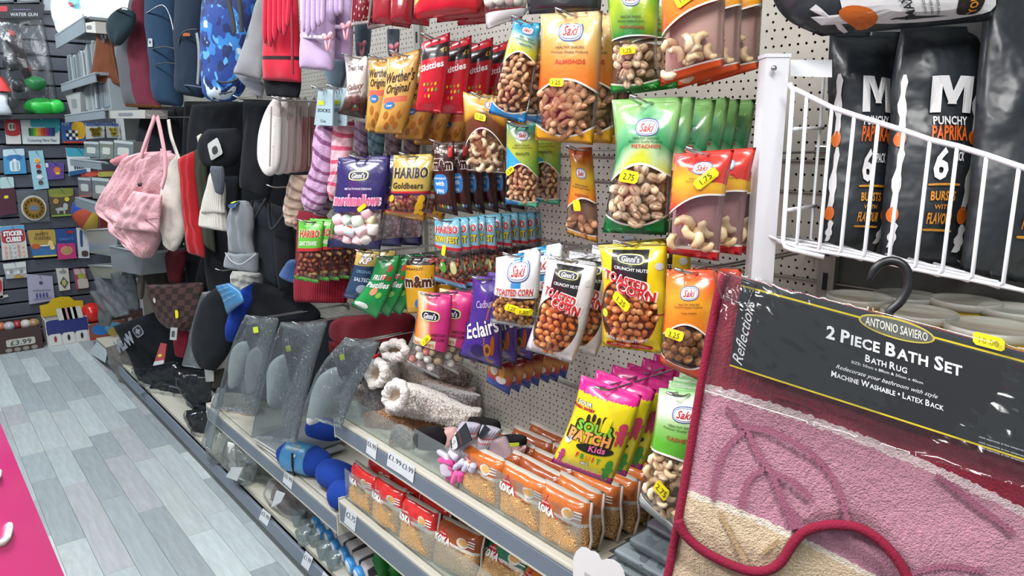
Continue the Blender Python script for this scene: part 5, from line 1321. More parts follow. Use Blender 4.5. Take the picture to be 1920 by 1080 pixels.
def bowtie(M, c, sz, m):
    for sg in (-1, 1):
        M.ball(c + Vector((sg * sz, -.003, sz * .35)), (sz * .85, .005, sz * .5), m, Euler((0, sg * -.35, 0)).to_matrix(), 8, 6); M.ball(c + Vector((sg * sz * .55, -.003, -sz * 1.0)), (sz * .28, .003, sz * .95), m, Euler((0, sg * .35, 0)).to_matrix(), 8, 6)
    M.ball(c + Vector((0, -.007, 0)), sz * .35, m, None, 8, 6)
# gloves with fingers hanging down
def glove(s, name, fing, y, r, m):
    M = MB(); fn = PY(y)
    for a, b, k in fing:
        A, B = fn(*a), fn(*b); n = 9
        M.tube([A.lerp(B, i / n) for i in range(n + 1)], [r * k * (1 - .12 * i / n) * (math.sqrt(max(.05, 1 - ((i - 6.5) / 2.5) ** 2)) if i > 6 else 1) for i in range(n + 1)], m, 10)
    M.build(name, s.root)
RK = fabric('red_knit', '#c41f38', fuzz=420, bs=.6, var=.06, layers=lambda g: [(g.band(g.v, .26, .30), '#2a1018')])
s = Soft('glove_pair', 'bright red knit gloves with a dark stripe on the cuffs', 'gloves', [(500, -25), (496, 40), (493, 100), (493, 150)], [(556, -25), (560, 40), (563, 100), (565, 155)], .93, .028, RK, hk='red gloves')
R2 = fabric('red_knit_fingers', '#cc2440', fuzz=420, bs=.6, var=.06)
glove(s, 'fingers', [((500, -10), (497, 82), 1), ((509, -10), (507, 88), 1.05), ((518, -10), (516, 78), 1), ((527, -10), (526, 62), 1), ((536, -10), (534, 68), .9), ((545, -10), (540, 50), .9)], .885, .0105, R2)
strap(s, 'seam', [(547, 0), (549, 60), (550, 140)], .888, .008, flat('#8a1426', .8)); s.add('dark_cuff', [(494, 148), (496, 165), (500, 180)], [(565, 150), (564, 168), (560, 184)], .935, .02, BLK)
LK = fabric('lilac_knit', '#b9a4c6', fuzz=420, bs=.6, var=.06)
for k, (dx, dy, y, lab) in enumerate(((0, 0, .90, 'lilac knit gloves with a pink satin bow, front pair'), (34, -20, .95, 'lilac knit gloves behind the front pair'))):
    s = Soft('glove_pair', lab, 'gloves', [(568 + dx, -30 + dy), (566 + dx, 40 + dy), (563 + dx, 100 + dy), (562 + dx, 128 + dy)], [(630 + dx, -30 + dy), (628 + dx, 40 + dy), (627 + dx, 100 + dy), (625 + dx, 134 + dy)], y, .026, LK, hk=lab.split(' with')[0] if k == 0 else False)
    glove(s, 'fingers', [((572 + dx, -10), (570 + dx, 60 + dy), .9), ((581 + dx, -10), (578 + dx, 68 + dy), 1), ((590 + dx, -10), (588 + dx, 62 + dy), 1), ((599 + dx, -10), (598 + dx, 50 + dy), 1), ((607 + dx, -10), (605 + dx, 46 + dy), .8)], y - .045, .0095, fabric('lilac_fingers_%d' % k, '#c0aace', fuzz=420, bs=.6))
    M = MB(); bowtie(M, PY(y - .04)(616 + dx, 72 + dy), .016, flat('#dca0aa', .35)); M.build('bow', s.root)
    strap(s, 'pale_trim', [(565 + dx, 68 + dy), (595 + dx, 70 + dy), (628 + dx, 72 + dy)], y - .03, .010, flat('#cfc0d6', .8))
s.on('paper_label', lambda M, P: None) if False else None
P = Quad([(563, -12), (582, -12), (580, 32), (563, 40)], .875); t = thing('paper_label', 'white paper label with a yellow sticker on the lilac gloves', 'label', P.S(.5, 0)); P.mb(flat('#c9ccc4', .6)).build('card', t); M = MB(); patch(M, P, .6, .6, .35, .18, YEL, .001, 5, rot=.7); patch(M, P, .5, .25, .25, .10, '#3a3c40', .001); patch(M, P, .5, .25, .2, .08, '#c9ccc4', .0014); M.build('sticker', t)
s = Soft('knit_hat', 'grey pointed knit hat left of the red gloves', 'hat', [(488, -10), (472, 45), (452, 105), (438, 138)], [(502, -10), (500, 60), (497, 105), (490, 150)], .92, .03, fabric('pale_grey_knit', '#8d8f92', fuzz=420, bs=.7)); s.add('cuff', [(446, 118), (440, 136), (458, 158), (482, 180)], [(466, 122), (480, 145), (494, 158), (490, 182)], .905, .02, GK)
TK = fabric('slate_teal_knit', '#5f7480', fuzz=300)
for i, (x, l) in enumerate(((666, 'slate blue sock pack with a pink bow, left of two'), (727, 'slate blue sock pack with a pink bow, right of two'))):
    s = Soft('sock_pack', l, 'socks', [(x, 42 + 12 * i), (x + 1, 75), (x + 3, 106)], [(x + 29 - i * 8, 42 + 12 * i), (x + 28 - i * 8, 75), (x + 24 - i * 6, 106)], 1.05, .018, TK, group=None); M = MB(); bowtie(M, PY(1.0)(x + 14, 86 + 4 * i), .014, flat('#b9727e', .4)); M.build('bow', s.root)
Soft('glove_pair', 'dusky blue mitten ends below the lilac gloves', 'gloves', [(612, 112), (608, 135), (622, 164)], [(648, 112), (648, 140), (640, 166)], 1.0, .02, TK)
# folded socks
for i, (x, w, c, l) in enumerate(((484, 42, '#d9d6d2', 'white folded ankle socks with small motifs, outermost'), (505, 34, '#cfcbc9', 'off-white folded ankle socks behind the outermost white pair'), (524, 26, '#d3bfbd', 'pale pink folded ankle socks in the middle of the bundle'), (540, 24, '#c9b0ae', 'rose flecked folded ankle socks in the bundle'), (551, 24, '#b98683', 'dusty rose folded ankle socks in the bundle'), (566, 26, '#a5726f', 'darkest rose folded ankle socks at the back of the bundle'))):
    m = fabric('sock_knit_%d' % i, c, rib=0, fuzz=300, bs=.5, var=.05, layers=lambda g: [(g.voro(6, stretch=(1, 3, 1)).lt(.10), '#7c7474'), (g.v.gt(.8), g.mix(.5, '#b5aca8', '#c9c4c0'))])
    b = 330 - i * 2
    s = Soft('ankle_socks', l, 'socks', [(x + w * .8, 180), (x + w * .35, 210), (x + w * .05, 250), (x, 292), (x + w * .2, 318), (x + w * .5, b)], [(x + w * .95, 182), (x + w, 220), (x + w, 260), (x + w * .95, 300), (x + w * .8, 320), (x + w * .55, b)], .90 + .035 * i, .022, m, group='folded ankle socks on one peg', wr=.002)
    q = s.P; strap(s, 'fold_line', [(x + w * .62, 200), (x + w * .58, 260), (x + w * .55, 312)], .868 + .035 * i, .003, flat('#a39c98', .9))
p = PY(.9)(528, 188); hook(p.x, p.z, .88, 'long chrome peg holding the folded ankle socks', .003)
p = PY(.95)(470, 186); hook(p.x, p.z, .9, 'long chrome peg left of the folded ankle socks', .003)
# striped fluffy socks with header cards
def fluffy(nm, c1, c2, n): return fabric(nm, c1, fuzz=260, bs=1.0, var=.06, layers=lambda g: [((g.v * n + (g.u - .5) * .8 + (g.noise(20, 1) - .5) * .35).fr().gt(.68), c2)])
for i, (nm, l, L, R, y, c1, c2, n, card) in enumerate((
        ('fluffy_socks', 'lilac and purple striped fluffy socks on a SOCKS card', [(594, 232), (590, 270), (586, 310), (574, 345), (568, 372), (578, 398)], [(624, 232), (624, 275), (620, 320), (616, 350), (608, 382), (596, 399)], .93, '#b795b6', '#7a4a72', 8, [(597, 166), (624, 168), (623, 236), (589, 234)]),
        ('fluffy_socks', 'pink and white striped fluffy socks on a SOCKS card', [(625, 232), (624, 275), (622, 320), (618, 350), (622, 378)], [(664, 224), (660, 260), (654, 300), (644, 340), (632, 380)], .96, '#d9b0ba', '#c4506e', 7, [(627, 164), (652, 165), (650, 236), (624, 236)]),
        ('fluffy_socks', 'beige and brown striped fluffy socks', [(546, 328), (540, 355), (534, 385), (536, 410), (542, 424)], [(578, 328), (574, 360), (568, 385), (566, 405), (558, 427)], .99, '#bfa896', '#8d7464', 6, None))):
    s = Soft(nm, l, 'socks', L, R, y, .03, fluffy('fluffy_%d' % i, c1, c2, n), wr=.004, wf=70, nu=24, nv=34, seed=i)
    s.add('second_sock', [(a + 14, b + 6) for a, b in L[2:]], [(a + 12, b + 8) for a, b in R[2:]], y + .04, .022, fluffy('fluffy_b_%d' % i, c1, c2, n - 3), wr=.004, wf=70)
    if card:
        P = Quad(card, y - .03); P.mb(flat('#9fb6bc', .5)).build('header_card', s.root); M = MB()
        T(M, P, 'SOCKS', .5, .42, .09, '#26343a', w=.76); T(M, P, 'Cosy', .5, .13, .08, '#26343a', w=.3, bold=0); patch(M, P, .3, .62, .2, .06, '#c9d63a', .001, 5)
        M.build('lettering', s.root); p = P.S(.5, .96); hook(p.x, p.z, p.y - .03, 'long chrome peg holding the ' + l.split(' on a')[0], .003)
for i, (x, c1, c2, l) in enumerate(((664, '#7c6478', '#5a4658', 'mauve striped fluffy socks half hidden behind the chocolate packets'), (690, '#5f7c86', '#3f5a66', 'teal fluffy socks under the golden caramel packets'), (722, '#6a5860', '#514248', 'dusky fluffy socks under the golden caramel packets'), (757, '#6f5a5c', '#4c3c40', 'brownish fluffy socks at the right end under the caramels'))):
    Soft('fluffy_socks', l, 'socks', [(x, 228), (x + 1, 260), (x + 4, 292)], [(x + 30, 228), (x + 30, 262), (x + 26, 296)], 1.08, .02, fluffy('fluffy_c_%d' % i, c1, c2, 4), wr=.003, wf=70)
# ribbed hats low in the middle
RR = fabric('red_rib_knit', '#8c1a2c', rib=26, fuzz=300, bs=1.0, var=.05)
s = Soft('knit_hat', 'red ribbed knit hat hanging under the green gummy packets', 'hat', [(560, 395), (556, 440), (553, 500)], [(605, 398), (640, 450), (654, 505)], .97, .03, RR); s.add('cuff', [(554, 498), (552, 535), (553, 566)], [(656, 505), (653, 540), (650, 568)], .955, .045, RR)
MR = fabric('maroon_knit', '#5a121c', fuzz=300, bs=.7, var=.08)
s = Soft('knit_hat', 'wide maroon knit hat above the white fluffy slippers', 'hat', [(640, 594), (620, 606), (618, 630), (640, 648)], [(760, 586), (778, 596), (776, 620), (764, 650)], 1.0, .045, MR, wr=.006)
s = Soft('knit_hat', 'dark red knit hat under the wide maroon one', 'hat', [(616, 640), (618, 660), (630, 676)], [(700, 636), (710, 655), (700, 676)], 1.02, .03, fabric('dark_red_knit', '#6c1620', fuzz=300))
s = Soft('knit_hat', 'blue ribbed knit hat cuff left of the red ribbed hat', 'hat', [(546, 486), (534, 500), (524, 516)], [(560, 488), (560, 510), (558, 534)], .99, .03, fabric('blue_rib_knit', '#1f5aa0', rib=16, bs=1.0))

# ------------------------------------------------------------------ lower left: pillows, totes, bagged slippers
s = Soft('tote_bag', 'black tote bag with white mirrored lettering, standing low at the far end', 'bag', [(212, 612), (228, 640), (250, 690), (262, 738)], [(292, 584), (326, 604), (372, 660), (392, 728)], .94, .05, BLK2, wr=.006)
P = Quad([(210, 642), (260, 607), (273, 628), (224, 664)], .885); M = MB(); T(M, P, 'WEN', .36, .5, .8, '#8f95a0', w=-.66, bold=.07, off=.001)
for ra, rv, c, o in ((.13, .42, '#8f95a0', .001), (.11, .34, '#14161b', .0016), (.07, .09, '#8f95a0', .0022), (.024, .24, '#8f95a0', .0026)): patch(M, P, .88, .55, ra, rv, c, o, 4)
M.build('lettering', s.root)
P = Quad([(301, 643), (312, 645), (307, 682), (287, 686)], .88); t = thing('price_tag', 'red and white card tag hanging from the black tote bag', 'price tag', P.S(.5, 0)); P.mb(flat('#b3222a', .4)).build('card', t); M = MB(); patch(M, P, .5, .10, .5, .1, '#d8d8d8', .001, 8); patch(M, P, .45, .45, .22, .06, YEL, .001, 5); M.build('print', t)
g = G('brown_checks'); ck = ((g.u * 9).fl() + (g.v * 9).fl()).mod(2)
s = Soft('shoulder_bag', 'brown chequered shoulder bag above the black tote', 'bag', [(274, 534), (280, 560), (296, 596), (318, 616)], [(384, 528), (378, 560), (370, 590), (352, 622)], .95, .045, g.out(g.mix(ck, '#2c1d1b', '#4c332e'), .5))
s.on('tags', lambda M, P: (patch(M, P, .66, .40, .03, .08, YEL, .006, 5), patch(M, P, .22, .66, .03, .05, '#b9b4b4', .006)))
s.add('base', [(330, 618), (326, 640), (330, 668)], [(352, 610), (352, 636), (346, 672)], .97, .02, cloth2('dull_red_cloth', '#7a1f30'))
P = Quad([(320, 614), (332, 615), (330, 638), (318, 637)], .90); t = thing('price_tag', 'small white barcode tag below the chequered bag', 'price tag', P.S(.5, 0)); P.mb(flat('#b9bbb8', .5)).build('card', t); M = MB(); [patch(M, P, .3 + .1 * i, .5, .03, .25, '#3a3c40', .001, 8) for i in range(5)]; M.build('print', t)
s = Soft('neck_pillow', 'black oval travel pillow with a light blue card band', 'pillow', [(408, 538), (382, 566), (366, 610), (364, 650), (384, 692)], [(414, 538), (430, 566), (434, 610), (430, 655), (402, 696)], .92, .06, cloth2('black_plush', '#1b1e22', 300))
P = Puff([(404, 536), (418, 560), (426, 590)], [(430, 530), (450, 545), (458, 566)], PY(.875), .02, face=.3, crimp=(0, 0)); P.mb(flat('#3f7aa8', .35)).build('card_band', s.root); M = MB(); [T(M, P, 'TRAVEL PILLOW', .5, .75 - .18 * i, .06, '#8fb4c8', w=.7, off=.002) for i in range(3)]; M.build('lettering', s.root)
s = Soft('neck_pillow', 'royal blue travel pillow right of the black one', 'pillow', [(458, 540), (440, 572), (430, 606), (433, 640)], [(474, 530), (480, 560), (464, 595), (440, 642)], .95, .05, cloth2('royal_blue_plush', '#17358c', 300))
Soft('cloth_bundle', 'white frilly bundle behind the travel pillows', 'clothing', [(436, 508), (432, 522), (440, 540)], [(490, 512), (492, 530), (478, 552)], 1.0, .03, fabric('white_frill', '#a9a8a0', fuzz=80, bs=1), wr=.008, wf=60)
Soft('clear_bag', 'clear plastic bag hanging left of the black travel pillow', 'bag', [(378, 548), (362, 600), (350, 650), (340, 686)], [(398, 545), (382, 600), (380, 650), (378, 692)], .90, .01, MILKY, wr=.006, wf=40)
SG = fabric('grey_felt', '#b9bcb8', fuzz=260, bs=.8, var=.1)
DKW = film('dark_crinkle_film', '#8a9296', fac=.75, milky='#59626a', wr=70)
for i, (L, R, sl, st, l) in enumerate((
        ([(460, 590), (438, 640), (420, 700), (404, 764)], [(524, 596), (512, 650), (496, 720), (482, 780)], [((446, 684), 21, 44, .18), ((478, 694), 23, 44, .12)], (479, 619), 'bagged pair of grey slippers, left of three hanging bags'),
        ([(526, 604), (508, 660), (488, 740), (470, 820)], [(616, 602), (594, 670), (574, 750), (556, 832)], [((528, 712), 36, 50, .22)], (540, 654), 'bagged grey slippers in the middle of the three hanging bags'),
        ([(648, 632), (606, 680), (582, 730), (566, 780)], [(714, 640), (690, 690), (664, 740), (640, 804)], [((608, 742), 32, 54, .35)], (641, 670), 'bagged grey slippers right of the other two, by the clear shelf riser'))):
    s = Soft('bagged_slippers', l, 'slippers', L, R, .895, .03, film('slipper_film_%d' % i, '#d3dadd', fac=.93, milky='#b4bcbf', wr=110, gloss=.75, bs=1.0, bd=.009), part='clear_bag', wr=.006, wf=40, nu=20, nv=26, crimp=(.02, .02), p=.4)
    for c, rx, ry, rot in sl:
        Lq, Rq = [], []
        for k in range(9):
            a = math.pi * k / 8; yy_ = -math.cos(a) * ry; xx = math.sin(a) * rx * (.85 + .2 * math.sin(a * 2.2))
            for q, sg in ((Lq, -1), (Rq, 1)): q.append((c[0] + sg * xx - yy_ * rot * 1.2, c[1] + yy_))
        s.add('slipper', Lq, Rq, .90, .02, SG, wr=.001, face=.35)
    s.add('dark_lining', [(L[0][0] + 6, L[0][1] + 6), (L[1][0] + 22, L[1][1] - 10), (L[2][0] + 60, L[2][1] - 20)], [(R[0][0] - 3, R[0][1] + 4), (R[1][0] - 4, R[1][1]), (R[2][0] - 6, R[2][1])], .925, .012, fabric('dark_slipper_sole_%d' % i, '#3c4349', fuzz=60), wr=.006, wf=50)
    P = s.P; a_ = PY(.865)(*st); M = MB(); M.hexa([PY(.862)(st[0] + x, st[1] + y_) for x, y_ in ((-5, -5), (4, -7), (6, 4), (-3, 6))], [PY(.864)(st[0] + x, st[1] + y_) for x, y_ in ((-5, -5), (4, -7), (6, 4), (-3, 6))], flat('#c8dc2a', .4)); M.build('price_sticker', s.root)
    p = s.P.S(.5, .97); hook(p.x, p.z, p.y - .02, 'chrome peg holding the ' + l.split(',')[0])
# ------------------------------------------------------------------ slippers, socks, noodles and bottles on the shelves
def sherpa(nm, c, sc=55, var=.10): 
    g = G(nm); n = g.noise(sc * 3, 3); b = g.noise(sc, 2); c0 = lin(c)
    return g.out(g.mix((n + b) * .5, tuple(q * (1 - var * 2.4) for q in c0), tuple(min(1, q * (1 + var * 1.6)) for q in c0)), .95, bump=n + b, bs=1.0, bd=.008, sheen=.5, spec=.1)
SW, ST, SGY, SPK = sherpa('white_sherpa', '#efe7df'), sherpa('tan_sherpa', '#cfa278'), sherpa('grey_sherpa', '#a8a3a3'), sherpa('pink_beige_plush', '#dcc4b8', 120)
LIN = flat('#d8c8b0', .8)
def fuzz(s, n, ln, m, seed):
    """short pile standing on the plush, far too fine to count"""
    rn = random.Random(seed); M = MB(); vs, fs = [], []; P = s.P
    for i in range(n):
        a, v = rn.uniform(.02, .98), rn.uniform(.02, .98); p = P.S(a, v, -.001)
        d = (P.n * 1.0 + Vector((rn.uniform(-1, 1), rn.uniform(-1, 1), rn.uniform(-1, 1))) * .9 + (P.S(min(1, a + .02), v) - P.S(max(0, a - .02), v)).normalized() * (a - .5) * 1.6).normalized() * ln * rn.uniform(.5, 1.2)
        w_ = Vector((rn.uniform(-1, 1), rn.uniform(-1, 1), rn.uniform(-1, 1))).normalized() * ln * .16; b = len(vs)
        vs += [p - w_, p + w_, p + d * .6 + w_ * .8, p + d * .6 - w_ * .8, p + d + w_ * 1.5]; fs += [(b, b + 1, b + 2, b + 3), (b + 3, b + 2, b + 4)]
    M.add(vs, fs, m); o = M.build('plush_pile', s.root); o['kind'] = 'stuff'


def lying(name, label, bot, top, y, th, m, open_=None, part='upper', seed=0, cat='slippers', group='fluffy slippers piled on the shelf', wr=.006):
    s = Soft(name, label, cat, bot, top, y, th, m, part, group, wr=wr * .6, wf=70, nu=36, nv=50, seed=seed, p=.45, face=.5, back=1.2)
    fuzz(s, int(2200 + 26000 * s.P.W * s.P.H * 10), .0075, m, seed)
    if open_:
        c, rx, ry, rot, yo = open_; f = PY(yo)
        ring = [f(c[0] + math.cos(a) * rx * math.cos(rot) - math.sin(a) * ry * math.sin(rot), c[1] + math.cos(a) * rx * math.sin(rot) + math.sin(a) * ry * math.cos(rot)) for a in [2 * math.pi * k / 72 for k in range(72)]]
        M = MB(); M.tube(ring, [.0125 + .006 * noise.noise(p * 90) for p in ring], m, 12, close=True); M.build('fluffy_collar', s.root)
        cc = f(*c); M = MB(); vs = [cc + Vector((0, .03, 0))] + [cc + (p - cc) * .5 + Vector((0, .026, 0)) for p in ring] + [cc + (p - cc) * .98 for p in ring]; n = 72
        M.add(vs, [(0, 1 + i, 1 + (i + 1) % n) for i in range(n)] + [(1 + i, 1 + n + i, 1 + n + (i + 1) % n, 1 + (i + 1) % n) for i in range(n)], LIN); M.build('lining', s.root)
    return s
lying('fluffy_slipper', 'brown plush slipper sole high on the right of the fluffy pile', [(800, 700), (840, 712), (880, 722)], [(800, 668), (850, 680), (884, 700)], 1.10, .035, sherpa('brown_plush', '#8f7a6c', 120), seed=1)
lying('fluffy_slipper', 'white fluffy slipper at the top of the pile with an oval opening', [(716, 678), (730, 696), (780, 706)], [(718, 650), (735, 640), (780, 662)], 1.03, .04, SW, ((740, 657), 20, 14, -.1, .985), seed=2)
lying('fluffy_slipper', 'white topped slipper with a pink plush sole, second in the pile', [(690, 718), (730, 726), (800, 732), (888, 750)], [(688, 678), (740, 688), (810, 708), (892, 728)], 1.00, .045, SPK, seed=3)
lying('fluffy_slipper', 'short white fluffy slipper with a round opening, left of the pink sole', [(690, 722), (705, 726), (745, 722)], [(688, 678), (705, 672), (745, 690)], .97, .05, SW, ((706, 700), 15, 21, .15, .925), seed=4)
lying('fluffy_slipper', 'long white fluffy slipper lying in front with a cream lined opening', [(728, 772), (770, 778), (820, 786), (868, 796), (896, 788)], [(732, 718), (770, 722), (820, 740), (870, 762), (900, 772)], .96, .06, SW, ((742, 741), 17, 22, .25, .90), seed=5)
lying('fluffy_slipper', 'grey fluffy slipper behind the long white one', [(790, 742), (840, 758), (898, 768)], [(790, 716), (840, 730), (900, 742)], 1.04, .04, SGY, seed=6)
lying('fluffy_slipper', 'grey fluffy slipper toe left of the long white one', [(684, 766), (700, 776), (724, 770)], [(686, 740), (704, 726), (726, 738)], .95, .045, SGY, seed=7)
lying('fluffy_slipper', 'tan fluffy slipper under the long white one', [(690, 792), (720, 806), (770, 802), (850, 806)], [(690, 766), (720, 764), (780, 774), (850, 788)], .945, .05, ST, seed=8)
lying('fluffy_slipper', 'white fluffy slippers at the left end of the pile behind the clear riser', [(652, 770), (668, 796), (690, 800)], [(650, 742), (672, 720), (692, 740)], .94, .05, SW, seed=9)
s = lying('fluffy_slipper', 'red felt slipper with a white fluffy sole at the left of the pile', [(640, 714), (670, 718), (702, 708)], [(638, 694), (670, 690), (702, 684)], .95, .04, SW, seed=10)
s.add('red_upper', [(639, 696), (670, 694), (706, 682)], [(637, 682), (672, 674), (712, 662)], .94, .035, fabric('red_felt', '#c0141f', fuzz=200, bs=.4))
lying('fluffy_slipper', 'white fluffy trim of a slipper under the red one', [(655, 740), (670, 752), (692, 744)], [(654, 716), (672, 712), (692, 716)], .97, .04, SW, seed=11)
lying('fluffy_slipper', 'cream fluffy slipper toe poking down to the shelf edge', [(735, 826), (750, 838), (776, 848)], [(742, 796), (765, 806), (784, 828)], .925, .035, sherpa('cream_sherpa', '#c9bfb4'), seed=12)
# socks and gloves on the shelf
BK = cloth2('black_sock_knit', '#141214', 300)
s = Soft('sock_pack', 'black rolled socks lying beside the fluffy slippers', 'socks', [(784, 804), (776, 820), (786, 838)], [(822, 800), (838, 818), (836, 846)], .935, .035, BK)
s = Soft('sock_pack', 'pale pink sock behind the black rolled socks', 'socks', [(812, 806), (822, 822), (838, 842)], [(852, 802), (858, 815), (852, 836)], .965, .03, fabric('pale_pink_knit', '#d3a8a2', fuzz=300))
LG = fabric('grey_sport_knit', '#aaa6b4', rib=9, fuzz=250, bs=.7, var=.05, layers=lambda g: [(g.band(g.v, .70, .74).mx(g.band(g.v, .58, .62)), '#c9686e'), (g.band(g.v, .62, .70), '#d9d4d8')])
for i, (L, R, l, y) in enumerate((([(866, 790), (850, 820), (838, 862)], [(902, 796), (888, 828), (868, 868)], 'grey sport socks with pink stripes and a diamond paper label', .925), ([(904, 796), (896, 830), (888, 858)], [(940, 806), (922, 836), (908, 864)], 'grey sport socks with pink stripes, right pair', .945))):
    s = Soft('sport_socks', l, 'socks', L, R, y, .022, LG, group=None)
    lab = [(872, 793), (884, 826), (846, 848), (844, 826)] if i == 0 else [(908, 797), (918, 806), (902, 824), (896, 818)]
    P = Quad(lab, y - .03); P.mb(flat('#24272e', .4)).build('paper_label', s.root)
    if i == 0:
        M = MB(); patch(M, P, .5, .24, .46, .14, '#d8d8d6', .001, 4); T(M, P, 'NEW SEASON', .5, .58, .10, '#8a4a4a', w=.7, off=.0012); patch(M, P, .4, .2, .10, .10, '#2a2a2e', .0014); patch(M, P, .4, .2, .08, .08, '#d8d8d6', .0017); M.build('print', s.root)
s = Soft('glove_pair', 'lilac, white and pink magic gloves spilling over the clear riser', 'gloves', [(836, 850), (826, 872), (832, 892)], [(880, 852), (884, 872), (872, 890)], .915, .025, fabric('glove_mix_knit', '#c9b9cc', fuzz=300, layers=lambda g: [(g.voro(3).lt(.25), '#d8607c')]))
for i, (a, b, c) in enumerate((((850, 868), (822, 862), '#d8408c'), ((850, 876), (826, 878), '#e05a9c'), ((852, 884), (838, 900), '#d8408c'), ((858, 886), (848, 908), '#e05a9c'), ((866, 886), (862, 904), '#d84c94'), ((846, 862), (820, 845), '#b9b4cc'), ((856, 860), (842, 846), '#c9bcd4'), ((868, 866), (850, 880), '#c4c2d6'), ((880, 868), (868, 884), '#c9c4d8'), ((888, 872), (884, 886), '#bdb8d0'))):
    glove(s, 'finger', [(a, b, 1)], .895 + .004 * (i % 3), .0085, fabric('finger_%d' % i, c, fuzz=300))
s = Soft('sock_pack', 'black socks with a lime sticker next to the orange noodles', 'socks', [(940, 816), (934, 830), (950, 856)], [(984, 820), (986, 832), (976, 862)], .99, .03, BK)
s.on('paper_tag', lambda M, P: (patch(M, P, .55, .62, .35, .12, '#b4c83a', .004, 6), patch(M, P, .7, .25, .4, .25, '#b9969a', .003, 4)))
s = Soft('sock_pack', 'sheer grey-pink socks between the sport socks and the black socks', 'socks', [(922, 820), (916, 838), (920, 862)], [(946, 818), (958, 842), (966, 868)], .955, .02, fabric('sheer_knit', '#a08c92', fuzz=200))
Soft('sock_pack', 'black socks behind the grey sport socks', 'socks', [(880, 782), (876, 795), (884, 806)], [(934, 790), (938, 806), (930, 824)], 1.0, .03, BK)

# instant noodles -------------------------------------------------
def noodle_mat(nm, top, mid):
    g = G(nm); nz = g.noise(9, 2, uv=True)
    w1 = (g.voro(13) * 26 + nz * 14).sin(); strands = g.mix(w1.ss(-.6, .8), '#a4703c', '#e6bc7c')
    col = g.paint(strands, (g.v.gt(.60), g.mix(nz, top, mid)), (g.band(g.v, .56, .62), '#d8d0c4'), (g.v.gt(.955) + g.v.lt(.03), '#c9c2b8'))
    return g.out(col, .25, bump=w1 * (1 - g.v.gt(.6)) + g.noise(12, 2) * 1.5, bs=.35, bd=.004, coat=.6)
NM = {'orange': noodle_mat('noodle_orange', '#b5561c', '#cf7a34'), 'brown': noodle_mat('noodle_brown', '#8c3f1c', '#a4552a'), 'red': noodle_mat('noodle_red', '#c01a1e', '#d8342c'), 'green': noodle_mat('noodle_green', '#0f5a40', '#1a7a56')}
def noodle(x, y, z, w, h, d, kind, label, group, rot=0, tilt=0, front=True):
    R_ = Euler((tilt, 0, rot)).to_matrix()
    def pl(u, v): return Vector((x, y, z)) + R_ @ Vector(((u - .5) * w, 0, (1 - v) * h))
    P = Puff([(0, 0), (0, 1)], [(1, 0), (1, 1)], pl, d, 12, 14, (.03, .02), .18, .003, 40, x * 9 + y * 31, face=0, curve=polyat, back=.5, round_=.16)
    t = thing('noodle_packet', label, 'noodle packet', P.S(.5, 0), group); P.mb(NM[kind]).build('pouch', t)
    if front:
        M = MB()
        patch(M, P, .24, .74, .25, .24, '#b81e26', .0012, pts=[(-1, -.9), (1, -.9), (0, 1)]); T(M, P, 'KOKA', .24, .61, .13, '#f4f0ec', w=.38, bold=.05, off=.003)
        T(M, P, 'noodles', .24, .74, .035, '#f0e0dc', w=.16, off=.003)
        patch(M, P, .70, .72, .12, .10, '#d8cfc0', .0012); patch(M, P, .72, .74, .09, .06, '#d2a058', .002)
        for k in range(3): patch(M, P, .88, .80 - .05 * k, .07, .012, '#e8e4de', .002, 4)
        T(M, P, 'Thai flavour', .66, .55, .05, '#7a3a1c', w=.26, bold=.02, off=.003)
        M.build('lettering', t)
    M = MB(); M.tube([P.base(1, .02) + Vector((.002, -.004, 0)), P.base(1, .35) + Vector((.004, .004, 0)), P.base(1, .7) + Vector((.001, -.002, 0)), P.base(1, .98)], .0035, flat('#b9b0a6', .4), 5); M.build('end_seal', t)
    return t
cols = ['left', 'middle', 'right']
for i, x in enumerate((-1.19, -1.055, -.935)):
    for k in range(6):
        if i == 0 and k > 4: continue
        w, h = (.14, .118) if i < 2 else (.128, .122)
        lab = f'orange instant noodle packet, {"front" if k == 0 else ORD[k - 1]} one in the {cols[i]} row on the slipper shelf'
        noodle(x + .006 * math.sin(k * 2 + i), .918 + k * .048, .7005, w, h, .03, 'orange' if k == 0 or i == 2 else 'brown', lab, 'orange noodle packets', .03 * math.sin(k * 3 + i), -.10, k < 3)
for i, x in enumerate((-1.77, -1.63, -1.48)):
    for k in range(4):
        lab = f'red instant noodle packet, {"front" if k == 0 else ORD[k - 1]} one in the {cols[i]} row of the lower shelf'
        noodle(x + .008 * math.sin(k * 2.2 + i), .915 + k * .055, .4355, .145, .125 + .012 * math.sin(k + i), .03, 'red', lab, 'red noodle packets', .08 * math.sin(k * 3 + i), -.16, k < 2)
for i, (x, y, z, rot, tilt, kind, l) in enumerate(((-1.33, .93, .436, .15, -.3, 'brown', 'brown noodle packet leaning right of the red noodle rows'), (-1.36, 1.0, .436, -.35, -.2, 'brown', 'brown noodle packet standing behind the leaning one on the lower shelf'), (-1.20, .96, .436, .1, -.6, 'green', 'green noodle packet lying back on the lower shelf'), (-1.07, .94, .436, -.1, -.7, 'orange', 'orange noodle packet lying back in front of the lower shelf'),
                                                   (-1.05, 1.03, .45, .3, -.9, 'brown', 'brown noodle packet lying at the back right of the lower shelf'), (-.93, .97, .44, -.2, -.8, 'orange', 'orange noodle packet at the far right of the lower shelf'), (-1.18, 1.1, .44, .0, -.3, 'green', 'green noodle packet standing behind the lying green one'))):
    noodle(x, y, z, .15, .125, .032, kind, l, 'loose noodle packets', rot, tilt)

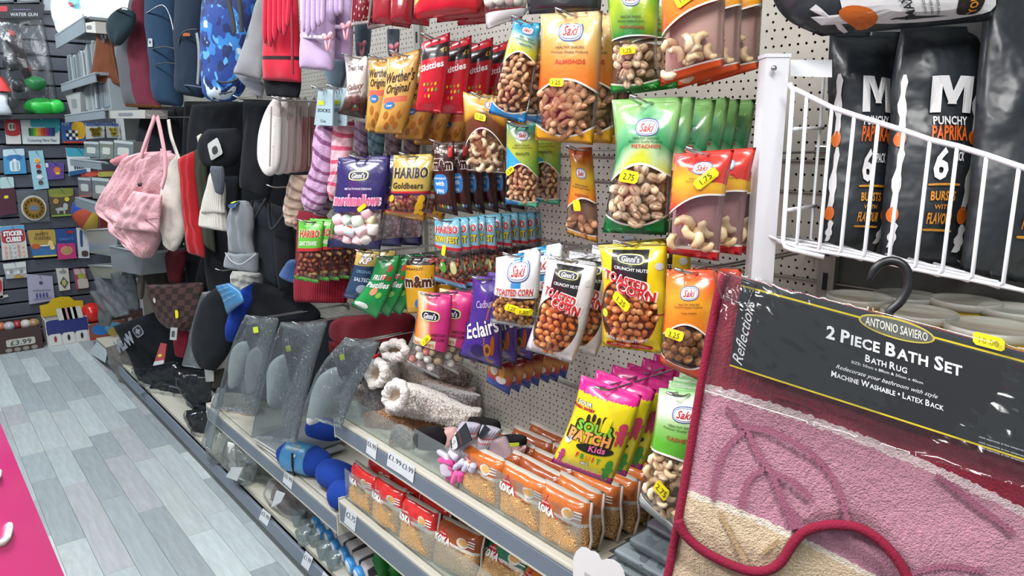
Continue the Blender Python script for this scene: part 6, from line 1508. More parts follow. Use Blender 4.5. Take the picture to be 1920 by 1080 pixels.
# blue rolled neck pillows
BP = cloth2('blue_plush', '#1d3f96', 300)
def roll(pts, r, label, band=None):
    n = 16; q = [pts[0].lerp(pts[1], i / n) for i in range(n + 1)]
    t = thing('neck_pillow', label, 'pillow', (q[0] + q[-1]) / 2 - Vector((0, 0, r)))
    MB().tube(q, [r * max(.12, (1 - abs(2 * i / n - 1) ** 3.2)) ** .5 for i in range(n + 1)], BP, 24).build('roll', t)
    if band:
        a, b = band; g = [pts[0].lerp(pts[1], a + (b - a) * i / 8) for i in range(9)]
        M = MB(); M.tube(g, r * 1.03, flat('#4a8ab8', .35), 28); o = M.build('card_band', t)
    return t
z1 = .377
def at(u, v, z): return PZ(z)(u, v)
A_, B_ = at(524, 848, z1 + .052), at(618, 872, z1 + .052)
t = roll([A_, B_], .052, 'blue rolled neck pillow with a light blue card band and cord', (.22, .68))
ax = (B_ - A_).normalized(); ctr = A_.lerp(B_, .45); toc = (CAM - ctr); toc = (toc - ax * toc.dot(ax)).normalized(); upv = ax.cross(toc)
class Band:
    W, H = .05, .12; n = toc
    def S(s, a, v, off=0):
        th = (v - .5) * 2.2; return ctr + ax * ((a - .5) * .05) + (toc * math.cos(th) + upv * math.sin(th) * (1 if upv.z > 0 else -1)) * (.0545 + off)
M = MB(); Bd = Band(); T(M, Bd, 'TRAVEL', .5, .80, .07, '#c9b95a', w=.8); T(M, Bd, 'PILLOW', .5, .68, .07, '#c9b95a', w=.8); patch(M, Bd, .75, .5, .12, .05, '#d8dfe4', .001); M.build('lettering', t)
MB().tube([at(548, 850, .47), at(548, 872, .43), at(551, 885, .395), at(553, 896, .36)], .004, flat('#10182c', .8)).build('cord', t)
roll([at(600, 880, z1 + .05), at(664, 905, z1 + .05)], .05, 'blue rolled neck pillow in the middle of the three')
roll([at(616, 925, z1 + .045), at(670, 930, z1 + .045)], .045, 'blue rolled neck pillow nearest the red noodles')
roll([at(578, 800, z1 + .05), at(640, 815, z1 + .05)], .05, 'dark blue pillow at the back under the hanging slipper bags')
# folders and insole at the left of the pillow shelf
for i, (z, dx, c, l) in enumerate(((.384, 0, '#8e9294', 'lowest grey folder on the pillow shelf'), (.396, .02, '#a6a9aa', 'middle grey folder on the pillow shelf'), (.409, -.01, '#7f8588', 'top grey folder on the pillow shelf'))):
    t = thing('folder', l, 'folder', (-2.42 + dx, 1.0, z - .005), 'grey folders'); M = MB().box((-2.42 + dx, 1.0, z), (.26, .22, .008), flat(c, .5), Euler((0, .03, .06 * i)).to_matrix(), bev=.002); M.build('cover', t)
    MB().box((-2.42 + dx, .998, z), (.252, .222, .004), flat('#c9c6bc', .8), Euler((0, .03, .06 * i)).to_matrix()).build('pages', t)
s = Soft('bagged_slippers', 'beige fluffy slippers lying in clear wrap left of the folders', 'slippers', [(398, 766), (436, 784), (484, 794)], [(402, 738), (440, 736), (486, 748)], .905, .04, sherpa('beige_insole', '#b3a596'), part='slipper', wr=.005, wf=70)
s.add('white_edge', [(396, 774), (436, 794), (484, 804)], [(398, 758), (438, 776), (484, 788)], .90, .03, SW)
Soft('clear_bag', 'crumpled clear plastic wrap standing by the beige fluffy slippers', 'bag', [(408, 726), (396, 760), (386, 800), (378, 836)], [(424, 730), (412, 770), (402, 810), (396, 846)], .885, .012, MILKY, wr=.008, wf=40)
# bottom shelf: crumpled clear bags, brown pack, drinks bottles
for i, (L, R, y, l) in enumerate((([(392, 800), (388, 830), (396, 868)], [(430, 800), (440, 835), (432, 880)], .91, 'crumpled clear plastic bag at the far end of the bottom shelf'), ([(424, 826), (420, 860), (440, 896)], [(470, 846), (482, 880), (470, 912)], .90, 'crumpled clear plastic bag with a white card, bottom shelf'),
                                  ([(462, 872), (455, 895), (480, 912)], [(500, 880), (516, 900), (510, 920)], .96, 'crumpled clear bag behind the white carded one, bottom shelf'))):
    s = Soft('clear_bag', l, 'bag', L, R, y, .04, film('crumple_%d' % i, '#e4e8e8', fac=.85, milky='#a9adac', wr=30), part='crumpled_film', wr=.014, wf=45, nu=24, nv=24, seed=i)
    if i == 1:
        P = Quad([(434, 876), (455, 877), (444, 902), (423, 894)], .86); P.mb(flat('#c3c6c6', .6)).build('white_card', s.root)
        s.add('white_strip', [(428, 828), (426, 850), (436, 874)], [(440, 832), (442, 856), (446, 878)], .88, .006, flat('#c9cac8', .7))
s = Soft('wrapped_pack', 'dark brown goods in clear wrap with a white card on the bottom shelf', 'pack', [(520, 902), (512, 930), (540, 960), (550, 978)], [(560, 905), (580, 938), (600, 955), (586, 980)], .96, .05, fabric('brown_goods', '#4a3a36', fuzz=70, bs=1), wr=.01, wf=40)
s.add('clear_wrap', [(506, 896), (498, 926), (525, 965), (548, 986)], [(566, 900), (590, 935), (612, 958), (596, 988)], .95, .055, film('pack_film', fac=.9), wr=.012, wf=50)
P = Quad([(518, 920), (534, 926), (526, 942), (508, 952)], .875); P.mb(flat('#c6c8c8', .6)).build('white_card', s.root)
g = G('football_print'); v_ = g.voro(3.6, stretch=(1.2, 1, 1)); FB = g.out(g.mix(v_.lt(.33), '#c9c2c2', '#26232a'), .4)
CUPB = flat('#3f8fd0', .35); ICE = film('ice_clear_plastic', '#dfe8ea', fac=.8, milky='#b4c0c4', wr=30)
for i, (u, v) in enumerate(((588, 984), (598, 1000), (612, 1010), (624, 1028), (640, 1042), (652, 1062), (668, 1080))):
    c = at(u, v, .131 + .036); d = Vector((.12, 1, .10)).normalized(); R_ = d.to_track_quat('Z', 'Y').to_matrix()
    t = thing('drinks_bottle', f'football patterned bottle with blue cap on the bottom shelf, {(["first"] + ORD)[i]} from far end', 'bottle', c - Vector((0, 0, .034)), 'football bottles')
    MB().lathe(c, [(.020, .018), (.034, .03), (.034, .17), (.03, .18), (0, .18)], FB, 22, R_).build('bottle_body', t)
    MB().lathe(c, [(0, 0), (.024, 0), (.027, .003), (.027, .02), (.022, .022)], CUPB, 22, R_).build('cap', t)
    MB().lathe(c, [(0, -.004), (.019, -.003), (.021, 0)], flat('#c3ccd2', .3), 20, R_).build('cap_top', t)
for i, (u, v) in enumerate(((560, 985), (576, 1004), (592, 1022), (608, 1046), (570, 1020), (626, 1066))):
    c = at(u, v, .131); t = thing('clear_cup', f'clear plastic cup at the front of the bottom shelf, {(["first"] + ORD)[i]} of the loose ones', 'cup', c, 'clear plastic cups')
    MB().lathe(c, [(.018, 0), (.022, .02), (.028, .05), (.027, .051), (.020, .02), (0, .004)], ICE, 20).build('cup', t)
for i, (u, v, c) in enumerate(((712, 1066, '#1f7a30'), (742, 1060, '#2a8a3a'), (772, 1074, '#1f6a2c'))):
    p = at(u, v, .131 + .04); t = thing('green_bottle', ['small green bottle on the bottom shelf beside the football bottles', 'green bottle in the middle at the lower edge of the photo', 'darker green bottle under the red noodle shelf'][i], 'bottle', p - Vector((0, 0, .04))); MB().lathe(p - Vector((0, 0, .04)), [(0, 0), (.03, 0), (.032, .06), (.02, .08), (.012, .10), (.012, .12), (0, .12)], flat(c, .35), 20).build('bottle_body', t); MB().lathe(p - Vector((0, 0, .04)), [(.014, .118), (.014, .135), (0, .136)], WHITE, 16).build('cap', t)
# far lower left: goods on the base shelf
s = Soft('bagged_clothes', 'black clothes in shiny plastic heaped on the base shelf', 'clothing', [(274, 738), (300, 762), (340, 786), (384, 812)], [(290, 716), (320, 716), (360, 720), (398, 736)], .93, .06, fabric('dark_plastic_cloth', '#16191e', fuzz=40, bs=.5), wr=.01, wf=40)
s.root.children[0].data.materials[0].node_tree.nodes['Principled BSDF'].inputs['Roughness'].default_value = .25
s.add('clear_film', [(266, 736), (296, 770), (336, 800), (384, 830)], [(300, 712), (330, 720), (362, 730), (400, 750)], .92, .07, FILM, wr=.014, wf=50)
for L, R, y, l in (([(250, 690), (268, 722), (290, 752)], [(330, 676), (350, 710), (352, 742)], .97, 'black plastic wrapped trousers on the base shelf below the chequered bag'), ([(330, 690), (345, 730), (380, 775)], [(398, 700), (404, 735), (400, 770)], .98, 'black plastic wrapped top on the base shelf below the black travel pillow'), ([(350, 770), (366, 800), (388, 826)], [(396, 762), (402, 790), (398, 822)], .95, 'small black wrapped bundle on the base shelf left of the beige slippers')):
    s = Soft('bagged_clothes', l, 'clothing', L, R, y, .06, fabric('plastic_wrapped_black', '#13161b', fuzz=40, bs=.5), wr=.010, wf=36)
    s.add('clear_film', [(a - 4, b) for a, b in L], [(a + 4, b + 4) for a, b in R], y - .01, .07, FILM, wr=.012, wf=50)
Soft('clear_bag', 'brownish plastic bag slumped off the far end of the base shelf', 'bag', [(198, 652), (208, 688), (234, 724), (268, 768)], [(236, 640), (252, 664), (268, 702), (300, 752)], .885, .02, film('brown_film', '#b9b2a8', fac=.35, milky='#7d7873', wr=60), wr=.01, wf=30)
P = Quad([(181, 642), (201, 659), (197, 680), (166, 661)], .87); o = tag(P.mb(flat('#c3cdd0', .6)).build('paper_sheet'), 'white paper sheet sticking out at the far end of the base shelf', 'paper')
P = Quad([(383, 690), (400, 692), (400, 715), (386, 716)], .90); o = tag(P.mb(flat('#b4b4ac', .6)).build('paper_tag'), 'blank white tag under the black travel pillow', 'label')
s = Soft('bagged_clothes', 'olive cloth bundle under the black travel pillow', 'clothing', [(398, 694), (402, 710), (400, 726)], [(420, 690), (424, 706), (418, 728)], .93, .03, cloth2('olive_cloth', '#3a3830'))
# ------------------------------------------------------------------ far end: cards and toys on the slat wall, cases on the small shelves
XW = -6.315
def card(name, label, cat, q, col, fn=None, x=XW, th=.012, m=None, group=None):
    P = Quad(q, PX(x), th); t = thing(name, label, cat, P.S(.5, 0), group)
    P.mb(m or flat(col, .45)).build('card', t)
    if fn:
        M = MB(); fn(M, P); M.build('print', t)
    p = P.S(.5, .97, 0); MB().tube([p + Vector((-.012, 0, .002)), p + Vector((.04, 0, .004)), p + Vector((.055, 0, .010))], .003, CHROME, 6).build('peg', t)
    return t, P
pt = patch
R_ = lambda a, v, ra, rv, c, e=8: (lambda M, P, o=.002: pt(M, P, a, v, ra, rv, c, o, e))
def many(*fs):
    def f(M, P):
        for i, q in enumerate(fs): q(M, P, .002 + .0006 * i) if q.__code__.co_argcount == 3 else q(M, P)
    return f
def txt(b, a, v, h, c, w, **k): return lambda M, P: T(M, P, b, a, v, h, c, w=w, off=.006, **k)
card('toy_card', 'red and white craft card left of the fibre pens box', 'card', [(8, 225), (36, 225), (40, 270), (12, 270)], '#d8d4d0', many(R_(.5, .74, .5, .27, '#b3202a'), R_(.5, .45, .5, .12, '#b3202a', 2), R_(.45, .72, .25, .16, '#c9c4bc', 4), R_(.38, .72, .08, .1, '#3a7a3a', 4), R_(.6, .72, .08, .1, '#a83a2a', 4)))
rb = ['#1f5a3a', '#2a8a3a', '#7aa82a', '#c9b82a', '#d8902a', '#c8502a', '#b02a2a', '#a02a5a', '#5a2a7a', '#2a3a8a', '#1a2a5a']
card('pen_box', 'white and teal box of colouring fibre pens with a rainbow band', 'pens', [(38, 225), (112, 224), (112, 270), (43, 270)], '#cfd8d8', many(R_(.62, .86, .38, .16, '#2f9aa8'), R_(.80, .62, .20, .2, '#2f9aa8', 2), *[R_(.21 + i * .062, .50, .031, .17, c) for i, c in enumerate(rb)], txt('Colouring Fibre Pens', .52, .16, .12, '#4a5a66', .78)), th=.03)
card('toy_card', 'blue and yellow chequered toy card right of the fibre pens', 'card', [(112, 228), (160, 229), (162, 268), (118, 268)], '#2f5a9a', many(R_(.70, .6, .28, .42, '#d2a52a', 3), *[R_(.22 + .13 * (i % 4), .22 + .16 * (i // 4), .05, .07, '#dfe4e8' if (i + i // 4) % 2 else '#1c2a3a') for i in range(12)], txt('TOY', .2, .88, .12, '#d8e0e8', .3), R_(.5, .04, .5, .05, '#b03a2a')))
FO = flat('#c9a93a', .22, .8)
for i, (q, l) in enumerate((([(160, 231), (196, 231), (196, 258), (162, 261)], 'foil pack with gold balloon figure'), ([(198, 231), (222, 232), (227, 259), (201, 258)], 'smaller foil pack with a gold crescent'))):
    card('balloon_pack', l + ' under the film cases', 'balloon', q, '#b9bcb4', many(R_(.5, .92, .5, .09, '#4a5a8a'), lambda M, P: [pt(M, P, a, v, r, r, FO, .008, 2) for a, v, r in ((.5, .45, .22), (.3, .6, .12), (.7, .62, .12), (.4, .25, .12), (.65, .25, .12))]), x=-6.2)
card('toy_card', 'blue blister card with a white bottle', 'card', [(5, 280), (45, 278), (50, 325), (8, 327)], '#3f8ab8', many(R_(.5, .85, .5, .14, '#b9d0d8'), R_(.5, .66, .36, .1, '#2f6fa8', 3), R_(.5, .32, .24, .22, '#cdd8dc', 4), R_(.42, .32, .05, .18, '#8fb0c0', 4), R_(.62, .32, .05, .18, '#8fb0c0', 4), R_(.5, .55, .08, .05, '#e0e4e4', 4)))
card('paint_strip', 'tall pale blue card of five round paint pots', 'paint', [(53, 283), (80, 282), (92, 353), (64, 356)], '#8fbccb', lambda M, P: [(pt(M, P, .5, .74 - i * .14, .22, .065, '#c9d4d8', .004), pt(M, P, .5, .74 - i * .14, .18, .054, c, .008)) for i, c in enumerate(('#d8a02a', '#b03028', '#23262c', '#d8dadc', '#3a4a4a'))])
card('toy_bag', 'purple bag of party favours', 'toy', [(85, 305), (120, 305), (120, 335), (90, 337)], '#54428a', many(R_(.5, .45, .4, .3, '#6a3f8a', 3), R_(.6, .55, .2, .2, '#c0703a', 2), R_(.62, .35, .14, .07, '#d8c23a', 2), R_(.06, .85, .07, .12, '#d8d4d8')))
card('pen_box', 'white and teal pen pack half hidden by the shelf front', 'pens', [(123, 277), (168, 280), (170, 322), (130, 330)], '#cfd6d8', many(R_(.5, .85, .5, .16, '#3f9ab0'), *[R_(.3 + .1 * i, .4, .035, .2, '#2a3040') for i in range(5)], R_(.4, .08, .4, .08, '#2a5a8a')))
card('toy_card', 'red and yellow party strip under the grey shelf front', 'card', [(150, 322), (214, 320), (214, 332), (154, 334)], '#a83a34', many(R_(.75, .5, .25, .4, '#b9b45a'), R_(.3, .5, .2, .3, '#c8564a', 2)))
card('toy_bag', 'maroon bag of beads under a white header card', 'toy', [(0, 333), (25, 332), (32, 400), (0, 405)], '#4a1f2e', many(R_(.5, .86, .5, .15, '#a9c4c4'), R_(.4, .48, .14, .04, '#d8cf3a', 4)))
GR = flat('#9a7a2a', .3, .6)
def ringp(M, P):
    pt(M, P, .5, .45, .42, .40, '#b9b6ac', .010); pt(M, P, .5, .45, .36, .34, GR, .016); pt(M, P, .5, .45, .19, .18, '#8a6a3a', .018); pt(M, P, .5, .45, .13, .07, '#5a6f8a', .020, 6)
    for i in range(14): a = i / 14 * 6.28; pt(M, P, .5 + .275 * math.cos(a), .45 + .26 * math.sin(a), .035, .035, '#2a2018', .020)
card('toy_bag', 'round gold studded toy disc in a clear bag', 'toy', [(30, 358), (88, 356), (94, 415), (38, 418)], '#9aa0a2', ringp, m=MILKY)
card('toy_box', 'green and brown dinosaur box', 'toy', [(90, 355), (137, 352), (142, 403), (96, 406)], '#4a4238', many(R_(.5, .86, .5, .14, '#76803a'), R_(.5, .74, .44, .06, '#8a8a3a', 2), R_(.45, .25, .26, .06, '#a9aca4', 2), R_(.62, .36, .10, .10, '#a9aca4', 2), R_(.3, .18, .05, .10, '#9a9c94', 2), R_(.55, .16, .04, .12, '#9a9c94', 2), R_(.25, .55, .12, .10, '#a8823a', 2), R_(.7, .6, .10, .08, '#c9c03a', 2), R_(.5, .02, .5, .03, '#7a9a3a')), th=.03)
g = G('beach_ball_print'); sg = (g.u * 8).fl().mod(4)
BB = g.out(g.paint('#b03a34', (sg.gt(.5), '#2f4fa8'), (sg.gt(1.5), '#b5503a'), (sg.gt(2.5), '#c9a43a'), (g.v.gt(.88), '#3a2a2a')), .35)
c = PX(-6.17)(178, 398); t = thing('beach_ball', 'striped beach ball in red, yellow, orange and blue', 'ball', c - Vector((0, 0, .155))); MB().ball(c, .155, BB, Euler((.2, 1.15, .2)).to_matrix(), 32, 20).build('ball', t); MB().lathe(c + Vector((.13, -.03, .085)), [(0, 0), (.012, 0), (.012, .012), (0, .014)], WHITE, 12).build('valve', t)
card('sticker_book', 'sticker activity pack with big white letters', 'book', [(0, 425), (45, 422), (53, 483), (5, 488)], '#c9c4c0', many(R_(.5, .90, .5, .10, '#5a9ac0'), R_(.5, .70, .48, .2, '#b03038', 5), txt('STICKER', .5, .78, .13, '#f0eef0', .8, bold=.06, ol='#7a1c2a'), txt('CUBES', .5, .60, .13, '#f0eef0', .62, bold=.06, ol='#7a1c2a'), *[R_(.15 + .17 * (i % 5), .38 - .13 * (i // 5), .06, .045, ['#d89a8a', '#b9c4d0', '#d8b9a0', '#a9b4a0', '#c98a7a'][(i * 3) % 5], 2) for i in range(15)]), th=.02)
card('craft_card', 'gold and blue card of safety scissors', 'card', [(50, 432), (103, 430), (107, 480), (62, 483)], '#35689a', many(R_(.5, .70, .5, .31, '#a98f45'), R_(.2, .4, .18, .10, '#b0562a', 2), txt('SAFETY', .5, .85, .10, '#4a2a2a', .5), txt('SCISSORS', .5, .70, .11, '#5a3030', .6), R_(.78, .50, .10, .10, '#d8c07a', 2), R_(.84, .34, .10, .10, '#d8c07a', 2), R_(.55, .42, .20, .03, '#c9ccd0', 2), R_(.5, .03, .5, .03, '#c9b85a')))
card('craft_card', 'deep blue craft card beside the scissors', 'card', [(103, 430), (142, 428), (145, 470), (107, 472)], '#23467f', many(txt('CREATE', .5, .55, .10, '#5a8ac0', .7), R_(.7, .85, .2, .06, '#a02a3a', 2), R_(.3, .3, .15, .05, '#4a7ab0', 2)))
card('ball_pack', 'pink pack with a round ball in the window', 'toy', [(107, 457), (140, 456), (144, 484), (109, 487)], '#b5326e', many(R_(.5, .55, .34, .30, '#c9846a', 2), R_(.5, .5, .24, .2, '#a88a5a', 2)), x=-6.28)
card('stationery_set', 'white boxed stationery set behind the clear tubs', 'stationery', [(143, 427), (166, 427), (168, 484), (147, 484)], '#c3c9cb', many(R_(.35, .65, .12, .28, '#2f4a7a', 4), R_(.6, .15, .3, .1, '#4a3a3a', 3)))
card('toy_bag', 'silver foil topped bag of small toys', 'toy', [(5, 495), (48, 490), (51, 520), (12, 523)], '#a9aaac', many(R_(.5, .82, .5, .17, '#c6cac8'), *[R_(.15 + .15 * i, .4 + .1 * math.sin(i * 2), .07, .12, ['#d8dadc', '#8a8c90', '#c3c6c8'][i % 3], 2) for i in range(6)], R_(.6, .1, .25, .1, '#a88a3a', 2)))
card('gift_card', 'pale lilac card with a row of small blue figures', 'card', [(50, 514), (98, 518), (103, 563), (55, 571)], '#9e9aae', many(R_(.52, .72, .07, .06, '#3a3a4a', 2), *[R_(.32 + .13 * i, .26, .045, .10, '#4a4a80', 2) for i in range(4)], R_(.52, .45, .35, .015, '#6a6a7a'), R_(.52, .14, .35, .02, '#7a7a9a')))
card('game_box', 'narrow white game box with a diamond picture', 'game', [(105, 504), (128, 503), (132, 543), (112, 546)], '#bfbdb4', many(lambda M, P: pt(M, P, .5, .36, .38, .28, '#4a4c3a', .004, pts=[(0, -1), (1, 0), (0, 1), (-1, 0)]), lambda M, P: pt(M, P, .5, .36, .2, .15, '#a8a06a', .006), R_(.5, .85, .3, .06, '#8a8a84', 4)), th=.03)
card('game_box', 'small pink and green game card pack', 'game', [(136, 504), (160, 503), (167, 540), (143, 543)], '#8a4456', many(R_(.5, .85, .42, .14, '#b9a4a4'), R_(.6, .62, .3, .16, '#93a04a', 3), R_(.6, .26, .42, .24, '#b0aca0', 6)))
card('toy_card', 'red edge of a toy card at the left border of the photo', 'card', [(-12, 520), (5, 520), (6, 560), (-12, 562)], '#b9a4a4', many(R_(.6, .6, .3, .3, '#b02a34', 3)))
# price strips on the slats
for i, (q, l) in enumerate((([(90, 584), (155, 571), (156, 578), (91, 592)], 'white paper strip clipped low on the slat wall'), ([(0, 555), (14, 552), (16, 556), (0, 560)], 'short white label strip at the left border on the slat wall'))): tag(Quad(q, PX(XW), .002).mb(flat('#b9bcb4', .6)).build('label_strip'), l, 'label')
# counter boxes standing on the floor by the wall
def fbox(x, y, w, d, h, col, label, fn, name='display_box', cat='box'):
    t = thing(name, label, cat, (x, y, 0)); M = MB(); th = .006
    for c, s in (((x + d / 2, y, h / 2), (th, w, h)), ((x - d / 2, y, h / 2 + .02), (th, w, h + .04)), ((x, y - w / 2, h / 2), (d, th, h)), ((x, y + w / 2, h / 2), (d, th, h)), ((x, y, .004), (d, w, .008))): M.box(c, s, flat(col, .5))
    M.build('carton', t); fn(t, x + d / 2 + .004, y, w, h); return t
class FX:
    def __init__(s, x, y, w, h, z0=0): s.x, s.y, s.W, s.H, s.z0 = x, y, w, h, z0; s.n = Vector((1, 0, 0))
    def S(s, a, v, off=0): return Vector((s.x + off, s.y + (a - .5) * s.W, s.z0 + v * s.H))
def b1(t, x, y, w, h):
    P = FX(x, y, w, h); M = MB(); pt(M, P, .5, .42, .34, .16, '#b9b7b0', .001, 8); T(M, P, '£3.99', .5, .42, .2, '#4a4a4a', w=.5, off=.003); [pt(M, P, .2 + .2 * i, .12, .08, .09, '#8a847c', .002) for i in range(4)]; M.build('print', t)
    rn = random.Random(3)
    for i in range(5): MB().ball((x - .08 + rn.uniform(-.03, .03), y + (i - 2) * .05, h + .01), (.045, .04, .035), flat(['#b5664a', '#a9aaac', '#8c2a2a', '#b9b4b0', '#9a7a5a'][i], .35)).build('toy_pack', t)
fbox(-6.22, .50, .26, .16, .17, '#3f2c28', 'dark brown display box of packed toys, leftmost on the floor', b1)
def b2(t, x, y, w, h):
    P = FX(x, y, w, h); M = MB(); pt(M, P, .5, .70, .5, .30, '#2a3270', .001, 8); [pt(M, P, .18 + .32 * i, .24, .14, .22, '#cfccc8', .002, 8) for i in range(3)]; [pt(M, P, .18 + .32 * i, .26, .035, .12, ['#a02a3a', '#2a2c34', '#2a2c34'][i], .003) for i in range(3)]; M.build('print', t)
    P = FX(x - .15, y, w * 1.05, .14, h); M = MB(); a = [(-1, -1), (1, -1), (1, .3), (.6, .4), (.4, .9), (0, 1), (-.4, .9), (-.6, .4), (-1, .3)]; pt(M, P, .5, .5, .5, .5, '#c9aa1e', 0, pts=a); M.build('yellow_header', t)
    M = MB(); [M.hexa([Vector((x + .004, y - .06 + .035 * i, h + .05)) + Vector((0, c * .02 + q, s_)) for c, q, s_ in ((0, 0, .03), (0, .055, .03), (0, .055 + .01, -.06), (0, .01, -.06))], [Vector((x, y - .06 + .035 * i, h + .05)) + Vector((0, q, s_)) for q, s_ in ((0, .03), (.055, .03), (.065, -.06), (.01, -.06))], flat(['#c3c1bc', '#b98a84', '#cfcdc8'][i % 3], .5)) for i in range(4)]; M.build('playing_card_fan', t)
fbox(-6.22, .80, .27, .16, .20, '#c6c3be', 'blue and white counter box with a yellow header and fanned cards', b2)
def b3(t, x, y, w, h):
    P = FX(x, y, w, h); M = MB(); pt(M, P, .5, .5, .5, .5, '#8a4a3a', .001, 8); pt(M, P, .35, .6, .28, .35, '#2f6fb0', .002); pt(M, P, .68, .62, .25, .30, '#5a9ab8', .003); pt(M, P, .72, .35, .22, .28, '#b59a4a', .004); pt(M, P, .5, .05, .5, .05, '#a83a2a', .005, 8); M.build('print', t)
fbox(-6.22, 1.06, .25, .16, .13, '#9a9490', 'colourful open box with red balls on top', b3)
for i, (y, z) in enumerate(((.98, .20), (1.10, .24))):
    t = thing('toy_ball', ['shiny red ball on the colourful box, left', 'shiny red ball with white letters on the colourful box, right'][i], 'ball', (-6.2, y, z - .075)); MB().ball((-6.2, y, z), .08, flat('#c3241e', .2), None, 24, 16).build('ball', t)
    if i:
        class SP: W = H = .16; n = Vector((1, 0, 0)); S = lambda s, a, v, off=0: Vector((-6.2, y, z)) + Vector((math.cos((a - .5) * 2), math.sin((a - .5) * 2), (v - .5) * 2)).normalized() * (.08 + off)
        M = MB(); T(M, SP(), 'joy', .5, .55, .26, '#e8e4e0', w=.5); M.build('lettering', t)
def b4(t, x, y, w, h):
    P = FX(x, y, w, h); M = MB(); [pt(M, P, .15 + .24 * (i % 4), .62 - .24 * (i // 4), .07, .09, ['#c9b4b0', '#8a3a3a', '#b9a89a'][i % 3], .002) for i in range(8)]; T(M, P, 'MINI TOYS', .5, .14, .13, '#b5aaa6', w=.8, off=.003); M.build('print', t)
fbox(-6.2, 1.30, .22, .14, .20, '#5a423e', 'brown box of mini toys under the white character box', b4)
def b5(t, x, y, w, h):
    P = FX(x, y, w, h, .21); M = MB(); pt(M, P, .5, .22, .5, .2, '#c9952a', .001, 8); [pt(M, P, .25 + .25 * i, .6, .1, .2, ['#d8d4d0', '#2a2a30', '#d0c8c0'][i], .002) for i in range(3)]; M.build('print', t)
# upper left: header card toy in a clear bag, figure, dark shelf edge
t, P = card('toy_bag', 'water gun toy in a clear bag under a black header card', 'toy', [(-14, 8), (84, 8), (80, 34), (-10, 34)], '#1d2026', many(R_(.15, .68, .12, .2, '#a8323c'), txt('WATER GUN', .6, .26, .24, '#b9bcc4', .56), R_(.55, .62, .18, .03, '#6a5a90')), x=-6.25)
Pf = Puff([(-8, 34), (-4, 110), (2, 216)], [(80, 34), (96, 110), (112, 214)], PX(-6.22), .05, 18, 24, (0, 0), .4, .012, 14, 3, face=0); Pf.mb(FILM).build('clear_bag', t)
f = PX(-6.23)
MB().tube([f(10, 66), f(24, 74), f(34, 92), f(46, 128), f(56, 152)], [.03, .045, .04, .032, .02], flat('#2a2024', .35), 12).build('gun_barrel', t)
MB().tube([f(14, 64), f(26, 68)], .035, flat('#b03030', .35), 12).build('gun_tip', t); MB().tube([f(36, 92), f(44, 116), f(54, 134)], .022, flat('#c25a50', .35), 12).build('gun_grip', t)
MB().ball(f(66, 156), (.05, .07, .05), flat('#2a8a4a', .3)).build('water_tank', t); MB().ball(f(78, 200), (.05, .11, .06), flat('#23a83c', .35), None, 16, 12, fn=lambda p, d: p * (1 + .1 * noise.noise(d * 4))).build('green_handle', t); MB().ball(f(104, 200), (.05, .06, .055), flat('#2ab544', .35), None, 14, 10).build('green_knob', t)
for q in ((20, 120), (34, 160), (22, 190)): MB().ball(f(*q), (.04, .05, .05), flat('#33363c', .3), None, 10, 8).build('black_part', t)
t = thing('santa_figure', 'small figure with a red hat at the left border', 'figure', f(8, 214)); MB().ball(f(4, 188), (.04, .05, .06), flat('#c9ced2', .6), None, 14, 10).build('head', t); MB().lathe(f(4, 172), [(.06, 0), (.055, .02), (.04, .06), (.015, .10), (0, .11)], flat('#b5302e', .7), 16).build('hat', t); MB().lathe(f(4, 216), [(0, 0), (.06, 0), (.06, .03), (.045, .09), (0, .1)], flat('#a9aeb4', .7), 16).build('body', t)
P = Quad([(-20, 215), (122, 213), (128, 222), (-20, 224)], PX(-6.2), .12); tag(P.mb(flat('#23262c', .5)).build('wall_ledge'), 'dark ledge across the slat wall above the pens', 'shelf')
for i, (u, w, l) in enumerate(((10, 22, 'grey carton at the top left corner'), (52, 26, 'second grey carton along the top left edge'), (92, 18, 'dark carton end right of the header card toy'))):
    P = Quad([(u - w, -30), (u + w, -30), (u + w, 4 + 20 * (i == 2)), (u - w, 6 + 20 * (i == 2))], PX(-6.28), .05); t = thing('carton', l, 'box', P.S(.5, 0)); P.mb(flat(['#4a5056', '#565c62', '#2a2e34'][i], .6)).build('box', t); M = MB(); pt(M, P, .5, .3, .3, .2, '#8a9096', .002, 6); M.build('label', t)
# film cases on the little shelves
CASE = [flat(c, .3) for c in ('#8f989c', '#7a858b', '#a3abad', '#6a747c', '#949a9a', '#b0b6b4')]
rn = random.Random(8)
for row, (z, x0, x1, h, lab) in enumerate(((1.877, -5.68, -4.82, .19, 'upper'), (1.677, -5.66, -4.62, .175, 'lower'))):
    x = x0; k = 0
    while x < x1:
        w = rn.uniform(.035, .06); lean = rn.uniform(-.06, .10); y = .93 + rn.uniform(0, .02)
        t = thing('film_case', f'grey film case, {(["first"] + ORD + ["thirteenth", "fourteenth", "fifteenth", "sixteenth", "seventeenth", "eighteenth", "nineteenth", "twentieth", "twenty-first", "twenty-second", "twenty-third", "twenty-fourth", "twenty-fifth", "twenty-sixth"])[k]} from the far end of the {lab} row', 'case', (x, y, z), f'film cases in the {lab} row')
        E_ = Euler((0, lean, 0)).to_matrix(); hh = h * rn.uniform(.86, 1)
        MB().box((x + lean * hh / 2, y + .07, z + hh / 2), (w * .72, .14, hh), rn.choice(CASE), E_, bev=.004).build('case', t)
        MB().box((x + lean * hh / 2, y - .002, z + hh / 2), (w * .45, .004, hh * .8), rn.choice(CASE), E_).build('spine_label', t)
        x += w; k += 1
g0 = flat('#b4b2aa', .7)
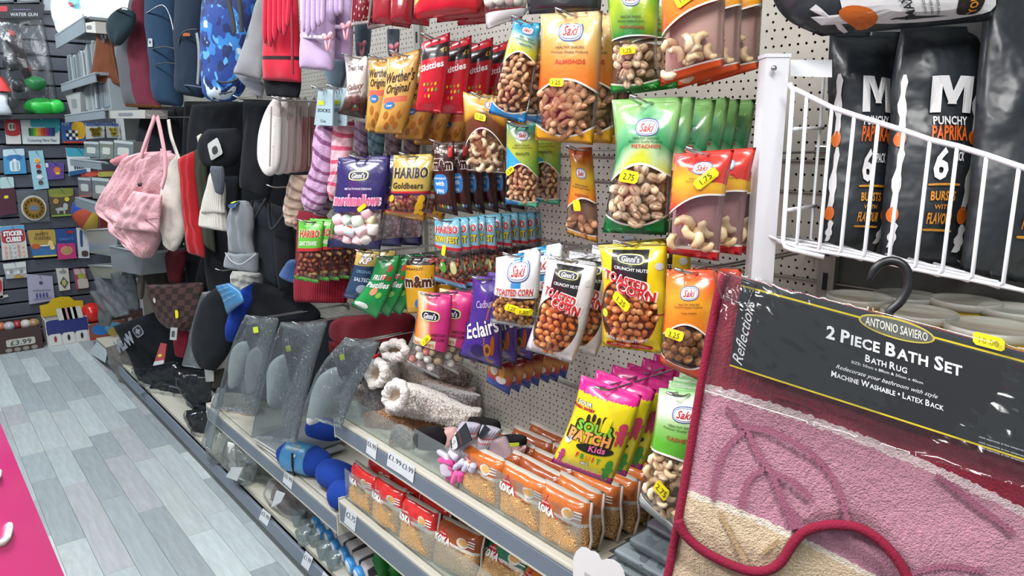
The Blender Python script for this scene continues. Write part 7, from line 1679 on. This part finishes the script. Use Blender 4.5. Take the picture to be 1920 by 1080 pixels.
for i, (q, y, l, c) in enumerate((([(122, 175), (150, 172), (152, 214), (134, 216)], .905, 'plain grey carton at the far end of the lower case row', '#9a9c9a'), ([(155, 44), (178, 40), (180, 62), (156, 60)], .89, 'white card end on the topmost grey shelf', '#c9c4bc'), ([(203, 208), (272, 206), (272, 222), (203, 222)], .91, 'long cream box on the lowest film shelf', '#a9a9a2'))):
    P = Quad(q, y, .1); t = thing('carton', l, 'box', P.S(.5, 0)); P.mb(flat(c, .6)).build('box', t); M = MB(); pt(M, P, .5, .5, .2, .2, '#7c8084', .001, 5); M.build('label', t)
for i, (q, c, l) in enumerate((([(157, 265), (185, 266), (186, 296), (158, 294)], '#9aa6a2', 'clear stationery box on the fourth grey shelf, far one'), ([(187, 264), (212, 266), (212, 298), (188, 297)], '#a9ac98', 'clear stationery box on the fourth grey shelf, middle one'), ([(214, 262), (250, 266), (250, 300), (214, 300)], '#a3adb0', 'clear stationery box on the fourth grey shelf, nearest one'),
                              ([(146, 332), (170, 334), (172, 368), (148, 366)], '#97858c', 'pale pink packed box on the short grey shelf'), ([(172, 332), (205, 335), (205, 374), (174, 372)], '#98a0a2', 'pale grey packed box on the short grey shelf'))):
    P = Quad(q, .905, .12); t = thing('clear_box', l, 'box', P.S(.5, 0)); P.mb(film('box_plastic_%d' % i, c, fac=.5, milky=c, wr=6)).build('box', t); M = MB(); pt(M, P, .5, .45, .3, .2, '#c0c4bc', .001, 6); pt(M, P, .5, .92, .5, .07, '#b4bcbe', .001, 8); M.build('label', t)
# stacked clear tubs and bags lower down
def crate(q, y, d, c, l):
    P = Quad(q, y, d); t = thing('storage_tub', l, 'tub', P.S(.5, 0), 'clear storage tubs'); M = MB(); f4 = P.q; b4_ = [p + Vector((.0, d, 0)) for p in f4]
    M.add(list(f4) + b4_, [(3, 2, 1, 0), (4, 5, 6, 7), (2, 3, 7, 6), (1, 2, 6, 5), (3, 0, 4, 7)], film('tub_' + c[1:], c, fac=.4, milky=c, wr=4), None, False); M.build('tub_walls', t)
    M = MB(); M.tube([f4[0], f4[1], b4_[1], b4_[0]], .006, flat('#a9b2b4', .4), 6, close=True); M.build('tub_rim', t); return t
t = crate([(163, 432), (222, 428), (218, 482), (168, 474)], .90, .28, '#a3acae', 'clear storage tub with a lid under the beach ball')
t = crate([(206, 462), (270, 474), (264, 516), (210, 506)], .86, .3, '#9aa3a6', 'clear storage tub holding dark bits below the pink bag')
for i in range(14): MB().ball(PY(.95)(222 + 3.2 * i, 466 + 3 * math.sin(i * 2.3)), .018, flat(['#2a2624', '#4a4040', '#8a8078', '#6a4a4a'][i % 4], .6), None, 7, 5).build('trinket', t)
t = crate([(166, 498), (230, 500), (226, 524), (176, 520)], .92, .28, '#9c9c84', 'shallow yellowish tub below the other clear tubs')
for i, (L, R, c, l) in enumerate((([(176, 520), (184, 548), (214, 596)], [(204, 516), (224, 548), (244, 590)], '#b0b7bb', 'clear bag of folded goods hanging below the tubs, left'), ([(206, 512), (216, 545), (236, 580)], [(250, 505), (258, 540), (262, 582)], '#8f989c', 'shiny clear bag hanging below the tubs, right'), ([(168, 545), (184, 575), (188, 612)], [(186, 545), (210, 580), (206, 612)], '#a3a8aa', 'milky plastic sheet low at the end of the shelving'))):
    Soft('clear_bag', l, 'bag', L, R, .93, .03, film('hang_film_%d' % i, c, fac=.75, milky=c, wr=40, gloss=.8), wr=.012, wf=20)
Soft('umbrella', 'dark folded umbrella hanging at the end of the tubs', 'umbrella', [(262, 498), (260, 530), (262, 560)], [(272, 498), (270, 530), (266, 562)], .92, .02, flat('#4a4642', .5))
# white, over-bright packages on the topmost shelf in front of the lit panel
LB = flat('#ffffff', .5, emit=6.0)
t = thing('light_panel', 'glaring white lit panel high above the topmost grey shelf', 'lamp', (-5.3, 1.17, 2.2)); MB().box((-5.35, 1.18, 2.46), (1.3, .02, .5), LB).build('diffuser', t)
M = MB(); [M.box((-5.35 + a, 1.165, 2.46 + b), (c, .03, d), WHITE) for a, b, c, d in ((0, .26, 1.34, .02), (0, -.26, 1.34, .02), (-.66, 0, .02, .52), (.66, 0, .02, .52))]; M.build('frame', t)
for i, (L, R, c, l) in enumerate((([(100, -20), (98, 20), (106, 48), (118, 70)], [(140, -20), (150, 10), (150, 40), (140, 62)], '#eef4f6', 'bright white plush pack on the topmost grey shelf, far one'), ([(150, 2), (160, 24), (164, 40)], [(200, -10), (206, 20), (198, 44)], '#f4f6f6', 'bright white plush pack on the topmost grey shelf, near one'), ([(138, -20), (134, 4), (142, 18)], [(178, -20), (176, 0), (166, 10)], '#8fd0d6', 'pale aqua pack with a small red mark on the topmost shelf'))):
    s = Soft('plush_pack', l, 'toy', L, R, 1.0, .06, flat(c, .6), wr=.008)
    if i == 2: s.on('mark', lambda M, P: pt(M, P, .2, .25, .14, .16, '#b0545a', .006))
